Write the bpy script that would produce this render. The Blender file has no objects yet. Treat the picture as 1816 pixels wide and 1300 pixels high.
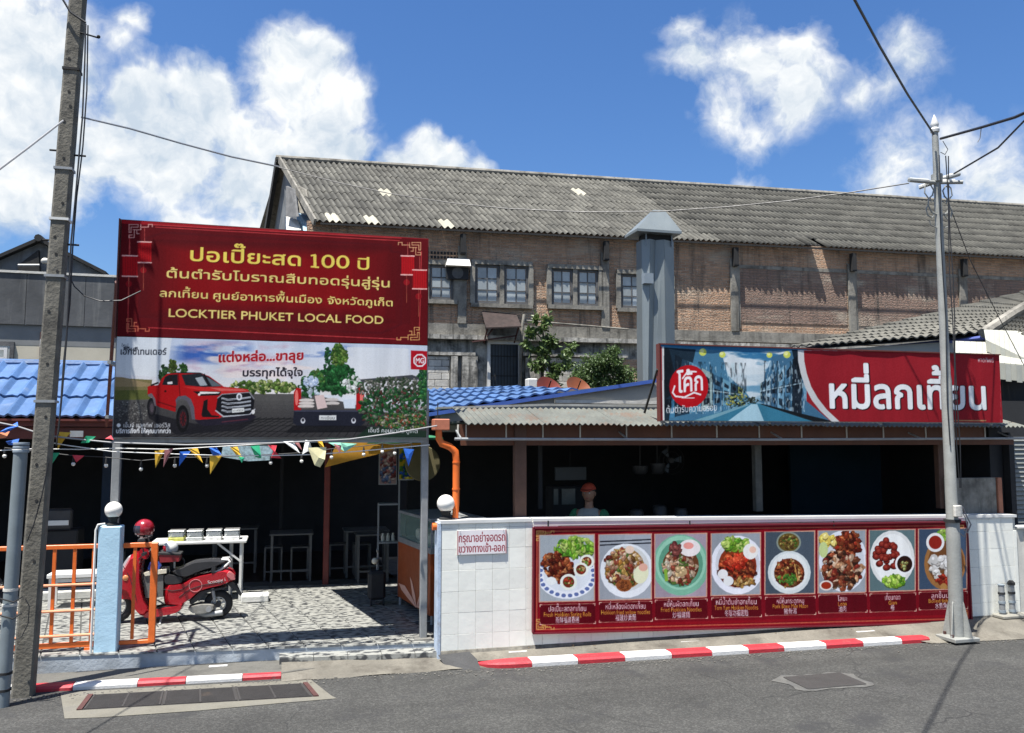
import bpy, bmesh, math, random
import numpy as np
from mathutils import Vector, Matrix
random.seed(7); rng = np.random.RandomState(5)
C = bpy.context.scene.collection
SC = bpy.context.scene
# ---------------------------------------------------------------- camera, sky, sun, exposure
FOC, PITCH, YAW, EYE = 1500.0, math.radians(5), math.radians(15), 2.1
cam = bpy.data.cameras.new('camera'); camo = bpy.data.objects.new('camera', cam); C.objects.link(camo)
cam.sensor_width = 36; cam.lens = FOC / 1816 * 36; cam.clip_start = 0.1; cam.clip_end = 3000
camo.location = (0, 0, EYE); camo.rotation_euler = (math.radians(90) + PITCH, 0, -YAW)
SC.camera = camo
SUNV = Vector((-.27, -.19, 1)).normalized()
sun = bpy.data.lights.new('sun', 'SUN'); suno = bpy.data.objects.new('sun', sun); C.objects.link(suno)
sun.energy = 5.0; sun.angle = math.radians(.5); sun.color = (1, .965, .91)
suno.rotation_euler = SUNV.to_track_quat('Z', 'Y').to_euler(); suno.location = (-6, -6, 20)
SC.view_settings.view_transform = 'Standard'; SC.view_settings.look = 'None'
SC.view_settings.gamma = 1; SC.view_settings.exposure = 1.13
try: SC.view_settings.use_curve_mapping = False
except Exception: pass
SKY_STRENGTH = .057

def ray(px, py, yaw=YAW):
    u = (px - 908) / FOC; v = (650 - py) / FOC
    y = math.cos(PITCH) - v * math.sin(PITCH); z = math.sin(PITCH) + v * math.cos(PITCH)
    return Vector((u * math.cos(yaw) + y * math.sin(yaw), -u * math.sin(yaw) + y * math.cos(yaw), z))
def at(px, py, Y, yaw=YAW):
    """the point of the plane y = Y that the photograph shows at px, py"""
    d = ray(px, py, yaw); return Vector((0, 0, EYE)) + d * (Y / d.y)
def atz(px, py, z, yaw=YAW):
    d = ray(px, py, yaw); return Vector((0, 0, EYE)) + d * ((z - EYE) / d.z)
WYAW = math.radians(11.6)
def atw(px, py, Y): return at(px, py, Y, WYAW)

def build_world():
    w = bpy.data.worlds.new('World'); SC.world = w; w.use_nodes = True
    nt = w.node_tree; N = nt.nodes; L = nt.links; N.clear()
    out = N.new('ShaderNodeOutputWorld'); bg = N.new('ShaderNodeBackground'); bg.inputs[1].default_value = SKY_STRENGTH
    L.new(bg.outputs[0], out.inputs[0])
    sky = N.new('ShaderNodeTexSky'); sky.sky_type = 'NISHITA'; sky.sun_disc = False
    sky.sun_elevation = math.asin(SUNV.z); sky.sun_rotation = math.atan2(SUNV.x, SUNV.y)
    sky.air_density = 1.25; sky.dust_density = .6; sky.ozone_density = 3.0; sky.altitude = 0
    hs = N.new('ShaderNodeHueSaturation'); hs.inputs['Saturation'].default_value = 1.08; hs.inputs['Value'].default_value = .85
    gn = N.new('ShaderNodeMix'); gn.data_type = 'RGBA'; gn.blend_type = 'MULTIPLY'; gn.inputs['Factor'].default_value = 1; gn.inputs['B'].default_value = (.86,1.04,1.37,1)
    L.new(sky.outputs[0], gn.inputs['A']); L.new(gn.outputs['Result'], hs.inputs['Color'])
    tc = N.new('ShaderNodeTexCoord')
    def noise(vec, scale, detail, rough=.55, out='Fac'):
        n = N.new('ShaderNodeTexNoise'); n.inputs['Scale'].default_value = scale; n.inputs['Detail'].default_value = detail
        n.inputs['Roughness'].default_value = rough; L.new(vec, n.inputs['Vector']); return n.outputs[out]
    def m(op, *a, clamp=False):
        n = N.new('ShaderNodeMath'); n.operation = op; n.use_clamp = clamp
        for i, x in enumerate(a):
            if isinstance(x, (int, float)): n.inputs[i].default_value = x
            else: L.new(x, n.inputs[i])
        return n.outputs[0]
    def vm(op, a, b):
        n = N.new('ShaderNodeVectorMath'); n.operation = op
        for i, x in enumerate((a, b)):
            if x is None: continue
            if isinstance(x, (tuple, Vector)): n.inputs[i].default_value = tuple(x)
            else: L.new(x, n.inputs[i])
        return n
    d = tc.outputs['Generated']
    wn = vm('SUBTRACT', noise(d, 9, 4, .6, 'Color'), (.5, .5, .5)).outputs[0]
    ws = N.new('ShaderNodeVectorMath'); ws.operation = 'SCALE'; ws.inputs['Scale'].default_value = .075; L.new(wn, ws.inputs[0])
    dw = vm('ADD', d, ws.outputs[0]).outputs[0]
    blobs = [(30,120,175,1),(0,290,150,1),(90,250,120,1),(-120,160,220,1),(110,330,75,.8),(200,260,100,.95),(250,190,80,.95),(300,270,120,1),(360,190,85,1),
             (400,330,90,.85),(440,270,100,1),(510,150,95,1),(540,110,80,1),(590,180,75,1),(560,260,110,1),(630,260,60,.95),(500,330,110,.95),(620,320,60,.9),
             (360,400,75,.85),(420,395,55,.85),(760,270,52,.95),(800,300,55,.95),(720,300,60,.8),(850,305,28,.7),(235,60,42,.5),(215,90,38,.45),
             (1330,120,98,.64),(1400,95,76,.64),(1440,120,58,.54),(1290,180,72,.58),(1340,230,66,.54),(1215,60,45,.5),(1240,110,62,.7),(1400,170,75,.8),
             (1600,80,66,.47),(1625,110,52,.47),(1560,150,56,.42),(1510,160,45,.42),(1600,310,105,.5),(1700,280,92,.5),(1760,310,92,.56),(1560,340,70,.5),(1810,350,80,.9),(1325,330,45,.4)]
    F = None
    for px, py, r, s in blobs:
        c = ray(px, py).normalized()
        ds = vm('DISTANCE', dw, c).outputs['Value']
        rr = r * 1.12 / FOC * (1.0 / (1 + ((px-908)/FOC)**2 + ((650-py)/FOC)**2)) ** .5
        f = m('MULTIPLY_ADD', ds, -s / rr, s)
        F = f if F is None else m('SMOOTH_MAX', F, f, .15)
    # other clouds of the same kind all round, outside the frame
    cdir = ray(908, 650).normalized()
    away = m('SMOOTH_MIN', m('MULTIPLY_ADD', vm('DOT_PRODUCT', d, cdir).outputs['Value'], -6.0, 4.5), 1.0, .2)
    gen = m('MULTIPLY_ADD', noise(d, 2.2, 5), 3.2, -1.55)
    F = m('MAXIMUM', F, m('MINIMUM', gen, away))
    fb = noise(dw, 17, 9, .62); fb2 = noise(d, 42, 6, .6)
    G = m('ADD', F, m('MULTIPLY_ADD', fb, 1.35, -.66)); G = m('ADD', G, m('MULTIPLY_ADD', fb2, .3, -.15))
    mask = m('MULTIPLY', m('SUBTRACT', G, .03), 2.1, clamp=True)
    mask = m('SMOOTHSTEP' if False else 'POWER', mask, 1.1, clamp=True)
    cap = m('MULTIPLY_ADD', F, 2.2, .25, clamp=True); mask = m('MULTIPLY', mask, cap)
    # cloud colour: white heads, blue-grey folds
    sh = m('ADD', m('MULTIPLY', noise(dw, 7, 6, .55), 1.0), m('MULTIPLY', noise(dw, 24, 6, .6), .55))
    up = N.new('ShaderNodeSeparateXYZ'); L.new(d, up.inputs[0])
    sm = vm('ADD', dw, (.004, -.002, .016)).outputs[0]
    rel = m('SUBTRACT', m('ADD', fb, m('MULTIPLY', noise(dw, 8, 4), .9)), m('ADD', noise(sm, 17, 9, .62), m('MULTIPLY', noise(sm, 8, 4), .9)))
    shade = m('MULTIPLY_ADD', m('SUBTRACT', sh, .60), 1.6, .30)
    shade = m('ADD', shade, m('MULTIPLY', rel, 2.6), clamp=True)
    cr = N.new('ShaderNodeMix'); cr.data_type = 'RGBA'
    cr.inputs['A'].default_value = (4.9, 5.7, 6.6, 1); cr.inputs['B'].default_value = (8.0, 8.2, 8.3, 1)
    L.new(shade, cr.inputs['Factor'])
    mx = N.new('ShaderNodeMix'); mx.data_type = 'RGBA'
    L.new(mask, mx.inputs['Factor']); L.new(hs.outputs[0], mx.inputs['A']); L.new(cr.outputs['Result'], mx.inputs['B'])
    L.new(mx.outputs['Result'], bg.inputs[0])
build_world()

# ---------------------------------------------------------------- materials
def lin(c):
    c = np.asarray(c, float) / 255.0
    return np.where(c <= .04045, c / 12.92, ((c + .055) / 1.055) ** 2.4)
MATS = {}
def M(name, col, rough=.7, var=.12, scale=3.0, bump=0.0, bscale=60, metal=0.0, dirt=None, streak=None, rnd=0.0, spec=None, coat=0.0, local=False):
    """procedural paint / stone / metal. dirt=(colour, threshold, scale); streak=(colour, threshold)"""
    if name in MATS: return MATS[name]
    m = bpy.data.materials.new(name); m.use_nodes = True; MATS[name] = m
    nt = m.node_tree; N = nt.nodes; L = nt.links; b = N['Principled BSDF']
    b.inputs['Roughness'].default_value = rough; b.inputs['Metallic'].default_value = metal
    if spec is not None: b.inputs['Specular IOR Level'].default_value = spec
    if coat: b.inputs['Coat Weight'].default_value = coat; b.inputs['Coat Roughness'].default_value = .08
    g = N.new('ShaderNodeNewGeometry'); tc = N.new('ShaderNodeTexCoord')
    pos = tc.outputs['Object'] if local else g.outputs['Position']
    def noise(sc, det=5, vec=None, ro=.6):
        n = N.new('ShaderNodeTexNoise'); n.inputs['Scale'].default_value = sc; n.inputs['Detail'].default_value = det
        n.inputs['Roughness'].default_value = ro; L.new(vec or pos, n.inputs['Vector']); return n.outputs['Fac']
    def mth(op, a, bb, clamp=False, c=None):
        n = N.new('ShaderNodeMath'); n.operation = op; n.use_clamp = clamp
        for i, x in enumerate((a, bb, c)):
            if x is None: continue
            if isinstance(x, (int, float)): n.inputs[i].default_value = x
            else: L.new(x, n.inputs[i])
        return n.outputs[0]
    def mix(f, A, B):
        n = N.new('ShaderNodeMix'); n.data_type = 'RGBA'
        if isinstance(f, float): n.inputs['Factor'].default_value = f
        else: L.new(f, n.inputs['Factor'])
        for k, x in (('A', A), ('B', B)):
            if isinstance(x, tuple): n.inputs[k].default_value = x
            else: L.new(x, n.inputs[k])
        return n.outputs['Result']
    c = tuple(col) + (1,)
    lo = tuple(x * (1 - var) for x in col) + (1,); hi = tuple(min(1, x * (1 + var)) for x in col) + (1,)
    f = mth('MULTIPLY_ADD', noise(scale), 2.4, True, -.7)
    cur = mix(f, lo, hi)
    if bscale and var > 0:
        f2 = mth('MULTIPLY_ADD', noise(bscale, 3), 2.0, True, -.5)
        cur = mix(mth('MULTIPLY', f2, .35), cur, tuple(x * (1 - min(.8, var * 2)) for x in col) + (1,))
    if dirt:
        dc, th, ds = dirt
        f = mth('MULTIPLY', mth('SUBTRACT', noise(ds, 8, None, .65), th), 6.0, True)
        cur = mix(mth('MULTIPLY', f, .85), cur, tuple(dc) + (1,))
    if streak:
        mp = N.new('ShaderNodeMapping'); mp.inputs['Scale'].default_value = (9, 9, .7); L.new(pos, mp.inputs['Vector'])
        f = mth('MULTIPLY', mth('SUBTRACT', noise(1.0, 7, mp.outputs[0], .65), streak[1]), 5.0, True)
        cur = mix(mth('MULTIPLY', f, .9), cur, tuple(streak[0]) + (1,))
    if rnd:
        oi = N.new('ShaderNodeObjectInfo')
        s = mth('MULTIPLY_ADD', oi.outputs['Random'], 2 * rnd, False, 1 - rnd)
        hv = N.new('ShaderNodeHueSaturation'); L.new(s, hv.inputs['Value']); L.new(cur, hv.inputs['Color']); cur = hv.outputs[0]
    L.new(cur, b.inputs['Base Color'])
    if bump:
        bn = N.new('ShaderNodeBump'); bn.inputs['Strength'].default_value = min(1, bump); bn.inputs['Distance'].default_value = .01
        L.new(noise(bscale, 6), bn.inputs['Height']); L.new(bn.outputs[0], b.inputs['Normal'])
    rr = mth('MULTIPLY_ADD', noise(scale * 2.3), .3, True, rough - .15); L.new(rr, b.inputs['Roughness'])
    return m
def M_print(name, rough=.45):
    if name in MATS: return MATS[name]
    m = bpy.data.materials.new(name); m.use_nodes = True; MATS[name] = m
    N = m.node_tree.nodes; L = m.node_tree.links; b = N['Principled BSDF']; b.inputs['Roughness'].default_value = rough; b.inputs['Specular IOR Level'].default_value = .1
    a = N.new('ShaderNodeAttribute'); a.attribute_name = 'print'
    g = N.new('ShaderNodeNewGeometry'); mp = N.new('ShaderNodeMapping'); mp.inputs['Scale'].default_value = (14, 14, 1.2)
    L.new(g.outputs['Position'], mp.inputs['Vector'])
    n = N.new('ShaderNodeTexNoise'); n.inputs['Scale'].default_value = 1; n.inputs['Detail'].default_value = 6; L.new(mp.outputs[0], n.inputs['Vector'])
    mt = N.new('ShaderNodeMath'); mt.operation = 'MULTIPLY_ADD'; mt.inputs[1].default_value = .3; mt.inputs[2].default_value = .8; L.new(n.outputs['Fac'], mt.inputs[0])
    hv = N.new('ShaderNodeHueSaturation'); L.new(mt.outputs[0], hv.inputs['Value']); L.new(a.outputs['Color'], hv.inputs['Color'])
    L.new(hv.outputs[0], b.inputs['Base Color'])
    return m
def M_glass(name, col=(.9, .95, .95), rough=.05, alpha=.25):
    if name in MATS: return MATS[name]
    m = bpy.data.materials.new(name); m.use_nodes = True; MATS[name] = m
    N = m.node_tree.nodes; L = m.node_tree.links; b = N['Principled BSDF']
    b.inputs['Base Color'].default_value = tuple(col) + (1,); b.inputs['Roughness'].default_value = rough; b.inputs['Alpha'].default_value = alpha
    n = N.new('ShaderNodeTexNoise'); n.inputs['Scale'].default_value = 3; mt = N.new('ShaderNodeMath'); mt.operation = 'MULTIPLY'
    mt.inputs[1].default_value = rough * 2; L.new(n.outputs['Fac'], mt.inputs[0]); L.new(mt.outputs[0], b.inputs['Roughness'])
    return m
# ---------------------------------------------------------------- mesh building
class MB:
    def __init__(s, T=None): s.v = []; s.f = []; s.T = T; s.sm = False
    def add(s, vs, fs):
        k = len(s.v); s.v += [Vector(p) for p in vs]; s.f += [tuple(i + k for i in f) for f in fs]; return s
    def box(s, x0, x1, y0, y1, z0, z1):
        return s.hexa([(x0,y0,z0),(x1,y0,z0),(x1,y1,z0),(x0,y1,z0),(x0,y0,z1),(x1,y0,z1),(x1,y1,z1),(x0,y1,z1)])
    def cbox(s, x0, x1, y0, y1, z0, z1, b=.01):
        """box with chamfered edges"""
        bm = bmesh.new(); bmesh.ops.create_cube(bm, size=1)
        for v in bm.verts: v.co = Vector(((x0+x1)/2 + v.co.x*(x1-x0), (y0+y1)/2 + v.co.y*(y1-y0), (z0+z1)/2 + v.co.z*(z1-z0)))
        bmesh.ops.bevel(bm, geom=bm.edges[:], offset=b, segments=1, affect='EDGES')
        bm.verts.index_update(); s.add([v.co.copy() for v in bm.verts], [tuple(v.index for v in f.verts) for f in bm.faces]); bm.free(); return s
    def hexa(s, p): return s.add(p, [(0,3,2,1),(4,5,6,7),(0,1,5,4),(1,2,6,5),(2,3,7,6),(3,0,4,7)])
    def bar(s, a, b, w, h=None, up=(0,0,1)):
        a = Vector(a); b = Vector(b); h = h or w; d = (b - a).normalized(); u = Vector(up)
        if abs(d.dot(u)) > .98: u = Vector((0,1,0))
        r = d.cross(u).normalized() * w / 2; u = r.cross(d).normalized() * h / 2
        return s.hexa([a-r-u, a+r-u, b+r-u, b-r-u, a-r+u, a+r+u, b+r+u, b-r+u])
    def tube(s, pts, r, n=10, caps=True):
        pts = [Vector(p) for p in pts]; rs = r if isinstance(r, (list, tuple)) else [r] * len(pts)
        k = len(s.v); ref = Vector((0, 0, 1)); t0 = (pts[1] - pts[0]).normalized()
        if abs(t0.dot(ref)) > .95: ref = Vector((0, 1, 0))
        u = t0.cross(ref).normalized()
        for i, p in enumerate(pts):
            t = (pts[min(i+1, len(pts)-1)] - pts[max(i-1, 0)]).normalized()
            u = (u - t * u.dot(t)).normalized(); w = t.cross(u)
            for j in range(n):
                a = 2*math.pi*j/n; s.v.append(p + (u*math.cos(a) + w*math.sin(a)) * rs[i])
        for i in range(len(pts)-1):
            for j in range(n):
                a = k+i*n+j; b = k+i*n+(j+1) % n; s.f.append((a, b, b+n, a+n))
        if caps: s.f.append(tuple(k+j for j in reversed(range(n)))); s.f.append(tuple(k+(len(pts)-1)*n+j for j in range(n)))
        s.sm = True; return s
    def lathe(s, c, prof, n=20, axis='z', caps=True):
        """prof: [(radius, height)] about c"""
        c = Vector(c); k = len(s.v)
        for r, h in prof:
            for j in range(n):
                a = 2*math.pi*j/n; x, y = r*math.cos(a), r*math.sin(a)
                s.v.append(c + (Vector((x, y, h)) if axis == 'z' else Vector((x, h, y)) if axis == 'y' else Vector((h, x, y))))
        for i in range(len(prof)-1):
            for j in range(n):
                a = k+i*n+j; b = k+i*n+(j+1) % n; s.f.append((a, b, b+n, a+n))
        if caps: s.f.append(tuple(k+j for j in reversed(range(n)))); s.f.append(tuple(k+(len(prof)-1)*n+j for j in range(n)))
        s.sm = True; return s
    def ball(s, c, r, n=16, m=10, sc=(1,1,1)):
        c = Vector(c); k = len(s.v)
        for i in range(1, m):
            t = math.pi*i/m
            for j in range(n):
                a = 2*math.pi*j/n; s.v.append(c + Vector((r*sc[0]*math.sin(t)*math.cos(a), r*sc[1]*math.sin(t)*math.sin(a), r*sc[2]*math.cos(t))))
        top = len(s.v); s.v.append(c+Vector((0,0,r*sc[2]))); s.v.append(c-Vector((0,0,r*sc[2])))
        for i in range(m-2):
            for j in range(n):
                a = k+i*n+j; b = k+i*n+(j+1) % n; s.f.append((b, a, a+n, b+n))
        for j in range(n):
            s.f.append((top, k+j, k+(j+1) % n)); s.f.append((top+1, k+(m-2)*n+(j+1) % n, k+(m-2)*n+j))
        s.sm = True; return s
    def prism(s, pts, d, inset=0.0):
        """closed outline pts (3-D, planar) thickened along vector d, with softened faces when inset > 0"""
        pts = [Vector(p) for p in pts]; d = Vector(d); n = len(pts); c = sum(pts, Vector()) / n
        if inset:
            rings = [([c + (p-c)*(1-inset) for p in pts], 0), (pts, .22), (pts, .78), ([c + (p-c)*(1-inset) for p in pts], 1)]
        else: rings = [(pts, 0), (pts, 1)]
        k = len(s.v)
        for ps, t in rings: s.v += [p + d*t for p in ps]
        for i in range(len(rings)-1):
            for j in range(n):
                a = k+i*n+j; b = k+i*n+(j+1) % n; s.f.append((a, b, b+n, a+n))
        s.f.append(tuple(k+j for j in reversed(range(n)))); s.f.append(tuple(k+(len(rings)-1)*n+j for j in range(n)))
        return s
    def quad(s, a, b, c, d): return s.add([a, b, c, d], [(0, 1, 2, 3)])
    def build(s, name, mat, root=None, smooth=None, origin=None):
        vs = s.v
        if s.T: vs = [s.T @ p for p in vs]
        o0 = Vector(origin) if origin is not None else (Vector(root['_o']) if root is not None else Vector())
        me = bpy.data.meshes.new(name); me.from_pydata([tuple(p - o0) for p in vs], [], s.f)
        bm = bmesh.new(); bm.from_mesh(me); bmesh.ops.delete(bm, geom=[v for v in bm.verts if not v.link_faces], context='VERTS'); bmesh.ops.recalc_face_normals(bm, faces=bm.faces); bm.to_mesh(me); bm.free()
        me.materials.append(mat); o = bpy.data.objects.new(name, me); C.objects.link(o)
        if root is not None: o.parent = root
        elif origin is not None: o.location = o0
        if root is not None and origin is not None: o.location = o0 - Vector(root['_o'])
        o['_o'] = tuple(o0)
        if smooth if smooth is not None else s.sm:
            for p in me.polygons: p.use_smooth = True
            try: me.set_sharp_from_angle(angle=math.radians(42))
            except Exception: pass
        return o
def thing(name, label, cat, loc=(0, 0, 0), group=None):
    o = bpy.data.objects.new(name, None); C.objects.link(o); o.location = loc; o['_o'] = tuple(loc); o.empty_display_size = .1
    return tag(o, label, cat, group)
def tag(o, label, cat, group=None):
    o['label'] = label; o['category'] = cat
    if group: o['group'] = group
    return o
def kind(o, k): o['kind'] = k; return o
def copy_tree(root, loc, rotz=None, label=None):
    def rec(o, par):
        c = o.copy(); C.objects.link(c); c.parent = par
        for ch in kids.get(o.name, []): rec(ch, c)
        return c
    kids = {}
    for o in list(root.children_recursive): kids.setdefault(o.parent.name, []).append(o)
    r = rec(root, None); r.location = loc; r['_o'] = tuple(loc)
    if rotz is not None: r.rotation_euler[2] = rotz
    if label: r['label'] = label
    return r
def sag(a, b, drop, n=16):
    a = Vector(a); b = Vector(b)
    return [a.lerp(b, i/n) - Vector((0, 0, drop*4*(i/n)*(1-i/n))) for i in range(n+1)]
def cable(name, pts, r, mat, label, cat='cable', group=None):
    o = MB().tube(pts, r, 6).build(name, mat, origin=pts[0]); return tag(o, label, cat, group)
ORD = ['first','second','third','fourth','fifth','sixth','seventh','eighth','ninth','tenth','eleventh','twelfth','thirteenth','fourteenth','fifteenth','sixteenth','seventeenth','eighteenth','nineteenth','twentieth']
# ---------------------------------------------------------------- flat print: a raster painted in code and laid on a fine sheet
GLY = {}
TONES, UPPER = '\u0e48\u0e49\u0e4a\u0e4b\u0e4c', '\u0e31\u0e34\u0e35\u0e36\u0e37\u0e4d'
def outlines(text):
    """outlines of a line of lettering; a Thai tone mark above another upper mark is lifted clear of it"""
    if text in GLY: return GLY[text]
    base = ''; lifted = []
    for i, c in enumerate(text):
        if c in TONES and ((i and text[i-1] in UPPER) or text[i+1:i+2] == '\u0e33'): lifted.append((base.rstrip(UPPER), c))
        else: base += c
    cs = list(outlines_raw(base))
    for pre, c in lifted:
        a = outlines_raw(pre); b = outlines_raw(pre+c); cs += [q*np.array([1, 1])+np.array([0, .21]) for q in b[len(a):]]
    GLY[text] = cs; return cs
RAW = {}
def outlines_raw(text):
    if text in RAW: return RAW[text]
    cu = bpy.data.curves.new('lettering', 'FONT'); cu.body = text; cu.size = 1; cu.resolution_u = 3
    o = bpy.data.objects.new('lettering', cu); C.objects.link(o)
    dg = bpy.context.evaluated_depsgraph_get(); cc = o.evaluated_get(dg).to_curve(dg)
    cs = []
    for sp in cc.splines:
        if sp.type == 'BEZIER':
            bp = sp.bezier_points; n = len(bp); pts = []
            for i in range(n):
                a = bp[i]; b = bp[(i+1) % n]; p0, p1, p2, p3 = a.co, a.handle_right, b.handle_left, b.co
                for k in range(4):
                    t = k/4; q = p0*(1-t)**3 + p1*3*t*(1-t)**2 + p2*3*t*t*(1-t) + p3*t**3; pts.append((q.x, q.y))
        else: pts = [(p.co.x, p.co.y) for p in sp.points]
        if len(pts) > 2: cs.append(np.array(pts))
    bpy.data.objects.remove(o); bpy.data.curves.remove(cu)
    RAW[text] = cs; return cs
class Canvas:
    def __init__(s, x0, x1, z0, z1, Y, res, bg=(255,255,255)):
        s.x0, s.x1, s.z0, s.z1, s.Y, s.res = x0, x1, z0, z1, Y, res
        s.W = int((x1-x0)*res); s.H = int((z1-z0)*res); s.img = np.zeros((s.H, s.W, 3)); s.img[:] = bg
        s.r = np.random.RandomState(11)
    def P(s, p):
        q = at(p[0], p[1], s.Y); return ((q.x-s.x0)*s.res, (s.z1-q.z)*s.res)
    def raw(s, contours, col, a=1.0, dil=0.0, ss=3):
        cs = [np.asarray(c, float) for c in contours]
        al = np.concatenate(cs); pad = dil + 1
        x0 = max(0, int(al[:,0].min()-pad)); x1 = min(s.W, int(al[:,0].max()+pad)+1)
        y0 = max(0, int(al[:,1].min()-pad)); y1 = min(s.H, int(al[:,1].max()+pad)+1)
        if x1 <= x0 or y1 <= y0: return
        A = np.concatenate(cs); B = np.concatenate([np.roll(c, -1, 0) for c in cs])
        A = (A - (x0, y0))*ss; B = (B - (x0, y0))*ss; nw, nh = (x1-x0)*ss, (y1-y0)*ss
        up = A[:,1] < B[:,1]; lo = np.where(up[:,None], A, B); hi = np.where(up[:,None], B, A)
        k0 = np.clip(np.ceil(lo[:,1]-.5), 0, nh).astype(int); k1 = np.clip(np.ceil(hi[:,1]-.5), 0, nh).astype(int)
        cnt = np.maximum(k1-k0, 0); tot = cnt.sum()
        if tot == 0: return
        e = np.repeat(np.arange(len(cnt)), cnt); off = np.arange(tot) - np.repeat(np.cumsum(cnt)-cnt, cnt)
        rows = k0[e] + off; yy = rows + .5
        xx = lo[e,0] + (hi[e,0]-lo[e,0])*(yy-lo[e,1])/np.maximum(hi[e,1]-lo[e,1], 1e-9)
        colx = np.clip(np.round(xx), 0, nw).astype(int)
        acc = np.zeros((nh, nw+1), np.int32); np.add.at(acc, (rows, colx), np.where(up[e], 1, -1))
        cov = (np.cumsum(acc, 1)[:, :nw] != 0)
        if dil > 0:
            R = dil*ss; n = int(math.ceil(R)); c2 = cov.copy()
            for dy in range(-n, n+1):
                for dx in range(-n, n+1):
                    if dx*dx+dy*dy <= R*R+.3:
                        ys, yd = max(0,-dy), max(0,dy); xs, xd = max(0,-dx), max(0,dx)
                        c2[yd:nh-ys, xd:nw-xs] |= cov[ys:nh-yd, xs:nw-xd]
            cov = c2
        cv = cov.reshape(y1-y0, ss, x1-x0, ss).mean((1, 3))[..., None]*a
        s.img[y0:y1, x0:x1] = s.img[y0:y1, x0:x1]*(1-cv) + np.array(col, float)*cv
    def poly(s, pts, col, a=1.0, dil=0.0): s.raw([[s.P(p) for p in pts]], col, a, dil)
    def rect(s, x0, y0, x1, y1, col, a=1.0): s.poly([(x0,y0),(x1,y0),(x1,y1),(x0,y1)], col, a)
    def ell(s, cx, cy, rx, ry, col, a=1.0, rot=0, n=22, wob=0.0):
        ps = []
        for i in range(n):
            t = 2*math.pi*i/n; k = 1 + (wob*(s.r.rand()-.5)*2 if wob else 0); x, y = rx*k*math.cos(t), ry*k*math.sin(t)
            ps.append((cx + x*math.cos(rot)-y*math.sin(rot), cy + x*math.sin(rot)+y*math.cos(rot)))
        s.poly(ps, col, a)
    def line(s, pts, w, col, a=1.0):
        q = [s.P(p) for p in pts]; w = w*s.res/200.0
        for (ax, ay), (bx, by) in zip(q, q[1:]):
            l = math.hypot(bx-ax, by-ay) or 1; nx, ny = -(by-ay)/l*w/2, (bx-ax)/l*w/2; ex, ey = (bx-ax)/l*w*.3, (by-ay)/l*w*.3
            s.raw([[(ax-ex+nx, ay-ey+ny), (bx+ex+nx, by+ey+ny), (bx+ex-nx, by+ey-ny), (ax-ex-nx, ay-ey-ny)]], col, a)
    def text(s, t, x0, y0, x1, y1, h, col, bold=0.0, a=1.0, shadow=None):
        """t from baseline point (x0,y0) to (x1,y1) of the photograph, its full glyph height h pixels"""
        cs = outlines(t)
        if not cs: return
        al = np.concatenate(cs); mnx, mxx = al[:,0].min(), al[:,0].max(); mxy = .73
        A = s.P((x0, y0)); B = s.P((x1, y1)); Hh = s.P((x0, y0-h)); sy = (A[1]-Hh[1])/mxy
        ax = ((B[0]-A[0])/(mxx-mnx), (B[1]-A[1])/(mxx-mnx))
        out = [np.stack([A[0]+(c[:,0]-mnx)*ax[0], A[1]+(c[:,0]-mnx)*ax[1]-c[:,1]*sy], 1) for c in cs]
        if shadow: s.raw([c+np.array(shadow[1]) for c in out], shadow[0], .8, bold)
        s.raw(out, col, a, bold)
    def pile(s, cx, cy, rx, ry, pal, n, sz, rot=0.0, el=.6, shade=.3):
        """many small pieces of the palette's colours heaped in an ellipse"""
        for i in range(n):
            t = s.r.rand()*2*math.pi; k = math.sqrt(s.r.rand()); x, y = rx*k*math.cos(t), ry*k*math.sin(t)
            X, Y = cx + x*math.cos(rot)-y*math.sin(rot), cy + x*math.sin(rot)+y*math.cos(rot)
            c = np.array(pal[s.r.randint(len(pal))], float)*(1-shade*s.r.rand()); w = sz*(.6+.8*s.r.rand()); ra = s.r.rand()*3.14
            s.ell(X, Y+w*.25, w, w*el, c*.45, .7, ra, 8, .2); s.ell(X, Y, w, w*el, c, 1, ra, 9, .25)
            s.ell(X-w*.2, Y-w*.2, w*.4, w*el*.35, np.minimum(c*1.35+25, 255), .7, ra, 6)
    def grad(s, x0, y0, x1, y1, top, bot, n=24):
        for i in range(n):
            t = (i+.5)/n; s.rect(x0, y0+(y1-y0)*i/n, x1, y0+(y1-y0)*(i+1)/n+.6, np.array(top)*(1-t)+np.array(bot)*t)
    def fbm(s, W, H, sx, sy, oct=5):
        out = np.zeros((H, W)); amp = 1; tot = 0
        for o in range(oct):
            gx, gy = max(2, int(W/sx*2**o)+2), max(2, int(H/sy*2**o)+2)
            if gx > W or gy > H: break
            g = s.r.rand(gy, gx); xs = np.linspace(0, gx-1.001, W); ys = np.linspace(0, gy-1.001, H); xi = xs.astype(int); yi = ys.astype(int); fx = xs-xi; fy = (ys-yi)[:, None]
            fx = fx*fx*(3-2*fx); fy = fy*fy*(3-2*fy)
            v = (g[yi][:, xi]*(1-fx)+g[yi][:, xi+1]*fx)*(1-fy) + (g[yi+1][:, xi]*(1-fx)+g[yi+1][:, xi+1]*fx)*fy
            out += v*amp; tot += amp; amp *= .55
        return out/tot
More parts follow.
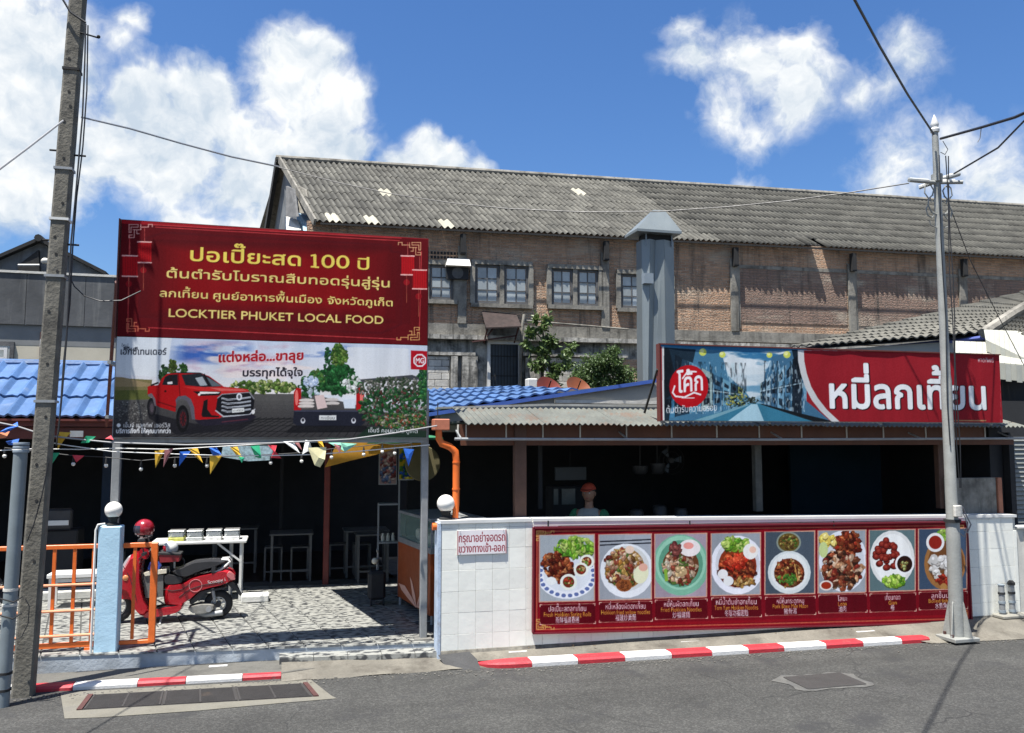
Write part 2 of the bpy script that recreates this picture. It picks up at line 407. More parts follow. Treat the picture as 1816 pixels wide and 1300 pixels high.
    def cloud(s, x0, y0, x1, y1, col, sx, sy, th=.5, k=5, a=1.0, fade=.0):
        """soft streaky patches of a colour over a rectangle of the photograph; fade feathers its edges"""
        A = s.P((x0, y0)); B = s.P((x1, y1)); X0, X1 = int(max(0, min(A[0], B[0]))), int(min(s.W, max(A[0], B[0]))); Y0, Y1 = int(max(0, min(A[1], B[1]))), int(min(s.H, max(A[1], B[1])))
        if X1-X0 < 4 or Y1-Y0 < 4: return
        f = np.clip((s.fbm(X1-X0, Y1-Y0, sx, sy)-th)*k, 0, 1)*a
        u = np.linspace(0, 1, X1-X0)[None, :]; v = np.linspace(0, 1, Y1-Y0)[:, None]
        if fade: f = f*np.clip(u/fade, 0, 1)*np.clip((1-u)/fade, 0, 1)*np.clip(v/fade, 0, 1)*np.clip((1-v)/fade, 0, 1)
        s.img[Y0:Y1, X0:X1] = s.img[Y0:Y1, X0:X1]*(1-f[..., None])+np.array(col, float)*f[..., None]
    def fleck(s, amt=4.0, low=0.0):
        s.img += s.r.randn(s.H, s.W, 1)*amt
    def sheet(s, name, root, y, mat, wave=.004, k=1.0):
        W, H = s.W, s.H
        xs = np.linspace(s.x0, s.x1, W); zs = np.linspace(s.z1, s.z0, H); X, Z = np.meshgrid(xs, zs)
        Yv = y + wave*(np.sin(X*3.1+1)*np.sin(Z*2.3) + .6*np.sin(X*8.7+Z*5) + .3*np.sin(X*17-Z*3))
        o0 = Vector(root['_o'])
        co = np.stack([X-o0.x, Yv-o0.y, Z-o0.z], -1).reshape(-1, 3).astype(np.float32)
        idx = np.arange(W*H).reshape(H, W)
        q = np.stack([idx[1:, :-1], idx[1:, 1:], idx[:-1, 1:], idx[:-1, :-1]], -1).reshape(-1, 4).astype(np.int32)
        me = bpy.data.meshes.new(name); me.vertices.add(len(co)); me.vertices.foreach_set('co', co.ravel())
        me.loops.add(q.size); me.loops.foreach_set('vertex_index', q.ravel()); me.polygons.add(len(q))
        me.polygons.foreach_set('loop_start', np.arange(0, q.size, 4, dtype=np.int32))
        me.update(calc_edges=True)
        at_ = me.color_attributes.new('print', 'FLOAT_COLOR', 'POINT')
        c = np.ones((W*H, 4), np.float32); c[:, :3] = lin(np.clip(s.img, 0, 255)).reshape(-1, 3)*k
        at_.data.foreach_set('color', c.ravel()); me.materials.append(mat)
        for_s = np.ones(len(q), bool); me.polygons.foreach_set('use_smooth', for_s)
        o = bpy.data.objects.new(name, me); C.objects.link(o); o.parent = root; o['_o'] = tuple(o0); return o
# ================================================================ ground, road, pavements
def M_asphalt():
    m = M('asphalt', (.046, .0455, .0415), rough=.9, var=.26, scale=1.3, bump=.65, bscale=95, dirt=((.045, .044, .043), .6, 1.1))
    nt = m.node_tree; N = nt.nodes; L = nt.links; b = N['Principled BSDF']
    src = b.inputs['Base Color'].links[0].from_socket; g = N.new('ShaderNodeNewGeometry')
    v = N.new('ShaderNodeTexVoronoi'); v.inputs['Scale'].default_value = 75; L.new(g.outputs['Position'], v.inputs['Vector'])
    sp = N.new('ShaderNodeSeparateColor'); L.new(v.outputs['Color'], sp.inputs[0])
    mt = N.new('ShaderNodeMath'); mt.operation = 'POWER'; mt.inputs[1].default_value = 2.2; L.new(sp.outputs[0], mt.inputs[0])
    mt2 = N.new('ShaderNodeMath'); mt2.operation = 'MULTIPLY_ADD'; mt2.inputs[1].default_value = .85; mt2.inputs[2].default_value = .77; L.new(mt.outputs[0], mt2.inputs[0])
    hv = N.new('ShaderNodeHueSaturation'); L.new(mt2.outputs[0], hv.inputs['Value']); L.new(src, hv.inputs['Color'])
    # long worn bands along the lane
    mp = N.new('ShaderNodeMapping'); mp.inputs['Scale'].default_value = (.12, 1.7, 1); L.new(g.outputs['Position'], mp.inputs['Vector'])
    n = N.new('ShaderNodeTexNoise'); n.inputs['Scale'].default_value = 1; n.inputs['Detail'].default_value = 5; L.new(mp.outputs[0], n.inputs['Vector'])
    m3 = N.new('ShaderNodeMath'); m3.operation = 'MULTIPLY_ADD'; m3.inputs[1].default_value = 1.1; m3.inputs[2].default_value = .45; L.new(n.outputs['Fac'], m3.inputs[0])
    hv2 = N.new('ShaderNodeHueSaturation'); L.new(m3.outputs[0], hv2.inputs['Value']); L.new(hv.outputs[0], hv2.inputs['Color'])
    # fine cracks, only where a broad noise lets them through
    wn = N.new('ShaderNodeTexNoise'); wn.inputs['Scale'].default_value = 3; wn.inputs['Detail'].default_value = 4; L.new(g.outputs['Position'], wn.inputs['Vector'])
    wa = N.new('ShaderNodeVectorMath'); wa.operation = 'MULTIPLY_ADD'; wa.inputs[1].default_value = (.35,.35,0); L.new(wn.outputs['Color'], wa.inputs[0]); L.new(g.outputs['Position'], wa.inputs[2])
    ve = N.new('ShaderNodeTexVoronoi'); ve.feature = 'DISTANCE_TO_EDGE'; ve.inputs['Scale'].default_value = .9; L.new(wa.outputs[0], ve.inputs['Vector'])
    c1_ = N.new('ShaderNodeMath'); c1_.operation = 'MULTIPLY_ADD'; c1_.use_clamp = True; c1_.inputs[1].default_value = -90; c1_.inputs[2].default_value = 1; L.new(ve.outputs['Distance'], c1_.inputs[0])
    bn_ = N.new('ShaderNodeTexNoise'); bn_.inputs['Scale'].default_value = .7; bn_.inputs['Detail'].default_value = 3; L.new(g.outputs['Position'], bn_.inputs['Vector'])
    c2_ = N.new('ShaderNodeMath'); c2_.operation = 'MULTIPLY_ADD'; c2_.use_clamp = True; c2_.inputs[1].default_value = 9; c2_.inputs[2].default_value = -4.4; L.new(bn_.outputs['Fac'], c2_.inputs[0])
    c3_ = N.new('ShaderNodeMath'); c3_.operation = 'MULTIPLY'; L.new(c1_.outputs[0], c3_.inputs[0]); L.new(c2_.outputs[0], c3_.inputs[1])
    mc = N.new('ShaderNodeMix'); mc.data_type = 'RGBA'; L.new(c3_.outputs[0], mc.inputs['Factor']); L.new(hv2.outputs[0], mc.inputs['A']); mc.inputs['B'].default_value = (.018,.018,.017,1)
    # oil spots and dark repairs
    on = N.new('ShaderNodeTexNoise'); on.inputs['Scale'].default_value = 1.7; on.inputs['Detail'].default_value = 7; on.inputs['Roughness'].default_value = .6; L.new(g.outputs['Position'], on.inputs['Vector'])
    o1 = N.new('ShaderNodeMath'); o1.operation = 'MULTIPLY_ADD'; o1.use_clamp = True; o1.inputs[1].default_value = 9; o1.inputs[2].default_value = -5.0; L.new(on.outputs['Fac'], o1.inputs[0])
    o2 = N.new('ShaderNodeMath'); o2.operation = 'MULTIPLY'; o2.inputs[1].default_value = .8; L.new(o1.outputs[0], o2.inputs[0])
    mo = N.new('ShaderNodeMix'); mo.data_type = 'RGBA'; L.new(o2.outputs[0], mo.inputs['Factor']); L.new(mc.outputs['Result'], mo.inputs['A']); mo.inputs['B'].default_value = (.026,.026,.026,1)
    L.new(mo.outputs['Result'], b.inputs['Base Color']); return m
m_asph = M_asphalt()
m_conc = M('pavement_concrete', (.155, .142, .115), rough=.9, var=.32, scale=2.2, bump=.6, bscale=50, dirt=((.06, .052, .04), .50, 2.6))
m_conc2 = M('pale_concrete', (.24, .23, .195), rough=.9, var=.15, scale=3, bump=.4, bscale=60, dirt=((.2, .19, .165), .6, 3))
m_red = M('kerb_red', (.42, .025, .035), rough=.6, var=.15, scale=5, bump=.3, bscale=60, dirt=((.17, .09, .08), .57, 9))
m_white = M('kerb_white', (.60, .59, .56), rough=.6, var=.07, scale=5, bump=.3, bscale=60, dirt=((.25, .235, .205), .58, 9))
m_iron = M('cast_iron', (.036, .033, .031), rough=.75, var=.2, scale=6, bump=.4, bscale=80, dirt=((.1, .07, .05), .62, 4))
m_rust = M('rust_red', (.075, .028, .024), rough=.8, var=.25, scale=7)

kind(MB().quad((-400,-300,-.05),(400,-300,-.05),(400,600,-.05),(-400,600,-.05)).build('ground', m_conc), 'structure')
kind(MB().quad((-60,-25,0),(60,-25,0),(60,8.5,0),(-60,8.5,0)).build('road', m_asph), 'structure')
def slab(name, pts, z0, z1, mat):
    mb = MB(); n = len(pts); mb.add([(x,y,z0) for x,y in pts]+[(x,y,z1) for x,y in pts], [tuple(range(n))[::-1], tuple(range(n,2*n))]+[(i,(i+1)%n,n+(i+1)%n,n+i) for i in range(n)])
    return kind(mb.build(name, mat), 'structure')
def plat_y(x): return 8.45 - .11*x
def kf0(x): return 7.77-.035*(x-2)
def kf1(x): return 7.94-.045*(x-2)
mb = MB(); cols_ = 60
for i in range(cols_+1):
    x = 1.62+(15-1.62)*i/cols_; yf = kf1(x)-.02 if x < 6.5 else kf0(6.5)-.06-.25*min(1, (x-6.5)/3); zf = .046 if x < 6.5 else .006
    for j in range(5):
        t = j/4; mb.v.append(Vector((x, yf+(8.3-yf)*t, zf+(.1-zf)*min(1, t*1.9)+.004*math.sin(x*3+j*2)*(0 < j < 3))))
    if x > 1.65: pass
for i in range(cols_):
    for j in range(4): q = i*5+j; mb.f.append((q, q+5, q+6, q+1))
walk = kind(mb.build('pavement', m_conc, smooth=True), 'structure')
slab('footpath', [(-40,8.3),(-2.0,8.17),(0.02,8.0),(.35,8.1),(.45,plat_y(.45)+.1),(-40,plat_y(-3)+.1)], -.04, .04, M('footpath_asphalt', (.12,.115,.10), rough=.95, var=.3, scale=3, bump=.6, bscale=60, dirt=((.05,.048,.042),.5,3)))
# sloping drive between them
mb = MB(); nx, ny = 10, 6
for j in range(ny+1):
    for i in range(nx+1):
        x = .02 + (1.9-.02)*i/nx; y = 7.85 + (8.55-7.85)*j/ny; mb.v.append(Vector((x, y, .004 + .09*(j/ny)**.8 + .006*math.sin(x*9+j))))
for j in range(ny):
    for i in range(nx): a = j*(nx+1)+i; mb.f.append((a, a+1, a+nx+2, a+nx+1))
kind(mb.build('driveway', m_conc, smooth=True), 'structure')
# a few pale repairs and cracks laid on the pavement
for k, (x, y, w, h) in enumerate([(2.12,8.02,.18,.05),(3.9,7.98,.2,.05),(5.9,7.9,.22,.05),(-.62,8.36,.16,.05)]):
    z = .079 if x > 1 else .042
    tag(MB().box(x, x+w, y, y+h, z-.02, z+.003).build('paint_mark', m_white, origin=(x, y, z)), f'{ORD[k]} of the short white painted dashes along the footpath, counted from the menu wall corner', 'road marking', 'white dashes on the footpath')
def kerb(name, label, xs, f0, f1, ztop, cols, rnd_end=None):
    root = kind(thing(name, label, 'kerb', (xs[0], f0(xs[0]), 0)), 'thing')
    for i in range(len(xs)-1):
        a, b = xs[i]+.003, xs[i+1]-.003; mb = MB(); c = .018
        prof = lambda x: [(f0(x), -.03), (f0(x), ztop-c), (f0(x)+c, ztop), (f1(x), ztop), (f1(x), -.03)]
        if rnd_end == i:   # rounded nose
            secs = [(a + (b-a)*t, .15 + .85*math.sin(min(1, t*1.6)*math.pi/2)) for t in (0, .08, .2, .4, .7, 1)]
        else: secs = [(a, 1), (b, 1)]
        for x, s in secs:
            mid = f1(x); mb.v += [Vector((x, mid + (yy-mid)*s, zz if zz < 0 else zz*(.55+.45*s))) for yy, zz in prof(x)]
        for j in range(len(secs)-1):
            for q in range(5): p = j*5+q; r = j*5+(q+1) % 5; mb.f.append((p, r, r+5, p+5))
        mb.f.append((4,3,2,1,0)); n = (len(secs)-1)*5; mb.f.append((n,n+1,n+2,n+3,n+4))
        mb.build('kerb_stone', m_red if cols[i] == 'r' else m_white, root)
    return root
def kx(px, py, z): return atz(px, py, z).x
kr = [1.76] + [kx(px, py, .03) for px, py in ((936,1170),(1016,1165),(1098,1160),(1181,1156),(1252,1152),(1318,1149),(1382,1146),(1460,1143),(1528,1140),(1600,1137))] + [6.56]
kerb('striped_kerb', 'long red and white striped kerb in front of the menu wall', kr, kf0, kf1, .052, 'rwrwrwrwrwr', 0)
kerb('striped_kerb', 'short red and white striped kerb stretch behind the storm drain grating', [-2.9,-2.0,-1.68,-1.17,-.78,-.31,.02], lambda x: 7.965-x*.052, lambda x: 8.035-x*.085, .042, 'wrwrwr')
# black corner of the raised pavement
tag(MB().add([(1.5,7.9,-.01),(1.79,7.765,.0),(1.79,7.95,.056),(1.74,8.06,.104),(1.44,8.06,.09)], [(0,1,2,3,4)]).build('tar_patch', M('tar', (.045,.045,.045), rough=.9, var=.2, bump=.6, bscale=50), origin=(1.5,7.6,0)), 'black tarred ramp at the rounded end of the long striped kerb', 'ramp')
# storm drain grating
root = thing('storm_drain', 'long dark storm drain grating set in a pale concrete surround in the road', 'drain', (-.6, 7.55, 0))
MB().add([(-1.76,8.0,.004),(-1.56,7.26,.004),(-1.3,7.22,.004),(-.6,7.2,.004),(.0,7.23,.004),(.46,7.24,.004),(.42,7.33,.004),(.27,7.86,.004),(-.6,7.93,.004)], [tuple(range(9))]).build('concrete_surround', M('surround_concrete', (.165,.155,.125), rough=.95, var=.25, scale=3, bump=.4, bscale=50, dirt=((.12,.115,.10),.5,3)), root)
def gl(t, s):  # t along, s across
    a = Vector((-1.52, 7.45, 0)).lerp(Vector((.32, 7.33, 0)), t); b = Vector((-1.52, 7.86, 0)).lerp(Vector((.24, 7.75, 0)), t); return a.lerp(b, s)
def flat(mb, t0, t1, s0, s1, z0, z1):
    p = [gl(t0,s0), gl(t1,s0), gl(t1,s1), gl(t0,s1)]; mb.hexa([(q.x,q.y,z0) for q in p]+[(q.x,q.y,z1) for q in p])
mb = MB(); flat(mb, 0, .022, 0, 1, 0, .014); mb.build('rusty_frame_end', m_rust, root); mb = MB(); flat(mb, .978, 1, 0, 1, 0, .014); mb.build('rusty_frame_end', m_rust, root); mb = MB(); flat(mb, .022, .978, 0, 1, .001, .0045); mb.build('frame_bed', m_iron, root)
for i in range(3):
    t0 = .025 + i*.317; mb = MB(); flat(mb, t0, t0+.314, .02, .98, .001, .006)
    for j in range(15): flat(mb, t0+.006, t0+.307, .03+j*.0635, .03+j*.0635+.034, .004, .0115)
    for j in range(3): flat(mb, t0+.002+j*.15, t0+.010+j*.15, .02, .98, .004, .0125)
    mb.build('grating_panel', m_iron, root)
# road patch with worn edges
root = thing('manhole_cover', 'dark square cover with a chipped pale rim in the middle of the road', 'manhole cover', (4.5, 6.63, 0))
MB().add([(4.6+.40*math.cos(a)*(1.25 if abs(math.sin(2*a)) > .7 else 1)*random.uniform(.9,1.08)*(.94), 6.64+.23*math.sin(a)*(1.3 if abs(math.sin(2*a)) > .7 else 1)*random.uniform(.88,1.08), .004) for a in np.linspace(0, 2*math.pi, 25)[:-1]], [tuple(range(24))]).build('worn_rim', M('worn_rim', (.10,.098,.09), rough=.9, var=.35, scale=9, bump=.5, bscale=60, dirt=((.07,.07,.07),.5,7)), root)
MB().cbox(4.32,4.9,6.46,6.83,-.01,.012,.004).build('cover_plate', m_iron, root)

# tiled forecourt: tiles are pieces of it
U = Vector((.994, -.109, 0)); V = Vector((-.2, .98, 0)); FO = Vector((-3.42, plat_y(-3.42), 0)); FZ = .16
slab('forecourt', [(-6,plat_y(-6)+.012),(1.62,plat_y(1.62)+.012),(1.62,12.3),(-6,13)], -.04, FZ-.012, M('forecourt_edge', (.40,.44,.47), rough=.85, var=.3, scale=5, bump=.4, bscale=40, dirt=((.16,.13,.1),.55,3)))
fc = bpy.data.objects['forecourt']
MB().add([(-6,plat_y(-6)+.03,FZ-.009),(1.6,plat_y(1.6)+.03,FZ-.009),(1.6,12.28,FZ-.009),(-6,12.9,FZ-.009)],[(0,1,2,3)]).build('grout_bed', M('dark_grout',(.07,.07,.065),rough=.95,var=.2,scale=8), fc)
def M_floor():
    m = M('forecourt_tile', (.16,.16,.15), rough=.42, var=.1, scale=4, bump=.25, bscale=26, rnd=.1)
    nt = m.node_tree; N = nt.nodes; L = nt.links; b = N['Principled BSDF']; src = b.inputs['Base Color'].links[0].from_socket
    g = N.new('ShaderNodeNewGeometry')
    mp = N.new('ShaderNodeMapping'); mp.inputs['Scale'].default_value = (1, 1.5, 1); L.new(g.outputs['Position'], mp.inputs['Vector'])
    dn = N.new('ShaderNodeTexNoise'); dn.inputs['Scale'].default_value = 12.5; dn.inputs['Detail'].default_value = 2.5; L.new(mp.outputs[0], dn.inputs['Vector'])
    r = N.new('ShaderNodeValToRGB'); L.new(dn.outputs['Fac'], r.inputs[0]); e = r.color_ramp.elements
    e[0].position = .42; e[0].color = (.035,.037,.04,1); e[1].position = .52; e[1].color = (.30,.30,.27,1)
    mx = N.new('ShaderNodeMix'); mx.data_type = 'RGBA'; mx.inputs['Factor'].default_value = .85; L.new(src, mx.inputs['A']); L.new(r.outputs[0], mx.inputs['B'])
    L.new(mx.outputs['Result'], b.inputs['Base Color']); return m
m_floor = M_floor(); S = .335
mb = MB(); g = .0042
p = [U*g+V*g, U*(S-g)+V*g, U*(S-g)+V*(S-g), U*g+V*(S-g)]; q = [U*(g*2)+V*(g*2), U*(S-g*2)+V*g*2, U*(S-g*2)+V*(S-g*2), U*g*2+V*(S-g*2)]
mb.hexa([a+Vector((0,0,-.014)) for a in p]+[a+Vector((0,0,0)) for a in q]); tile0 = mb.build('tile', m_floor); fm = tile0.data; bpy.data.objects.remove(tile0)
for i in range(18):
    for j in range(11):
        a = FO + U*(S*i) + V*(S*j); c = a + U*S/2 + V*S/2
        if c.x > 1.55 or c.x < -3.4 or c.y > 12.1: continue
        o = bpy.data.objects.new('tile', fm); C.objects.link(o); o.parent = fc; o.location = (a.x, a.y, FZ + random.uniform(-.001, .001))
# lower step strip of the same stone, along the drive
mb = MB(); 
for i in range(5):
    x0 = .0 + i*.31; x1 = x0+.305; mb = MB(); mb.hexa([(x0,plat_y(x0)-.16,.02),(x1,plat_y(x1)-.16,.02),(x1,plat_y(x1)-.004,.02),(x0,plat_y(x0)-.004,.02),(x0,plat_y(x0)-.16,.098),(x1,plat_y(x1)-.16,.098),(x1,plat_y(x1)-.004,.108),(x0,plat_y(x0)-.004,.108)]); mb.build('step_tile', m_floor, fc)

# ================================================================ brick warehouse behind
TW = Matrix.Rotation(math.radians(-3.4), 4, 'Z')
def WB(): return MB(TW)
WO = TW @ Vector((8, 18.8, 0))
wh = thing('brick_warehouse', 'long weathered brick warehouse with a grey corrugated tile roof behind the restaurants', 'warehouse', WO)
def M_brick(name, c1, c2, mortar, w=.21, h=.068, dirt=None):
    m = M(name, c1, rough=.9, var=.3, scale=1.6, bump=0, bscale=14, dirt=dirt)
    nt = m.node_tree; N = nt.nodes; L = nt.links; b = N['Principled BSDF']; src = b.inputs['Base Color'].links[0].from_socket
    g = N.new('ShaderNodeNewGeometry'); s = N.new('ShaderNodeSeparateXYZ'); L.new(g.outputs['Position'], s.inputs[0])
    cb = N.new('ShaderNodeCombineXYZ'); L.new(s.outputs[0], cb.inputs[0]); L.new(s.outputs[2], cb.inputs[1])
    n = N.new('ShaderNodeTexNoise'); n.inputs['Scale'].default_value = 9; L.new(g.outputs['Position'], n.inputs['Vector'])
    va = N.new('ShaderNodeVectorMath'); va.operation = 'MULTIPLY_ADD'; L.new(n.outputs['Color'], va.inputs[0]); va.inputs[1].default_value = (.05,.035,0); L.new(cb.outputs[0], va.inputs[2])
    t = N.new('ShaderNodeTexBrick'); L.new(va.outputs[0], t.inputs['Vector']); t.inputs['Scale'].default_value = 1
    t.inputs['Brick Width'].default_value = w; t.inputs['Row Height'].default_value = h; t.inputs['Mortar Size'].default_value = .009; t.inputs['Mortar Smooth'].default_value = .4
    t.inputs['Color1'].default_value = tuple(c1)+(1,); t.inputs['Color2'].default_value = tuple(c2)+(1,); t.inputs['Mortar'].default_value = tuple(mortar)+(1,); t.inputs['Bias'].default_value = 0
    mx = N.new('ShaderNodeMix'); mx.data_type = 'RGBA'; mx.inputs['Factor'].default_value = .62; L.new(src, mx.inputs['A']); L.new(t.outputs['Color'], mx.inputs['B'])
    cur = mx.outputs['Result']
    for sc, mul, th, col in ((( .55,.55,1.3), 6, .56, (.42,.37,.29,1)), ((5,5,.45), 5, .56, (.07,.06,.05,1)), ((1.1,1.1,2.6), 5, .60, (.16,.115,.085,1)), ((3.5,3.5,8), 6, .66, (.60,.50,.38,1))):
        mp = N.new('ShaderNodeMapping'); mp.inputs['Scale'].default_value = sc; mp.inputs['Location'].default_value = (th*7, mul, 1.3); L.new(g.outputs['Position'], mp.inputs['Vector'])
        nz = N.new('ShaderNodeTexNoise'); nz.inputs['Scale'].default_value = 1; nz.inputs['Detail'].default_value = 9; nz.inputs['Roughness'].default_value = .7; L.new(mp.outputs[0], nz.inputs['Vector'])
        ms = N.new('ShaderNodeMath'); ms.operation = 'SUBTRACT'; ms.inputs[1].default_value = th*.93; L.new(nz.outputs['Fac'], ms.inputs[0])
        mm_ = N.new('ShaderNodeMath'); mm_.operation = 'MULTIPLY'; mm_.use_clamp = True; mm_.inputs[1].default_value = mul; L.new(ms.outputs[0], mm_.inputs[0])
        m2 = N.new('ShaderNodeMix'); m2.data_type = 'RGBA'; L.new(mm_.outputs[0], m2.inputs['Factor']); L.new(cur, m2.inputs['A']); m2.inputs['B'].default_value = col; cur = m2.outputs['Result']
    L.new(cur, b.inputs['Base Color'])
    n2 = N.new('ShaderNodeTexNoise'); n2.inputs['Scale'].default_value = 30; n2.inputs['Detail'].default_value = 5; L.new(g.outputs['Position'], n2.inputs['Vector'])
    ad = N.new('ShaderNodeMath'); ad.operation = 'MULTIPLY_ADD'; L.new(n2.outputs['Fac'], ad.inputs[0]); ad.inputs[1].default_value = 1.3
    iv = N.new('ShaderNodeMath'); iv.operation = 'SUBTRACT'; iv.inputs[0].default_value = 1; L.new(t.outputs['Fac'], iv.inputs[1]); L.new(iv.outputs[0], ad.inputs[2])
    bn = N.new('ShaderNodeBump'); bn.inputs['Strength'].default_value = 1; bn.inputs['Distance'].default_value = .035; L.new(ad.outputs[0], bn.inputs['Height']); L.new(bn.outputs[0], b.inputs['Normal']); return m
m_brick = M_brick('old_brick', (.52,.32,.20), (.27,.165,.105), (.42,.37,.29), dirt=((.15,.125,.10), .53, 1.6))
m_brick2 = M_brick('dark_brick', (.27,.175,.13), (.20,.135,.105), (.2,.17,.145), dirt=((.15,.13,.11), .5, 2))
m_oldc = M('old_concrete', (.25,.235,.20), rough=.95, var=.35, scale=2.5, bump=.7, bscale=22, dirt=((.09,.083,.07),.49,2.8), streak=((.05,.047,.04),.53))
m_mould = M('mouldy_plaster', (.44,.42,.37), rough=.95, var=.35, scale=3, bump=.7, bscale=18, dirt=((.035,.035,.032),.47,3.2), streak=((.03,.03,.028),.47))
m_pale = M('limewash', (.58,.56,.5), rough=.9, var=.2, scale=3, bump=.4, bscale=30, dirt=((.3,.28,.24),.55,3))
m_tin = M('grey_sheet', (.22,.26,.29), rough=.5, var=.15, scale=2)
m_black = M('black_wood', (.02,.02,.02), rough=.9, var=.3, scale=5)
m_frame = M('weathered_frame', (.10,.10,.10), rough=.85, var=.3, scale=6, bump=.3, bscale=40)
m_pane = M('dusty_pane', (.34,.37,.37), rough=.25, var=.22, scale=2.5, rnd=.25)
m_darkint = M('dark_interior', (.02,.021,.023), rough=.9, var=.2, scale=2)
YW_ = 18.8
WB().box(-.75, 30, YW_, YW_+.2, 4.45, 6.93).build('upper_wall', m_brick, wh)
WB().box(-.75, 30, YW_+.06, YW_+.3, 0, 4.448).build('lower_wall', m_mould, wh)
WB().box(-1.2, 30, 26, 26.2, 0, 6.1).build('rear_wall', m_brick2, wh)
WB().box(29.8, 30, YW_+.3, 25.99, 0, 6.1).build('end_wall', m_brick2, wh)
WB().box(-.8, 30, YW_-.05, YW_-.002, 4.47, 4.72).build('beam', m_oldc, wh)
WB().box(7.3, 30, YW_-.09, YW_-.052, 4.0, 4.44).build('stained_band', m_mould, wh)
for x in (2.6, 5.98, 9.25, 12.42, 15.6, 18.8, 22):
    WB().cbox(x, x+.2, YW_-.07, YW_-.003, 4.721, 6.5, .01).build('pilaster', m_oldc, wh)
    WB().box(x+.04, x+.16, YW_-.2, YW_-.072, 6.3, 6.75).build('eave_bracket', m_black, wh)
# recessed panels right of the duct
for x0, x1 in ((9.46,12.41),(12.63,15.59),(15.81,18.79)):
    WB().box(x0, x1, YW_-.02, YW_-.004, 6.28, 6.36).build('plaster_band', m_oldc, wh)
    WB().box(x0+.06, x1-.02, YW_-.012, YW_-.003, 4.95 if x0 < 12 else 4.95, 6.275).build('infill_panel', m_brick2, wh)
    WB().box(x0+.0, x0+.05, YW_-.03, YW_-.005, 4.8, 6.275).build('plaster_strip', m_oldc, wh)
def window(x0, x1, z0, z1, cols, rows, split=True, shut=None):
    fr = WB(); y = YW_
    fr.box(x0-.09, x1+.09, y-.08, y+.02, z1, z1+.1).box(x0-.09, x1+.09, y-.11, y+.02, z0-.09, z0)
    fr.box(x0-.11, x0, y-.07, y+.02, z0, z1).box(x1, x1+.11, y-.07, y+.02, z0, z1)
    f = fr.build('window', m_oldc, wh)
    mid = (x0+x1)/2; bays = [(x0, mid-.05), (mid+.05, x1)] if split else [(x0, x1)]
    if split: WB().box(mid-.05, mid+.05, y-.06, y+.02, z0, z1).build('mullion', m_oldc, f)
    for a, b in bays:
        w = WB(); t = .035; w.box(a, a+t*1.6, y-.022, y+.01, z0, z1).box(b-t*1.6, b, y-.022, y+.01, z0, z1).box(a+t*1.6, b-t*1.6, y-.022, y+.01, z0, z0+t*1.5).box(a+t*1.6, b-t*1.6, y-.022, y+.01, z1-t*1.5, z1)
        A, B, Z0, Z1 = a+t*1.6, b-t*1.6, z0+t*1.5, z1-t*1.5
        for i in range(1, cols): X = A+(B-A)*i/cols; w.box(X-.013, X+.013, y-.018, y+.008, Z0, Z1)
        for j in range(1, rows): Z = Z0+(Z1-Z0)*j/rows; w.box(A, B, y-.0165, y+.007, Z-.013, Z+.013)
        w.build('sash', m_frame, f)
        for i in range(cols):
            for j in range(rows):
                q = WB(); q.box(A+(B-A)*i/cols+.013, A+(B-A)*(i+1)/cols-.013, y-.006, y-.003, Z0+(Z1-Z0)*j/rows+.013, Z0+(Z1-Z0)*(j+1)/rows-.013); q.build('pane', m_pane, f)
    return f
window(2.97+.02, 4.24, 5.2, 6.1, 2, 3)
window(4.78, 5.95-.03, 5.22, 6.08, 2, 3)
window(6.46, 7.7, 5.2, 6.02, 2, 3)
window(1.3, 2.5, 5.25, 6.05, 2, 3)
# hood over the fan in the first window
hd = WB().hexa([(2.3,18.5,6.0),(2.86,18.5,6.0),(2.86,18.74,6.0),(2.3,18.74,6.0),(2.35,18.62,6.18),(2.84,18.62,6.18),(2.84,18.74,6.18),(2.35,18.74,6.18)]).build('fan_hood', m_white, wh)
WB().box(2.33,2.83,18.66,18.73,5.72,5.998).build('fan_box', m_darkint, wh); WB().lathe((2.58,18.65,5.86),[(.13,0),(.13,.02),(.02,.03)],16,'y').build('fan_disc', m_frame, wh)
for i in range(10):
    WB().box(1.98+i*.075, 2.03+i*.075, YW_-.012, YW_-.002, 6.3, 6.36).build('vent_hole', m_black, wh); WB().box(1.98+i*.075, 2.03+i*.075, YW_-.012, YW_-.002, 6.2, 6.26).build('vent_hole', m_black, wh)
# lower storey: cornice, pipe, door, blocked openings
WB().box(-1.2, 7.0, YW_-.16, YW_+.05, 4.36, 4.46).box(-1.2, 3.0, YW_-.1, YW_+.05, 4.0, 4.08).box(4.1, 6.6, YW_-.1, YW_+.05, 4.02, 4.1).build('cornice', m_mould, wh)
WB().tube([(4.05,18.62,4.82),(6.3,18.62,4.7),(6.6,18.62,4.68)], .02, 8).build('white_pipe', m_oldc, wh)
WB().tube([(4.1,18.6,4.95),(4.05,18.55,4.7),(4.02,18.6,4.2),(4.0,18.62,3.2)], .035, 8).build('drain_pipe', m_oldc, wh)
for x0, x1 in ((2.45,2.6),(2.7,3.05),(4.16,4.5),(6.0,6.3)): WB().box(x0, x1, YW_-.1, YW_+.05, 2.6, 3.98).build('lower_pilaster', m_mould, wh)
dr = WB().box(3.28,3.35,YW_-.06,YW_+.05,2.6,4.36).box(4.0,4.06,YW_-.06,YW_+.05,2.6,4.36).box(3.35,4.0,YW_-.06,YW_+.05,4.28,4.36).build('barred_door', m_white, wh)
WB().box(3.35,4.0,YW_+.0,YW_+.05,2.6,4.28).build('door_leaf', M('dark_blue_door', (.02,.03,.042), rough=.35, var=.3, scale=4), dr)
for i in range(9): WB().box(3.39+i*.07, 3.40+i*.07, YW_-.03, YW_-.015, 2.6, 4.27).build('bar', m_black, dr)
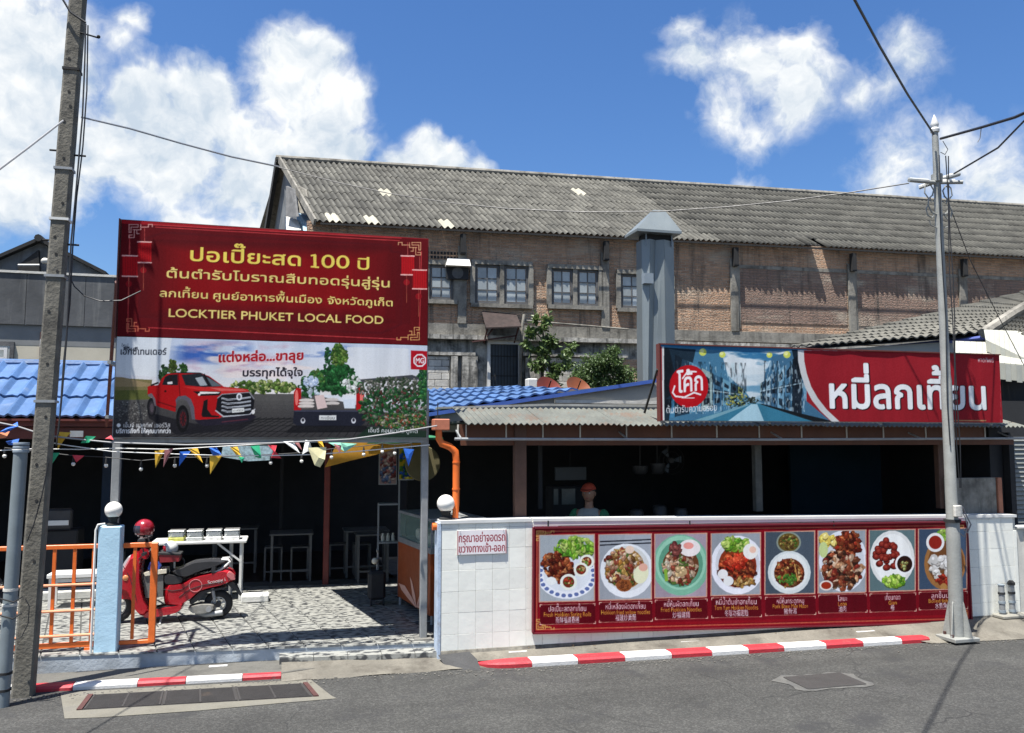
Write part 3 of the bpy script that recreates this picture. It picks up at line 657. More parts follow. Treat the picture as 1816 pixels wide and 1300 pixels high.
for z in (3.1,3.55,4.0): WB().box(3.36,3.99,YW_-.014,YW_-.002,z,z+.02).build('cross_bar', m_black, dr)
m_block = M('whitewashed_block', (.52,.50,.45), rough=.9, var=.25, scale=5, bump=.5, bscale=30, rnd=.18, dirt=((.3,.27,.22),.6,4))
def blocks(x0, x1, z0, z1, w, h, mat, nm):
    r = 0; z = z0
    while z < z1-.01:
        x = x0 - (w/2 if r % 2 else 0)
        while x < x1-.01:
            a, b = max(x, x0), min(x+w, x1)
            if b-a > .03: WB().cbox(a+.004, b-.004, YW_-.03, YW_+.04+random.uniform(0,.01), z+.004, min(z+h,z1)-.004, .006).build(nm, mat, wh)
            x += w
        z += h; r += 1
blocks(1.5, 2.43, 3.0, 3.98, .3, .15, m_block, 'block')
blocks(4.6, 5.5, 3.0, 4.0, .3, .15, m_block, 'block')
WB().box(6.32,7.1,YW_-.02,YW_+.05,2.8,4.0).build('brick_infill', m_brick, wh)
# broken lean-to under the first window
WB().hexa([(3.15,18.2,4.55),(3.95,18.2,4.6),(3.95,18.75,4.95),(3.15,18.75,5.0),(3.15,18.2,4.58),(3.95,18.2,4.63),(3.95,18.75,4.98),(3.15,18.75,5.03)]).build('rusty_awning', M('dark_rust',(.035,.022,.019),rough=.9,var=.4,scale=7), wh)
for a, b in (((3.2,18.25,4.6),(3.2,18.75,4.3)),((3.9,18.25,4.62),(3.9,18.75,4.32)),((3.2,18.3,4.4),(3.6,18.7,4.9)),((2.9,18.6,4.3),(3.9,18.5,4.45))): WB().bar(a, b, .03).build('awning_strut', m_rust, wh)
# roof
ex = Vector((1,0,0)); E0 = Vector((-.54,18.58,6.84)); R0 = Vector((-1.58,22,9.3)); ew = (R0-E0); SL = ew.length; ew.normalize(); nn = ex.cross(ew).normalized()
rf = WB().hexa([E0+ex*.05+ew*.25-nn*.06, E0+ex*31+ew*.25-nn*.06, R0+ex*31-nn*.06, R0+ex*.05-nn*.06, E0+ex*.05+ew*.25-nn*.04, E0+ex*31+ew*.25-nn*.04, R0+ex*31-nn*.04, R0+ex*.05-nn*.04]).build('roof', m_black, wh)
RB = Vector((-3.0,26.2,6.2))
WB().hexa([R0, R0+ex*31, RB+ex*32, RB, R0+nn*.03, R0+ex*31+nn*.03, RB+ex*32+nn*.03, RB+nn*.03]).build('rear_slope', m_oldc, rf)
m_rtile = M('roof_tile', (.088,.085,.072), rough=.95, var=.45, scale=2.2, bump=.6, bscale=25, rnd=.2, dirt=((.05,.05,.044),.52,3.2), streak=None)
m_ptile = M('new_roof_tile', (.36,.34,.27), rough=.9, var=.12, scale=4, rnd=.08)
ROWS, TL = 9, SL/9.0; TWD = .28
def wave_tile(wd, ln, waves, amp, seg=6, th=.012, tilt=.03, T=TW, e1=ex, e2=ew, e3=nn):
    mb = MB(); n = waves*seg; A = []; B = []
    for i in range(n+1):
        u = wd*i/n; h = amp*abs(math.sin(math.pi*i/seg))**.8 if False else amp*(.5-.5*math.cos(2*math.pi*i/seg))
        A.append(e1*u + e3*(h+tilt)); B.append(e1*u + e2*(ln*1.1) + e3*(h*.9))
    k = len(A); mb.v = [*A, *B, *[a-e3*th*1.6 for a in A]]
    for i in range(k-1): mb.f.append((i, i+1, k+i+1, k+i)); mb.f.append((i, 2*k+i, 2*k+i+1, i+1))
    if T: mb.v = [T.to_3x3() @ p for p in mb.v]
    me = bpy.data.meshes.new('tile'); me.from_pydata([tuple(p) for p in mb.v], [], mb.f)
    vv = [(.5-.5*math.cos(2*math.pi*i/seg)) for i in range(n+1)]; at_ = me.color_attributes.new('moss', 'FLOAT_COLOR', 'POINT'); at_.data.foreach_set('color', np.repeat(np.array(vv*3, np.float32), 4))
    for p in me.polygons[::2] if False else me.polygons: p.use_smooth = True
    try: me.set_sharp_from_angle(angle=math.radians(50))
    except Exception: pass
    return me
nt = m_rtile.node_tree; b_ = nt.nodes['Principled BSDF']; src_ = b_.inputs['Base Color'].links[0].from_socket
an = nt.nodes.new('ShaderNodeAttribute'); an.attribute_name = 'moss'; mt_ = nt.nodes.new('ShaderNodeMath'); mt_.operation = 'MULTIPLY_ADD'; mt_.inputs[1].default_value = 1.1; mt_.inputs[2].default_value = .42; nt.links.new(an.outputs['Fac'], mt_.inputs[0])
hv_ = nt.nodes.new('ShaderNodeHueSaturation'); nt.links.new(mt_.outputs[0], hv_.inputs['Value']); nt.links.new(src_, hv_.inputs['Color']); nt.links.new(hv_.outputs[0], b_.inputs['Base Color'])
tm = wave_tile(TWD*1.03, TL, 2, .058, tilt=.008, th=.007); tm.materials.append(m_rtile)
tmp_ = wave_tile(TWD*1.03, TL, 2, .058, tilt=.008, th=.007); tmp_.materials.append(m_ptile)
pale = [(683,349),(590,393),(674,400),(800,404),(1033,341)]
def planehit(px, py):
    d = ray(px, py, WYAW); o = Vector((0,0,EYE)); t = (E0-o).dot(nn)/d.dot(nn); q = o+d*t-E0
    w = q.dot(nn.cross(ex).normalized() if False else ew); # skewed basis solve
    a = np.array([[ex.x, ew.x],[ex.y, ew.y],[ex.z, ew.z]]); s = np.linalg.lstsq(a, np.array(q), rcond=None)[0]; return s
pale_t = {(int((planehit(*p)[0])//TWD), min(ROWS-1, max(0, int(planehit(*p)[1]//TL)))) for p in pale}
hole = planehit(1455, 440); hole_c = int(hole[0]//TWD)
cnt = 0; rest = MB()
for c in range(107):
    for r in range(ROWS):
        if r == 0 and c in (hole_c, ): continue
        a = E0 + ex*(c*TWD + random.uniform(-.006,.006)) + ew*(r*TL + random.uniform(-.01,.01)) + nn*random.uniform(0,.006)
        if r == 0 and c == hole_c-1: a += ew*(-.02)+nn*.05
        w = TW @ a
        if cnt < 298:
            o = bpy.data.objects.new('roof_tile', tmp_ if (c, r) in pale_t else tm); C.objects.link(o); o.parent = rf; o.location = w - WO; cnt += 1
        else:
            k = len(rest.v); rest.v += [w + v.co for v in tm.vertices]; rest.f += [tuple(i+k for i in p.vertices) for p in tm.polygons]
mossv = np.zeros(len(tm.vertices)*4, np.float32); tm.color_attributes['moss'].data.foreach_get('color', mossv)
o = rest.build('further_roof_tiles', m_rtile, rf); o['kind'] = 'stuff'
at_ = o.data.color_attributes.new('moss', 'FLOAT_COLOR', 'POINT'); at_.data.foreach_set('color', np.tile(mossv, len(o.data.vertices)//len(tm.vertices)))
for p in o.data.polygons: p.use_smooth = True
WB().box(-.45, 30, 18.485, 18.50, 6.775, 6.815).build('eave_shadow_board', m_black, rf)  # added board, gives the eave a straight shadow edge on the wall
WB().tube([R0-ex*.1+nn*.05, R0+ex*31+nn*.05], .075, 8).build('ridge_cap', m_oldc, rf)
B1 = atw(477, 405, 23.5); B2 = R0 + (B1-R0)*2.6
WB().bar(E0-ex*.03, R0-ex*.03+nn*.03, .05, .16).build('verge_board', m_oldc, rf); WB().bar(R0-ex*.06, B2-ex*.06, .10, .22).build('barge_board', m_black, rf)
# gable end with its opening
g0 = E0+Vector((.1,.3,-.1)); g1 = R0+Vector((.12,0,-.25)); g2 = B2+Vector((.12,0,0))
WB().add([g0, g1, g2, g2-Vector((0,0,3)), g0-Vector((0,0,2.5))], [(0,1,2,3,4)]).build('gable_wall', M('gable_sheet', (.17,.18,.185), rough=.8, var=.4, scale=2, streak=((.08,.08,.08),.55)), wh)
for px0, px1, y0, y1, mm in ((507,520,330,384,m_frame),(505,524,384,408,m_pale),(526,545,378,410,M('blue_cloth',(.35,.5,.62),rough=.8,var=.3,scale=9)),(528,540,330,378,m_oldc)):
    pts = [atw(px0,y0,20.2)-ex*.0, atw(px1,y0+6,20.0), atw(px1+6,y1,19.4), atw(px0,y1,19.8)]
    WB().prism(pts, (.05,-.02,0)).build('gable_panel', mm, wh)
tag(wh, wh['label'], 'warehouse')
# plants rooted on the warehouse front
def leaves(name, c, rad, n, size, mat, root, seed=1, shape=None, flatz=0):
    r = np.random.RandomState(seed); mb = MB()
    cl = [(Vector(r.randn(3))*.42) for _ in range(max(4, n//45))]
    for i in range(n):
        k = cl[r.randint(len(cl))]; q = k + Vector(r.randn(3))*.2
        if q.length > 1.15: q = q/q.length*r.uniform(.7,1.1)
        p = Vector(c) + Vector((q.x*rad[0], q.y*rad[1], q.z*rad[2]))
        if shape and not shape(p): continue
        t = Vector(r.randn(3)); t.z -= .3; t.normalize(); s = t.cross(Vector(r.randn(3))).normalized(); L_ = size*r.uniform(.6,1.3); nrm = t.cross(s)*L_*.12
        mb.add([p, p+t*L_*.45+s*L_*.28+nrm, p+t*L_, p+t*L_*.45-s*L_*.28+nrm], [(0,1,2,3)])
    o = mb.build(name, mat, root, smooth=False); return o
def M_leaf(name, col, var=.45):
    m = M(name, col, rough=.5, var=var, scale=5, bscale=20); b = m.node_tree.nodes['Principled BSDF']
    try: b.inputs['Subsurface Weight'].default_value = 0
    except Exception: pass
    N = m.node_tree.nodes; L = m.node_tree.links; src = b.inputs['Base Color'].links[0].from_socket
    tr = N.new('ShaderNodeBsdfTranslucent'); L.new(src, tr.inputs[0]); mx = N.new('ShaderNodeMixShader'); mx.inputs[0].default_value = .3
    L.new(b.outputs[0], mx.inputs[1]); L.new(tr.outputs[0], mx.inputs[2]); L.new(mx.outputs[0], N['Material Output'].inputs[0]); return m
m_leafa = M_leaf('broad_leaf', (.11,.17,.05)); m_leafb = M_leaf('fine_leaf', (.085,.14,.04)); m_bark = M('bark', (.14,.12,.09), rough=.95, var=.3, scale=8, bump=.5)
pb = TW @ Vector((4.62,18.2,3.1))
t = thing('sapling', 'broad leaved sapling growing up the stained wall beside the barred door', 'tree', pb)
WB().tube([(4.62,18.2,3.0),(4.6,18.15,3.6),(4.5,18.2,4.1),(4.42,18.2,4.6),(4.4,18.2,4.95)], [.05,.04,.03,.02,.01], 7).build('trunk', m_bark, t)
for a, b in (((4.6,18.15,3.5),(4.2,18.0,3.9)),((4.5,18.2,4.0),(4.85,18.1,4.3)),((4.55,18.2,3.8),(4.95,18.1,3.7)),((4.45,18.2,4.3),(4.15,18.1,4.5))): WB().tube([a, (Vector(a)+Vector(b))/2+Vector((0,0,.06)), b], [.02,.014,.006], 5).build('branch', m_bark, t)
for k, (x, z, rx, rz, n) in enumerate(((4.42,4.7,.24,.28,240),(4.15,4.35,.22,.22,220),(4.5,4.2,.3,.3,300),(4.9,4.1,.22,.25,200),(4.25,3.9,.28,.25,260),(4.75,3.75,.3,.22,260),(4.55,3.4,.3,.25,260))):
    o = leaves('foliage', TW @ Vector((x,18.1,z)), (rx,.22,rz), n, .12, m_leafa, t, 20+k)
pb = TW @ Vector((5.55,17.2,3.0))
t = thing('shrub', 'dense fine leaved shrub rising behind the blue roof near the brick infill', 'shrub', pb)
for k in range(7): WB().tube([(5.55,17.3,2.9),(5.3+.1*k,17.2,3.3),(5.0+.19*k,17.2,3.6+.1*(k % 3))], [.03,.02,.006], 5).build('stem', m_bark, t)
for k, (x, z, rx, rz, n) in enumerate(((5.55,3.75,.40,.28,1700),(5.1,3.5,.38,.28,1300),(5.95,3.5,.4,.3,1500),(5.5,3.3,.55,.3,1500),(5.25,3.75,.24,.24,700),(5.75,4.0,.18,.2,500))):
    leaves('foliage', TW @ Vector((x,17.2,z)), (rx,.3,rz), n, .065, m_leafb, t, 40+k)
# satellite dishes and box on the blue roof
m_dish = M('red_dish', (.17,.03,.018), rough=.5, var=.15, scale=4)
for k, (px, py, sz, lab, ma) in enumerate(((970,690,.27,'dark red satellite dish beside the white box behind the blue roof',m_dish),(1022,690,.27,'orange satellite dish half hidden by shrub leaves behind the blue roof',M('orange_dish',(.24,.07,.025),rough=.5,var=.15,scale=4)))):
    c = at(px, py+6, 14.5); t = thing('satellite_dish', lab, 'satellite dish', c, 'satellite dishes behind the blue roof')
    d = MB().lathe((0,0,0), [(.02,.0),(sz*.5,.03),(sz,.11),(sz*1.0,.12),(sz*.5,.045),(.02,.012)], 28, 'z'); R = Matrix.Rotation(math.radians(52), 4, 'X') @ Matrix.Rotation(.3,4,'Y')
    d.v = [c + (R @ p) for p in d.v]; d.build('dish', ma, t); MB().tube([c+Vector((0,-.0,0)), c+Vector((0,-.25,.2))], .012, 6).build('feed_arm', m_black, t); MB().tube([c-Vector((0,0,.05)), c-Vector((0,0,1.2))], .03, 8).build('mast', m_tin, t)
c = at(945, 690, 14.4); t = tag(MB().cbox(c.x-.09,c.x+.09,c.y,c.y+.2,c.z-.5,c.z+.19,.015).build('vent_box', m_white, origin=(c.x,c.y,c.z-.5)), 'small white box standing beside the dark red dish behind the blue roof', 'box')

# ================================================================ grey house at the back left
gh = thing('grey_house', 'old grey house with a clad parapet and a gable behind the blue tiled eave', 'house', (-5, 16, 0))
m_clad = M('parapet_sheet', (.085,.088,.09), rough=.8, var=.35, scale=1.5, bump=.3, bscale=12, rnd=.12, streak=((.16,.16,.15),.52))
x = -8.0
while x < -2.0:
    MB().box(x+.004, x+.456, 15.95, 16.0+random.uniform(0,.006), 4.07, 4.95).build('cladding_panel', m_clad, gh); x += .46
MB().box(-8,-2.0,15.93,16.05,4.95,4.99).build('parapet_cap', m_pale, gh)
MB().box(-8,-2.0,16.0,16.1,3.72,4.07).build('shaded_wall', M('shaded_render',(.2,.205,.2),rough=.9,var=.15,scale=2,dirt=((.13,.13,.125),.55,2)), gh)  # upper band of the wall, its shade given by a darker grey
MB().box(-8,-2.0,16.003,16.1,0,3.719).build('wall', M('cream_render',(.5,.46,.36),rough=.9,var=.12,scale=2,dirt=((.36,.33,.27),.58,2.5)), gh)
MB().box(-8,-7.8,16.11,22,0,4.9).box(-2.2,-2.0,16.11,22,0,4.9).build('side_wall', m_oldc, gh)
MB().box(-4.08,-3.92,15.97,16.0,2.9,3.95).build('downpipe', m_rust, gh); MB().box(-4.06,-3.94,15.9,15.968,3.68,3.82).build('junction_box', m_white, gh)
w = MB().box(-5.1,-4.47,15.96,16.0,3.7,3.77).box(-5.1,-4.47,15.96,16.0,3.3,3.36).box(-4.53,-4.47,15.96,16.0,3.36,3.7).build('window', m_frame, gh)
MB().box(-5.0,-4.55,15.9,15.93,3.62,3.66).box(-5.0,-4.55,15.9,15.93,3.46,3.5).box(-4.6,-4.55,15.9,15.93,3.5,3.62).build('sash', m_white, w); MB().box(-5.0,-4.53,15.97,15.99,3.36,3.7).build('pane', m_pane, w)
w = MB().box(-3.45,-2.9,15.96,16.0,3.28,3.36).build('window', m_frame, gh); MB().box(-3.42,-2.9,15.98,15.995,3.0,3.28).build('pane', m_white, w)
# its gable roof behind the parapet
a, b, c = at(-20,470,17.5), at(72,430,17.5), at(190,490,17.5)
MB().add([a+Vector((0,.02,0)), b+Vector((0,.02,0)), c+Vector((0,.02,0)), c+Vector((0,.02,-.8)), a+Vector((0,.02,-.8))], [(0,1,2,3,4)]).build('gable', M('gable_grey',(.17,.18,.185),rough=.9,var=.3,scale=3,streak=((.1,.1,.1),.5)), gh)
MB().prism([at(32,470,17.4), at(68,443,17.4), at(70,482,17.4), at(32,486,17.4)], (0,.1,0)).build('gable_opening', m_black, gh)
for p, q in ((a, b), (b, c)):
    d = (q-p); u = Vector((0,-.15,0)); MB().hexa([p+u, q+u, q+Vector((0,4,0)), p+Vector((0,4,0)), p+u+Vector((0,0,.07)), q+u+Vector((0,0,.07)), q+Vector((0,4,.07)), p+Vector((0,4,.07))]).build('roof_slope', m_black, gh)
MB().tube([b+Vector((0,-.18,.05)), b+Vector((0,1,.05))], .07, 8).build('ridge_end', m_black, gh); MB().tube([at(32,470,17.3),at(70,470,17.3)], .02, 6).build('gable_rail', m_white, gh); MB().ball(at(80,463,17.2),.06,10,8,(1.2,1,1)).build('finial', m_pale, gh)
# ================================================================ left restaurant
m_blue = M('blue_roof_tile', (.066,.138,.29), rough=.5, var=.25, scale=3, bump=.25, bscale=30, rnd=.12, dirt=((.15,.20,.28), .58, 4), streak=((.05,.09,.17),.58))
m_fascia = M('red_brown_fascia', (.12,.024,.015), rough=.6, var=.2, scale=3, rnd=.1)
m_orange = M('orange_paint', (.72,.145,.02), rough=.45, var=.12, scale=6, bump=.15, bscale=40, dirt=((.30,.07,.03), .68, 9))
m_steel = M('galvanised_steel', (.30,.31,.31), rough=.5, var=.2, scale=6, metal=.3, dirt=((.18,.17,.16),.6,9))
m_whitep = M('white_paint', (.62,.62,.59), rough=.5, var=.08, scale=5, dirt=((.45,.43,.38),.66,7))
m_wtile = M('white_wall_tile', (.78,.78,.705), rough=.3, var=.05, scale=3, bump=.18, bscale=16, rnd=.04, dirt=((.46,.43,.36),.66,6))
m_cream = M('cream_plastic', (.62,.58,.46), rough=.5, var=.1, scale=5)
lr = thing('left_restaurant', 'open fronted dining hall under the blue tiled roof behind the forecourt', 'restaurant', (-2, 12, 0))
EY, EZ, RY, RZ = 11.35, 2.37, 12.75, 3.13
dv = Vector((0, RY-EY, RZ-EZ)); DL = dv.length; dv.normalize(); dn = Vector((1,0,0)).cross(dv).normalized()
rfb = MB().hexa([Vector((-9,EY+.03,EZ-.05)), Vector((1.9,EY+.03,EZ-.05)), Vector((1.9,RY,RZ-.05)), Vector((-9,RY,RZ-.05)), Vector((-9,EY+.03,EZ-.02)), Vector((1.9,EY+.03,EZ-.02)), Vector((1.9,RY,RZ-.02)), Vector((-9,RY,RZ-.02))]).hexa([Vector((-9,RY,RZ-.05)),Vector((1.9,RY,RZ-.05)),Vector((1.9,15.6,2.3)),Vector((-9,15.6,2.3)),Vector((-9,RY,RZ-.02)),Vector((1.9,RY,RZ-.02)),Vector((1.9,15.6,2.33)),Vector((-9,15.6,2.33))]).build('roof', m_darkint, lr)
def roman_tile(w, ln, e2, e3):
    prof = [(0,.0),(.06,.0),(.30,.004),(.50,.006),(.60,.014),(.70,.045),(.78,.06),(.86,.045),(.95,.012),(1.02,.0)]
    mb = MB(); e1 = Vector((1,0,0)); A = [e1*(w*u)+e3*(h*.8+.03)+e2*(.03*math.sin(u*math.pi*2)) for u, h in prof]; B = [e1*(w*u)+e3*(h*.8)+e2*ln*1.06 for u, h in prof]; k = len(A)
    D = [a-e3*.025 for a in A]; me = bpy.data.meshes.new('tile'); fs = []
    for i in range(k-1): fs += [(i,i+1,k+i+1,k+i),(i,2*k+i,2*k+i+1,i+1)]
    me.from_pydata([tuple(p) for p in A+B+D], [], fs)
    for p in me.polygons: p.use_smooth = True
    try: me.set_sharp_from_angle(angle=math.radians(55))
    except Exception: pass
    return me
bt = roman_tile(.245, DL/3, dv, dn); bt.materials.append(m_blue); x = -4.6
while x < 1.7:
    for r in range(3):
        o = bpy.data.objects.new('roof_tile', bt); C.objects.link(o); o.parent = rfb; o.location = Vector((x, EY, EZ)) + dv*(DL/3*r + (.0 if r else -.02)) + dn*.01 - Vector(lr['_o'])
    x += .245
for i in range(27): MB().tube([(-4.7+i*.25,RY,RZ+.015),(-4.45+i*.25,RY,RZ+.02)], [.055,.05], 8).build('ridge_tile', m_blue, rfb)
MB().box(-9,1.9,EY+.02,EY+.06,2.27,2.345).build('fascia_board', m_fascia, lr); MB().box(-9,1.9,EY+.1,EY+.16,2.12,2.26).build('lower_beam', m_fascia, lr)
MB().box(-9,1.9,EY-.06,EY+.015,2.335,2.36).build('gutter', m_fascia, lr)
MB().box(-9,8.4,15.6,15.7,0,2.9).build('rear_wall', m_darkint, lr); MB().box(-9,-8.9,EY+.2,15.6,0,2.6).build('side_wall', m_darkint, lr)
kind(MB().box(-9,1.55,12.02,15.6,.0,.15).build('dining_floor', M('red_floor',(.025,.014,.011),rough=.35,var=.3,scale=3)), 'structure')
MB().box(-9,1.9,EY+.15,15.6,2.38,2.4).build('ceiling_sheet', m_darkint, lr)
MB().cbox(.54,.62,11.9,11.98,.15,2.3,.008).build('post', M('red_post',(.16,.02,.012),rough=.5,var=.25,scale=8), lr)
MB().cbox(-.05,.0,13.2,13.25,.15,2.3,.005).build('post', m_darkint, lr)
MB().cbox(-2.55,-2.3,13.5,13.7,.15,2.3,.01).build('post', M('blue_dark',(.02,.04,.08),rough=.7,var=.2,scale=3), lr)
# boards with notices under the eave
for px0,px1,y0,y1 in ((125,148,764,775),): 
    a, b = at(px0,y0,11.3), at(px1,y1,11.3); MB().box(a.x,b.x,11.28,11.3,b.z,a.z).build('name_plate', m_steel, lr)

def table(name, label, x0, x1, y0, y1, h, mat, z=.155, group=None, low=True, t=.025):
    r = thing(name, label, 'table', (x0, y0, z), group)
    MB().cbox(x0,x1,y0,y1,z+h-t,z+h,.006).build('table_top', mat, r)
    for x in (x0+.02, x1-.05):
        for y in (y0+.02, y1-.05): MB().box(x,x+.03,y,y+.03,z,z+h-t).build('leg', mat, r)
    MB().box(x0+.05,x1-.05,y0+.025,y0+.045,z+.14 if low else z+h-.1,z+.165 if low else z+h-.06).build('rail', mat, r)
    return r
m_tbl = M('grey_metal', (.10,.10,.095), rough=.5, var=.15, scale=6)
G = 'metal framed dining tables in the dark hall'
table('dining_table', 'grey framed dining table with two stools under it beside the red post', -.17, .42, 12.25, 12.8, .66, m_tbl, group=G)
table('dining_table', 'dim dining table behind the black trolley near the orange food cart', .86, 1.5, 12.4, 12.95, .66, m_tbl, group=G)
table('dining_table', 'dim dining table deepest in the hall behind the white folding table', -1.0, -.35, 13.2, 13.75, .66, m_tbl, group=G)
table('dining_table', 'grey dining table half hidden right of the red post', .98, 1.45, 11.9, 12.3, .66, m_tbl, group=G)
def stool(label, x, y):
    r = thing('stool', label, 'stool', (x, y, .155), 'metal framed stools in the dark hall')
    MB().cbox(x,x+.25,y,y+.25,.59,.61,.005).build('seat', m_tbl, r)
    for a in (0,.225):
        for b in (0,.225): MB().box(x+a,x+a+.022,y+b,y+b+.022,.155,.589).build('leg', m_tbl, r)
    MB().box(x+.022,x+.225,y+.003,y+.02,.26,.28).build('rail', m_tbl, r)
stool('stool tucked under the left half of the framed table beside the red post', -.24, 12.5); stool('stool tucked under the framed table on the side nearer the red post', .12, 12.45)
stool('dim stool standing just past the red post in the dark hall', .66, 12.6); stool('dim stool under the table behind the black trolley', 1.0, 12.55)
stool('dim stool by the low white bench behind the orange gate', -2.3, 12.4)

# white folding table with tins on it
ft = thing('folding_table', 'white folding table with slanted braces behind the parked red scooter', 'table', (-.9, 11.2, .16))
MB().cbox(-1.52,-.42,11.0,11.5,.85,.885,.008).build('table_top', m_whitep, ft)
for x in (-.5,): 
    for y in (11.03, 11.45): MB().box(x,x+.028,y,y+.028,.16,.85).build('leg', m_whitep, ft)
for x in (-1.3,-.62): 
    for y in (11.06, 11.43): MB().box(x,x+.022,y,y+.022,.16,.85).build('leg', m_steel, ft)
MB().bar((-.48,11.04,.62),(-.76,11.04,.85),.022).build('brace', m_whitep, ft); MB().bar((-1.48,11.04,.7),(-1.3,11.04,.85),.022).build('brace', m_whitep, ft)
m_clear = M_glass('clear_plastic', (.8,.85,.85), .12, .35)
m_silver = M('silver_tray', (.6,.6,.58), rough=.3, var=.12, scale=6, metal=.7)
for i, (x, c, lab) in enumerate(((-1.33,(.55,.55,.12),'food tub with a yellow label at the scooter end of the white folding table'),(-1.12,(.5,.52,.5),'food tub with mixed green packets, second along the white folding table'),(-.9,(.75,.75,.72),'white filled food tub, third along the white folding table'),(-.69,(.75,.75,.72),'white filled food tub at the bare end of the white folding table'))):
    t = thing('food_tub', lab, 'tub', (x, 11.05, .886), 'clear tubs on the folding table')
    MB().cbox(x,x+.18,11.05,11.3,.887,.93,.006).build('tray', M('tub_fill_%s' % 'abcd'[i], c, rough=.6, var=.3, scale=30), t); MB().cbox(x+.004,x+.176,11.054,11.296,.931,1.0,.012).build('lid', m_clear, t); MB().cbox(x+.0,x+.18,11.05,11.3,1.001,1.01,.004).build('rim', m_silver, t)
# low white bench / steps behind the gate
table('low_table', 'low white table standing behind the orange gate bars', -2.62, -2.0, 11.0, 11.35, .4, m_whitep, low=False, t=.05)
tag(MB().cbox(-3.0,-1.85,11.6,11.9,.16,.26,.01).build('step_block', M('pale_stone',(.5,.5,.46),rough=.9,var=.2,scale=5,bump=.4,bscale=30), origin=(-2.4,11.6,.16)), 'long pale stone step behind the low white table and orange gate', 'step')
tag(MB().cbox(-.46,-.14,10.8,11.05,.16,.245,.012).build('stone_block', M('white_stone',(.62,.62,.58),rough=.9,var=.15,scale=6,bump=.5,bscale=30), origin=(-.3,10.8,.16)), 'short white concrete block on the tiles behind the rear wheel of the red scooter', 'block')
# stacked black boxes behind the concrete pole
t = thing('delivery_box', 'black box with a white band stacked behind the concrete pole', 'box', (-2.9,11.9,.26))
MB().cbox(-3.05,-2.5,11.9,12.3,.262,.98,.02).build('box_body', m_darkint, t); MB().cbox(-3.0,-2.56,11.86,11.9,.98,1.25,.03).build('box_lid', M('black_vinyl',(.035,.035,.038),rough=.35,var=.2,scale=8), t); MB().box(-2.98,-2.6,11.84,11.862,1.04,1.1).build('band', m_whitep, t)
# black trolley and frames by the food cart
t = thing('hand_trolley', 'black upright bag trolley parked on the tiles beside the orange food cart', 'trolley', (1.08,10.3,.16))
MB().cbox(1.0,1.2,10.25,10.45,.22,.55,.03).build('bag', M('black_canvas',(.018,.018,.02),rough=.8,var=.3,scale=9), t); MB().tube([(1.1,10.42,.3),(1.12,10.42,.75),(1.1,10.35,.8)],.012,8).build('handle', m_steel, t); MB().ball((1.08,10.38,.66),.04,10,8).build('knob', m_cream, t)
for x in (1.02,1.16): MB().lathe((x,10.24,.2),[(.04,0),(.04,.02)],12,'x').build('wheel', m_darkint, t)

# food cart with glass case and lily print
fcart = thing('food_cart', 'orange food cart with a glass case behind the tiled wall corner', 'food cart', (1.5, 9.7, .16))
a0, a1 = Vector((1.34,10.25,0)), Vector((1.52,9.0,0)); wv = Vector((.6,.09,0))
def cartbox(z0, z1, i=0.0):
    p = [a0+wv*i-Vector((0,i,0))*.6, a0+wv*(1-i), a1+wv*(1-i), a1+wv*i+Vector((0,i,0))*.6]; return MB().hexa([(q.x,q.y,z0) for q in p]+[(q.x,q.y,z1) for q in p])
cartbox(.26,.90).build('cart_body', M('shaded_cart_orange',(.30,.06,.012),rough=.5,var=.15,scale=6), fcart); cartbox(.901,.96).build('counter', m_steel, fcart); cartbox(.961,1.24,.03).build('glass_case', M_glass('case_glass',(.5,.7,.6),.05,.22), fcart); cartbox(1.241,1.27).build('case_roof', m_steel, fcart)  # darker orange carries the shade that lies on the cart
for q in (a0, a1, a0+wv, a1+wv): MB().box(q.x-.0,q.x+.02,q.y-.02,q.y,.96,1.24).build('case_post', m_steel, fcart); MB().tube([(q.x+.03,q.y-.02 if q.y>9.5 else q.y+.05,.16),(q.x+.03,q.y-.02 if q.y>9.5 else q.y+.05,.26)],.02,8).build('cart_leg', m_steel, fcart)
mp_ = M('lily_print',(.78,.42,.30),rough=.5,var=.1,scale=6)
dcart = (a1-a0).normalized(); oc = Vector((-.004,0,0))
def cp(t, z): q = a0.lerp(a1, t) + oc; return Vector((q.x, q.y, z))
for pts in (((.05,.42),(.25,.43),(.5,.34),(.62,.26),(.4,.30),(.15,.36)),((.42,.56),(.48,.52),(.58,.38),(.62,.27),(.5,.36)),((.62,.27),(.7,.4),(.82,.46),(.78,.34)),((.6,.27),(.75,.28),(.95,.3),(.8,.38))): MB().prism([cp(*p) for p in pts], (-.003,0,0)).build('lily_petal', mp_, fcart)
for i in range(3): MB().cbox(1.5,1.7,9.3+i*.25,9.45+i*.25,.962,1.08,.02).build('tray', m_silver if i % 2 else m_cream, fcart)
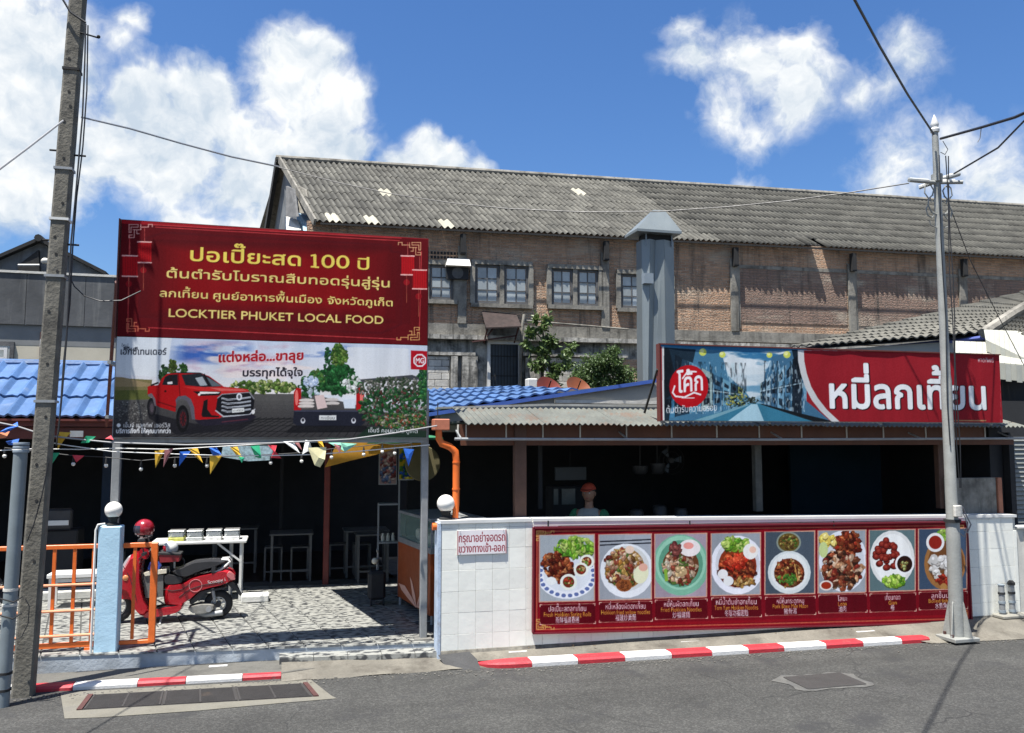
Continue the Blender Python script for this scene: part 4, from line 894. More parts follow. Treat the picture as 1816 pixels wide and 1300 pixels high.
# hanging posters by the cart
for k, (px0,px1,y0,y1,Yp,lab) in enumerate(((673,703,798,858,10.2,'faded food poster hanging under the green canopy edge'),(708,733,795,850,10.1,'yellow and blue poster hanging beside the galvanised billboard post'))):
    c = at(px0,y1,Yp); t = thing('poster', lab, 'poster', c, 'posters hanging under the green canopy'); d = at(px1,y0,Yp)
    cv = Canvas(c.x, d.x, c.z, d.z, Yp, 130, (150,125,120) if k == 0 else (170,150,40))
    if k == 0: cv.pile((px0+px1)/2,828,14,26,[(190,120,120),(120,60,60),(90,110,150),(210,190,180)],70,4)
    else: cv.pile((px0+px1)/2,822,12,25,[(40,90,190),(70,120,50),(220,200,70)],60,4)
    MB().box(c.x-.01,d.x+.01,Yp+.006,Yp+.014,c.z-.012,d.z+.01).build('backing', m_steel, t); cv.sheet('printed_face', t, Yp, M_print('paper_print',.6), .002)
    MB().tube([(c.x+.05,Yp+.01,d.z),(c.x+.05,Yp+.01,d.z+.25)],.004,5).tube([(d.x-.05,Yp+.01,d.z),(d.x-.05,Yp+.01,d.z+.25)],.004,5).build('hanger', m_black, t)
c = at(750,822,10.0); tag(MB().lathe((c.x,10,c.z),[(.2,0),(.21,.01),(.0,.015)],28,'y').build('round_fan', M('yellow_fan',(.13,.11,.05),rough=.8,var=.15,scale=6), origin=(c.x,10,c.z)), 'round yellow woven disc hanging beside the posters behind the right billboard post', 'disc')
# metal rack behind the cart
t = thing('kitchen_rack', 'thin grey metal rack with small jars beside the orange food cart', 'rack', (1.18,10.9,.15))
for x in (1.16,1.42): MB().box(x,x+.02,10.9,10.92,.15,1.3 if x < 1.3 else 2.1).build('upright', m_steel, t)
for z in (.8,1.28): MB().box(1.18,1.42,10.9,11.1,z,z+.02).build('shelf', m_steel, t)
for i in range(3):
    tag(MB().lathe((1.24+i*.065,11.0,.821),[(.022,0),(.024,.06),(.014,.08),(.014,.1)],12).build('jar', m_cream, origin=(1.24+i*.065,11.0,.82)), ['small jar at the open end of the thin metal rack','small jar in the middle of the thin metal rack','small jar nearest the cart on the thin metal rack'][i], 'jar', 'jars on the thin metal rack')
# green canopy with orange flap
t = thing('canopy', 'green fabric canopy with an orange flap stretched over the right side of the forecourt', 'canopy', (1,9.5,2.15))
p = [(.5,8.8,2.13),(1.6,8.72,2.13),(1.6,11.2,2.22),(.08,11.1,2.2)]
MB().hexa([Vector(q)-Vector((0,0,.02)) for q in p]+[Vector(q) for q in p]).build('canopy_cloth', M('green_cloth',(.02,.16,.06),rough=.8,var=.25,scale=4), t)
pts = [at(x,y,8.78) for x,y in ((576,829),(622,817),(668,806),(705,795),(755,787),(755,779),(640,779),(600,782))]; MB().prism(pts, (0,.006,0)).build('valance', M('orange_cloth',(.55,.27,.02),rough=.8,var=.2,scale=5), t)
pts = [at(x,y,8.76) for x,y in ((690,787),(758,785),(758,776),(660,778),(650,787))]; MB().prism(pts, (0,.006,0)).build('green_edge', M('green_cloth',(.02,.16,.06)), t)
for x, y in ((.52,8.85),(1.55,8.8),(.12,11.0)): MB().tube([(x,y,2.14),(x,y,2.35 if y > 10 else 2.5)],.006,5).build('canopy_cord', m_black, t)

# ================================================================ right restaurant
rr = thing('right_restaurant', 'open fronted eating house behind the white tiled wall, under a corrugated awning', 'restaurant', (5, 9, 0))
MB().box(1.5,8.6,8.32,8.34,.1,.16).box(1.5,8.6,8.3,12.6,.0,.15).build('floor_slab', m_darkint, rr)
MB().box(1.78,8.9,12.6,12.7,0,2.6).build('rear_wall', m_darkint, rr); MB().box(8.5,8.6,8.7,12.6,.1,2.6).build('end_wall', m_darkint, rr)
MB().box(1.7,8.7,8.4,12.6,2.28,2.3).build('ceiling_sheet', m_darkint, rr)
mf = M('orange_brown_panel',(.11,.036,.014),rough=.6,var=.25,scale=3,rnd=.15,streak=((.10,.05,.03),.55))
xs = [at(px,765,8.34).x for px in (812,826,897,962,1028,1110,1190,1270,1345,1420,1500,1565,1640,1690,1745)]
for a, b in zip(xs, xs[1:]): MB().box(a+.008,b-.008,8.33,8.345,2.13,2.262).build('fascia_panel', mf, rr)
for a in xs: MB().box(a-.006,a+.006,8.32,8.35,2.13,2.26).build('batten', m_pale, rr)
MB().box(1.7,8.5,8.33,8.36,2.05,2.125).build('lower_board', mf, rr)
MB().tube([(1.6,8.13,2.115),(5,8.12,2.11),(8.45,8.12,2.125)],.014,8).build('awning_rail', m_steel, rr)
for x in (1.66,3.4,5.2,7.0,8.3): MB().bar((x,8.12,2.12),(x,8.36,2.2),.015).build('rail_bracket', m_steel, rr)
def post(px0, px1, mat, Y=8.3): a, b = at(px0,800,Y).x, at(px1,800,Y).x; MB().cbox(a,b,Y,Y+.08,1.3,2.28,.006).build('post', mat, rr)
post(913,934,M('brown_post',(.10,.05,.032),rough=.7,var=.25,scale=7)); post(1339,1351,M('grey_post',(.09,.09,.08),rough=.9,var=.3,scale=8),8.6); post(1664,1678,M('brown_post',(.2,.1,.06)),8.4)
MB().box(6.0,7.3,9.2,9.24,.9,2.2).build('blue_screen', M('teal_panel',(.004,.011,.016),spec=.05,rough=.8,var=.25,scale=2), rr)
MB().box(2.72,2.76,9.0,9.04,1.35,2.25).build('thin_post', m_darkint, rr)
# corrugated awning
m_corr = M('corrugated_iron', (.12,.125,.105), rough=.6, var=.3, scale=2.5, bump=.15, bscale=30, dirt=((.13,.06,.028), .545, 2.2), streak=((.12,.08,.05),.54))
def corrugated(name, x0, x1, f, bk, per, amp, mat, root, seg=6, ragged=.012):
    """sheet from front edge f=(y,z) to back edge bk=(y,z)"""
    mb = MB(); n = int((x1-x0)/per*seg); r = np.random.RandomState(3); last = 0
    for i in range(n+1):
        x = x0+(x1-x0)*i/n; h = amp*math.cos(2*math.pi*i/seg)
        if (i % (seg*9)) == 0: last = r.uniform(-ragged, ragged)
        mb.v += [Vector((x, f[0]+last, f[1]+h)), Vector((x+(.0), bk[0], bk[1]+h)), Vector((x, f[0]+last, f[1]+h-.006)), Vector((x, bk[0], bk[1]+h-.006))]
    for i in range(n): a = i*4; mb.f += [(a,a+4,a+5,a+1),(a,a+2,a+6,a+4),(a+2,a+3,a+7,a+6)]
    return mb.build(name, mat, root, smooth=True)
x = 1.69
while x < 8.4: corrugated('awning_sheet', x, min(8.45, x+.82), (8.05+random.uniform(-.012,.012),2.262+random.uniform(-.004,.006)), (8.8,2.45), .062, .010, m_corr, rr); x += .80
MB().hexa([(1.55,8.75,2.43),(2.75,8.8,2.475),(2.75,8.95,2.48),(1.55,8.95,2.43),(1.55,8.75,2.45),(2.75,8.8,2.50),(2.75,8.95,2.50),(1.55,8.95,2.45)]).hexa([(2.75,8.8,2.475),(8.4,8.8,2.47),(8.4,8.95,2.48),(2.75,8.95,2.48),(2.75,8.8,2.5),(8.4,8.8,2.51),(8.4,8.95,2.51),(2.75,8.95,2.50)]).build('flashing', M('flashing_grey',(.30,.30,.28),rough=.6,var=.25,scale=4,dirt=((.16,.13,.1),.55,5)), rr)
# pale gable behind it and the blue tiled roof over it
YG = 9.9
A = at(752,734,YG); B = at(1172,672,YG); D = at(752,691,12.6)
nrm = (B-A).cross(D-A).normalized()
def hitp(px, py): d = ray(px, py); o = Vector((0,0,EYE)); return o + d*((A-o).dot(nrm)/d.dot(nrm))
Cc = hitp(1010, 688)
gw = M('gable_cream', (.34,.335,.30), rough=.85, var=.1, scale=2, dirt=((.28,.27,.24),.62,2.5))
MB().add([(A.x+.2,YG+.04,2.2),(8.5,YG+.04,2.2),(8.5,YG+.04,B.z-.02),(B.x,YG+.04,B.z-.02),(A.x+.2,YG+.04,A.z+.01)], [(0,1,2,3,4)]).build('gable_wall', gw, rr)
MB().box(3.2,8.5,YG-.02,YG+.03,2.56,2.60).build('wall_ledge', m_pale, rr)
MB().bar(A+Vector((0,-.03,-.015)), B+Vector((0,-.03,-.015)), .03, .045).build('verge_trim', M('blue_trim',(.05,.11,.38),rough=.5,var=.15,scale=5), rr)
rb = MB().quad(A-nrm*.03,B-nrm*.03,Cc-nrm*.03,D-nrm*.03).build('roof', m_darkint, rr)
if nrm.z < 0: nrm = -nrm
def tiled(quad, nu, nv, mat, parent, amp, mapn, name='roof_tile', stuff=False, keep=None, seg=6, rowrand=.0, lift=.025):
    a, b, c, d = quad; P = lambda u, v: a.lerp(b, u).lerp(d.lerp(c, u), v); allm = MB()
    for j in range(nv):
        for i in range(nu):
            if keep and not keep(i, j): continue
            mb = allm if stuff else MB(); k = len(mb.v); dz = random.uniform(0, lift*.3)
            for s in range(seg+1):
                u = (i+s/seg*1.02)/nu; h = amp*(.5-.5*math.cos(2*math.pi*s/seg)); p0 = P(u, j/nv)+mapn*(h+lift+dz); p1 = P(u, min(1, (j+1.06)/nv))+mapn*(h*.9+dz*.5)
                mb.v += [p0, p1, p0-mapn*.022]
            for s in range(seg): q = k+s*3; mb.f += [(q,q+3,q+4,q+1),(q,q+2,q+5,q+3)]
            if not stuff: mb.build(name, mat, parent, smooth=True)
    if stuff: o = allm.build(name, mat, parent, smooth=True); o['kind'] = 'stuff'
tiled((A,B,Cc,D), 19, 5, m_blue, rb, .028, nrm, keep=lambda i, j: i < 12)
# right-hand hipped grey roof
rh = thing('corner_house', 'low house with a hipped grey tiled roof and blue gutter behind the long red sign', 'house', (9, 11, 0))
A2 = atz(1403,618,3.6); B2_ = atz(1747,592,3.6); up = Vector((.83,.56,0)).normalized()*math.cos(math.radians(28))+Vector((0,0,math.sin(math.radians(28))))
n2 = (B2_-A2).cross(up).normalized(); n2 = n2 if n2.z > 0 else -n2
def hit2(px, py, a=A2, n=None): n = n or n2; d = ray(px, py); o = Vector((0,0,EYE)); return o + d*((a-o).dot(n)/d.dot(n))
C2, D2 = hit2(1845,535), hit2(1845,514)
m_grt = M('small_grey_tile', (.18,.172,.145), rough=.95, var=.25, scale=3, bump=.4, bscale=30, rnd=.12, dirt=((.14,.135,.12),.54,4))
r2 = MB().quad(A2-n2*.04,B2_-n2*.04,C2-n2*.04,D2-n2*.04).build('roof', m_black, rh)
tiled((B2_, A2, D2, C2), 22, 13, m_grt, r2, .04, n2, seg=6, lift=.02)
MB().tube([B2_+n2*.05-up*.1, B2_.lerp(C2,.5)+n2*.06, C2+n2*.05], .075, 8).build('hip_cap', m_oldc, r2)
B3 = at(1850,600,9.3); n3 = (B3-B2_).cross(C2-B2_).normalized(); n3 = n3 if n3.z > 0 else -n3
tiled((B2_, B3, B3.lerp(C2,.97)+Vector((.0,0,0)), C2), 12, 9, m_grt, r2, .038, n3, lift=.02, stuff=True)
MB().tube([atz(1500,624,3.56), B2_+Vector((-.02,-.04,-.06))], .035, 8).build('gutter', M('blue_gutter',(.09,.12,.35),rough=.5,var=.15,scale=4), rh)
MB().add([A2+Vector((.05,.03,-.06)), B2_+Vector((.1,.1,-.06)), B2_+Vector((.1,.1,-2.3)), A2+Vector((.05,.03,-2.3))], [(0,1,2,3)]).build('wall', gw, rh)
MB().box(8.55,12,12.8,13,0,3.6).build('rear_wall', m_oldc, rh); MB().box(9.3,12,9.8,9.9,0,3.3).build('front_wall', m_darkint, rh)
# striped awnings beside it
m_aw = M('cream_awning', (.45,.44,.36), rough=.6, var=.1, scale=4, rnd=.05); m_aw2 = M('yellow_grey_awning', (.42,.42,.36), rough=.6, var=.15, scale=4, rnd=.05)
ra = thing('striped_awning', 'pair of cream and grey striped awnings above the roller shutter', 'awning', (9,8.9,3))
def awn(p0, p1, b0, b1, drop, n):
    p0, p1, b0, b1 = map(Vector, (p0, p1, b0, b1))
    for i in range(n):
        a, b, c, d = p0.lerp(p1,i/n), p0.lerp(p1,(i+.96)/n), b0.lerp(b1,(i+.96)/n), b0.lerp(b1,i/n)
        MB().prism([a,b,c,d], (0,0,.012)).build('awning_slat', m_aw if i % 2 else m_aw2, ra)
        MB().prism([a,b,b-Vector((0,0,drop+.02*(i%2))),a-Vector((0,0,drop+.02*(i%2)))], (0,-.008,0)).build('valance_slat', m_aw2 if i % 2 else m_aw, ra)
awn(at(1692,637,8.7), at(1850,652,8.7), at(1690,606,9.3), at(1850,612,9.6), .2, 16)
awn(at(1748,604,9.0), at(1850,652,8.85), at(1745,586,9.4), at(1850,590,9.6), .14, 12)
MB().box(8.45,10,9.0,9.05,2.2,3.2).build('back_board', m_darkint, ra)
# roller shutter and wall right of the eating house
rs = thing('roller_shutter', 'closed grey roller shutter at the right edge above the tiled wall', 'shutter', (9.2,8.7,.1))
for i in range(20): z = 1.03+i*.056; MB().hexa([(8.78,8.62,z),(11,8.62,z),(11,8.66,z),(8.78,8.66,z),(8.78,8.645,z+.05),(11,8.645,z+.05),(11,8.66,z+.05),(8.78,8.66,z+.05)]).build('slat', M('shutter_steel',(.19,.2,.19),rough=.6,var=.15,scale=5,rnd=.05), rs)
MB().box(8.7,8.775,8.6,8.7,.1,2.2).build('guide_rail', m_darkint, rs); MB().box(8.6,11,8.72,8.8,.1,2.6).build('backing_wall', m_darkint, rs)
# low white tiled wall
ww = thing('tiled_wall', 'long low white tiled wall carrying the menu board beside the pavement', 'wall', (4.8, 8.1, .1))
def wtop(x): return 1.335 if x < 2.39 else 1.335-.016*(x-2.4) if x < 8.25 else 1.09
MB().hexa([(1.47,8.12,.02),(8.24,8.12,.02),(8.24,8.28,.02),(1.47,8.28,.02),(1.47,8.12,1.30),(8.24,8.12,1.215),(8.24,8.28,1.215),(1.47,8.28,1.30)]).box(8.242,11,8.12,8.28,.02,1.08).build('wall_core', M('white_grout',(.52,.51,.46),rough=.9,var=.15,scale=8), ww)
MB().box(1.44,1.468,8.095,8.29,.03,1.31).build('end_face', M('pale_blue_paint',(.42,.50,.60),rough=.7,var=.25,scale=6,bump=.3,bscale=30,dirt=((.25,.22,.18),.58,5)), ww)
tw, th_ = .168, .2
for i in range(0, 50):
    x0 = 1.472 + i*tw
    for j in range(7):
        z0 = .06 + j*th_; x1 = x0+tw; xm = x0+tw/2
        T = wtop(xm)-.03 if x0 < 8.24 else 1.07
        if x0 < 8.24 < x1: x1 = 8.24
        if z0 > T-.02 or x0 > 9.6: continue
        z1 = min(z0+th_, T)
        if 2.55 < x0 < 7.2 and z0 > .25: continue
        MB().cbox(x0+.0009,x1-.0009,8.1+random.uniform(0,.0012),8.119,z0+.0009,z1-.0009,.0014).build('tile', m_wtile, ww)
for a, b in ((1.46,2.37),(2.385,3.8),(3.805,5.2),(5.205,6.6),(6.605,8.24)):
    t0, t1 = wtop(a), wtop(b); lo = .03; MB().hexa([(a,8.088,t0-lo),(b,8.088,t1-lo),(b,8.29,t1-lo),(a,8.29,t0-lo),(a,8.088,t0),(b,8.088,t1),(b,8.29,t1),(a,8.29,t0)]).build('coping', m_whitep, ww)
MB().box(8.26,9.8,8.09,8.29,1.082,1.1).build('coping', m_whitep, ww)
MB().hexa([(2.39,8.094,1.262),(7.9,8.094,1.20),(7.9,8.099,1.20),(2.39,8.099,1.262),(2.39,8.094,1.303),(7.9,8.094,1.222),(7.9,8.099,1.222),(2.39,8.099,1.303)]).build('painted_band', m_whitep, ww)
MB().cbox(7.52,8.2,8.32,8.4,1.2,1.66,.006).build('half_partition', m_oldc, ww); MB().cbox(8.205,8.27,8.30,8.41,1.1,1.66,.005).build('partition_end', M('terracotta_edge',(.35,.14,.08),rough=.8,var=.2,scale=7), ww)
# outlet pipes at the foot of the wall
for px, lab in ((1781,'capless grey outlet pipe standing at the foot of the tiled wall'),(1799,'black capped outlet pipe standing at the foot of the tiled wall')):
    c = at(px,1100,8.0); t = thing('outlet_pipe', lab, 'pipe', (c.x,8.0,.1), 'two short pipes at the wall foot')
    MB().lathe((c.x,8.02,.1),[(.032,0),(.032,.36)],14).build('pipe_body', m_steel, t)
    for z in (.16,.26,.36): MB().lathe((c.x,8.02,z),[(.038,0),(.038,.025)],14).build('collar', m_darkint if z > .3 else m_tin, t)
    MB().lathe((c.x,8.02,.46),[(.04,0),(.04,.03),(.02,.05)] if px > 1790 else [(.036,0),(.036,.012)],14).build('cap', m_black if px > 1790 else m_tin, t)
tag(MB().cbox(7.82,8.22,7.92,8.09,.1,.14,.01).build('pipe_footing', m_conc2, origin=(8,8,.1)), 'rough concrete footing under the two short outlet pipes', 'footing')
# things inside the eating house
t = thing('wall_screen', 'pale rectangular panel hanging in the dark behind the person in the red cap', 'screen', (3.7,10.5,1.5)); a, b = at(985,852,10.5), at(1040,828,10.5)
MB().cbox(a.x,b.x,10.5,10.54,a.z,b.z,.004).build('panel', M('screen_grey',(.06,.07,.08),rough=.4,var=.1,scale=3), t); MB().tube([((a.x+b.x)/2,10.52,b.z),((a.x+b.x)/2,10.52,2.29)],.01,6).build('hanger', m_black, t)
t = thing('steel_cabinet', 'dim steel cabinet with glass doors behind the person in the red cap', 'cabinet', (3.6,10.2,.15)); a, b = at(980,900,10.2), at(1035,862,10.2)
MB().cbox(a.x,b.x,10.2,10.5,.15,b.z,.006).build('cabinet_body', m_darkint, t); 
for q0, q1 in ((982,990),(996,1020)): x0, x1 = at(q0,880,10.19).x, at(q1,880,10.19).x; MB().box(x0,x1,10.185,10.199,1.3,b.z-.03).build('door', M('cab_glass',(.10,.12,.12),rough=.2,var=.2,scale=5), t)

# clutter in the dark rooms
m_dim = M('dim_metal',(.035,.035,.035),rough=.5,var=.2,scale=8,metal=.3)
def shelf(label, x0, x1, y, zs, n, pal):
    t = thing('shelf_rack', label, 'shelf', (x0, y, .155))
    for x in (x0, x1-.025): MB().box(x,x+.025,y,y+.025,.155,zs[-1]+.3).box(x,x+.025,y+.3,y+.325,.155,zs[-1]+.3).build('upright', m_dim, t)
    for z in zs: MB().box(x0+.026,x1-.026,y,y+.32,z,z+.018).build('shelf', m_dim, t)
    k = 0
    for zi, z in enumerate(zs):
        x = x0+.06
        while x < x1-.1:
            h = random.uniform(.07,.2); r = random.uniform(.025,.05); cx = x+r; m = M('jar_%d' % (k % 5), pal[k % len(pal)], rough=.3, var=.2, scale=9)
            where = ['bottom','middle','top'][zi if zi < 3 else 2]
            tag(MB().lathe((cx,y+.12,z+.018),[(r,0),(r,h*.7),(r*.4,h*.85),(r*.4,h)],12).build('bottle', m, origin=(cx,y+.12,z+.018)), f'{ORD[int((x-x0)/.075) % 20]} jar on the {where} board of the shelf {"behind the brown post" if x0 < 3 else "beyond the grey post"}', 'bottle', 'bottles and jars on the dark shelves')
            x += 2*r+random.uniform(.02,.08); k += 1
t = thing('wall_fan', 'dim round wall fan hanging in the right part of the dark eating house', 'fan', (4.7,9.8,1.9))
MB().tube([(4.7,9.9,1.85),(4.7,9.9,2.29)],.015,8).build('bracket', m_dim, t)
for r in (.17,.11,.05): MB().lathe((4.7,9.8,1.85),[(r,-.004),(r+.006,0),(r,.004),(r-.004,0),(r,-.004)],24,'y',False).build('guard_ring', m_dim, t)
for k in range(3): a = k*2.094; d = Vector((math.cos(a),0,math.sin(a))); e_ = Vector((-d.z,0,d.x)); c = Vector((4.7,9.83,1.85)); MB().prism([c+d*.02, c+d*.15+e_*.05, c+d*.15-e_*.03], (0,.005,.01)).build('blade', M('fan_blade',(.05,.07,.09),rough=.4,var=.1,scale=5), t)
MB().lathe((4.7,9.8,1.85),[(.035,0),(.035,.09)],14,'y').build('motor', m_dim, t)
for k, (x, lab) in enumerate(((4.1,'round pot hanging nearest the grey post over the dark counter'),(4.32,'wide pan hanging between the round pot and the wall fan'))):
    t = thing('hanging_pot', lab, 'pot', (x,9.4,1.75), 'pots hung over the dark counter')
    MB().lathe((x,9.4,1.7),[(.06,0),(.09,.03),(.095,.1+.03*k),(.09,.1+.03*k)],18).build('pot_body', m_dim, t); MB().tube([(x,9.4,1.8),(x,9.4,2.29)],.005,5).build('hook_rod', m_dim, t)
t = thing('kitchen_counter', 'long dim kitchen counter along the back of the dark eating house', 'counter', (4.5,9.9,.155))
MB().box(3.95,5.0,9.3,9.8,1.12,1.16).build('counter_top', m_dim, t); MB().box(3.98,4.97,9.34,9.78,.155,1.119).build('counter_body', m_darkint, t)
for k, x in enumerate((4.05,4.35,4.62)):
    tag(MB().lathe((x,9.42,1.161),[(.07,0),(.09,.02),(.09,.1+.04*(k%2)),(.07,.13+.04*(k%2))],16).build('cooking_pot', m_dim, origin=(x,9.42,1.16)), ['cooking pot at the end of the dim counter nearer the cap wearer','middle cooking pot on the dim kitchen counter','cooking pot on the dim counter below the wall fan'][k], 'pot', 'cooking pots on the counter')
# ================================================================ signs
m_print = M_print('banner_print', .62); m_gloss = M_print('board_print', .3)
GOLD = (226,205,120)
def ornament(c, x, y, sx, sy, col, k=1.0, w=1.6):
    L_ = [[(0,0),(14,0),(14,4),(3,4),(3,12),(0,12),(0,0)], [(6,8),(18,8),(18,0)], [(18,4),(30,4),(30,0),(36,0),(36,4)], [(8,8),(8,20),(0,20),(0,16),(5,16)], [(12,8),(12,14),(16,14)]]
    for pl in L_: c.line([(x+sx*a*k, y+sy*b*k) for a, b in pl], w, col, .9)
# ---- upper board of the billboard
bb = thing('billboard', 'tall two panel billboard on steel posts, maroon lettered board over a red truck poster', 'billboard', (-.07, 8.4, .16))
YB = 8.3
c1 = Canvas(-1.49, 1.35, 3.045, 4.12, YB, 200, (92,6,14))
def Q(zx, zy): return (200+zx/3.131, 370+zy/3.131)
def q4(*p): return [Q(*i) for i in p]
for i in range(14): t = i/14; c1.poly(q4((150+330*t*.9,170+90*t),(1660-430*t*.9,215+90*t),(1650-430*t*.9,640-120*t),(150+330*t*.9,600-120*t)), np.array((82,5,12))*(1-t)+np.array((136,6,12))*t, .6)
# stepped frame
c1.poly(q4((45,60),(1750,150),(1750,172),(45,84)), (150,20,30)); c1.poly(q4((60,700),(1740,745),(1740,735),(60,690)), (92,8,18))
fr_ = [(150,600),(150,215),(190,215),(190,165),(285,135),(1545,205),(1545,240),(1600,245),(1600,640),(1560,660),(1490,690),(270,640),(270,620),(200,600)]
for a, b in zip(fr_, fr_[1:]+fr_[:1]): c1.line([Q(*a), Q(*b)], 4.5, (84,7,16), .85)
for a, b in (((240,105),(1590,180)),((200,660),(1600,725)),((95,150),(85,690)),((1712,240),(1700,700)),((230,92),(1600,166))): c1.line([Q(*a), Q(*b)], 1.8, (205,70,70), .75)
ornament(c1, *Q(92,90), 1, 1, (215,160,150), 1.15); ornament(c1, *Q(1708,190), -1, 1, (215,165,120), 1.1); ornament(c1, *Q(80,680), 1, -1, (200,110,80), 1.1); ornament(c1, *Q(1700,728), -1, -1, (215,165,100), 1.1)
for x, y, w, h in ((140,182,76,122),(55,258,84,122),(1600,260,72,112),(1664,338,76,112)):
    c1.line([Q(x+w/2,y), Q(x+w/2,y-70)], 1.2, (190,90,80), .8)
    c1.poly(q4((x,y),(x+w,y+3),(x+w,y+h),(x,y+h-2)), (176,16,24))
    for i in range(6): c1.poly(q4((x+w*i/6,y+8),(x+w*(i+.35)/6,y+8),(x+w*(i+.35)/6,y+h-8),(x+w*i/6,y+h-8)), (130,8,16), .6)
    for yy in (y, y+h-8): c1.poly(q4((x-4,yy),(x+w+3,yy+2),(x+w+3,yy+9),(x-4,yy+7)), (235,180,170))
    c1.ell(*Q(x+w/2-6,y+h+38), 5.5, 5.5, (140,14,24)); c1.line([Q(x+w/2-6,y+h), Q(x+w/2-6,y+h+150)], 1.0, (190,110,80), .7)
def T1(t, x0, y0, x1, y1, h, bold, col=GOLD): c1.text(t, *Q(x0,y0), *Q(x1,y1), h/3.131, col, bold, 1, ((70,5,5),(1.6,1.2)))
T1('ปอเปี๊ยะสด', 432,290,1042,318,74,.75,(232,208,92)); T1('00', 1158,328,1312,334,76,.4,(232,208,92)); [c1.line([Q(a_,b_) for a_, b_ in pl], w_, (232,208,92)) for pl, w_ in ((((1122,262),(1122,322)),5.6),(((1102,262),(1124,258)),3.2),(((1102,323),(1142,326)),3.4))]; T1('ปี', 1358,337,1422,340,64,.5,(232,208,92))
T1('ต้นตำรับโบราณสืบทอดรุ่นสู่รุ่น', 300,383,1535,438,50,.55); T1('ลกเที้ยน', 262,488,528,500,42,.4); T1('ศูนย์อาหารพื้นเมือง', 560,502,1160,526,42,.4); T1('จังหวัดภูเก็ต', 1192,528,1552,542,40,.4)
T1('LOCKTIER PHUKET LOCAL FOOD', 312,600,1500,640,48,.35)
c1.fleck(3.5)
MB().box(-1.50,1.36,YB+.012,YB+.05,3.042,4.13).build('upper_backing', m_fascia, bb); MB().box(-1.513,-1.501,YB-.02,YB+.05,3.03,4.13).build('red_edge', m_fascia, bb)
c1.sheet('upper_print', bb, YB-.004, m_print, .004, .95)
# ---- lower truck poster
c2 = Canvas(-1.49, 1.35, 2.13, 3.04, YB, 210, (225,228,232))
def R(zx, zy): return (200+zx/3.131, 590+zy/3.131)
def r4(*p): return [R(*i) for i in p]
c2.grad(195,600,765,700,(196,208,226),(232,226,222))
c2.cloud(*R(300,30),*R(800,190),(52,92,170),60,18,.36,5,.95,.22); c2.cloud(*R(980,50),*R(1350,150),(60,96,168),60,16,.42,5,.9,.25); c2.cloud(*R(380,30),*R(1050,260),(196,160,176),70,22,.42,5,.8,.15); c2.cloud(*R(480,60),*R(1150,280),(236,222,216),60,16,.5,7,.9,.1)
c2.poly(r4((20,20),(330,30),(300,250),(20,230)), (226,230,232), .8); c2.poly(r4((1300,80),(1640,90),(1640,260),(1300,250)), (226,228,230), .8)
c2.poly(r4((0,250),(220,262),(210,375),(0,375)), (122,112,72)); c2.poly(r4((0,320),(220,318),(210,372),(0,376)), (92,96,48)); c2.poly(r4((0,245),(60,248),(220,285),(220,300),(0,300)), (150,130,95))
c2.poly(r4((0,375),(210,370),(780,340),(1100,340),(1750,500),(1750,620),(0,620)), (84,82,80)); 
for i in range(12): t = i/12; c2.poly(r4((0,380+20*i),(1750,380+20*i),(1750,620),(0,620)), (46,44,46), .13)
for i in range(26): c2.line([R(650+i*34,470), R(520+i*50-300,600)], 1.3, (22,22,24), .8)
for i in range(6): c2.line([R(560,480+i*i*4), R(1450,470+i*i*5)], 1.2, (20,20,22), .7)
c2.pile(*R(100,440),34,20,[(110,108,104),(70,68,66),(130,128,122)],220,1.6)
c2.pile(*R(830,300),62,10,[(110,140,60),(60,90,30),(170,180,110),(80,110,40)],170,4)
c2.pile(*R(285,230),7,16,[(30,60,30),(50,90,45)],50,3); c2.pile(*R(335,190),7,14,[(60,80,30),(90,110,40)],50,3); c2.pile(*R(390,205),8,8,[(40,80,30)],30,3)
# truck, front three quarters
def K(zx, zy): return (200+zx/6.19, 580+zy/6.19)
def k4(*p): return [K(*i) for i in p]
RED = (176,16,20); DK = (22,22,26)
c2.poly(k4((380,930),(700,1010),(900,1060),(1580,1010),(1400,1130),(700,1180),(400,1000)), (26,25,30), .85)
c2.ell(*K(428,880), 8, 17, DK); c2.ell(*K(430,885), 5, 12, (50,46,50)); c2.ell(*K(432,885), 3, 8, (84,74,80))
c2.poly(k4((385,655),(420,640),(500,640),(545,560),(600,515),(720,500),(960,505),(1060,540),(1220,655),(1460,680),(1520,740),(1540,900),(1500,960),(1190,985),(1170,1010),(1000,1025),(905,1010),(880,860),(820,775),(740,765),(700,800),(690,930),(520,880),(480,860),(455,770),(400,740),(385,740)), RED)
c2.poly(k4((385,740),(430,725),(470,790),(480,870),(460,860),(440,780),(395,760)), (110,100,106)); c2.poly(k4((690,800),(720,760),(800,750),(860,790),(895,880),(905,1015),(870,1010),(850,880),(815,810),(760,790),(715,800),(700,850)), (92,88,98))
c2.poly(k4((545,635),(575,550),(620,525),(715,520),(718,640)), (24,27,32)); c2.line([K(640,530),K(650,640)],1.6,(40,12,14)); c2.poly(k4((755,525),(960,510),(1050,545),(1200,650),(1010,660),(800,638)), (30,36,42)); c2.poly(k4((905,560),(985,545),(1040,640),(960,645)), (196,204,208), .8); c2.poly(k4((1030,550),(1080,575),(1200,648),(1090,650)), (120,134,140), .7)
c2.poly(k4((600,510),(720,497),(960,500),(1010,520),(960,512),(720,508)), (30,30,34)); c2.line([K(1005,518),K(1060,650)],2.4,(16,16,18)); c2.poly(k4((600,605),(655,598),(660,625),(605,628)), (232,226,224))
c2.line([K(425,640),K(500,612)],3,(30,30,32)); c2.line([K(722,515),K(740,760)],1.4,(90,6,10)); c2.line([K(500,820),K(690,880)],2,(110,8,12)); c2.ell(*K(580,705),2,2,(50,8,10))
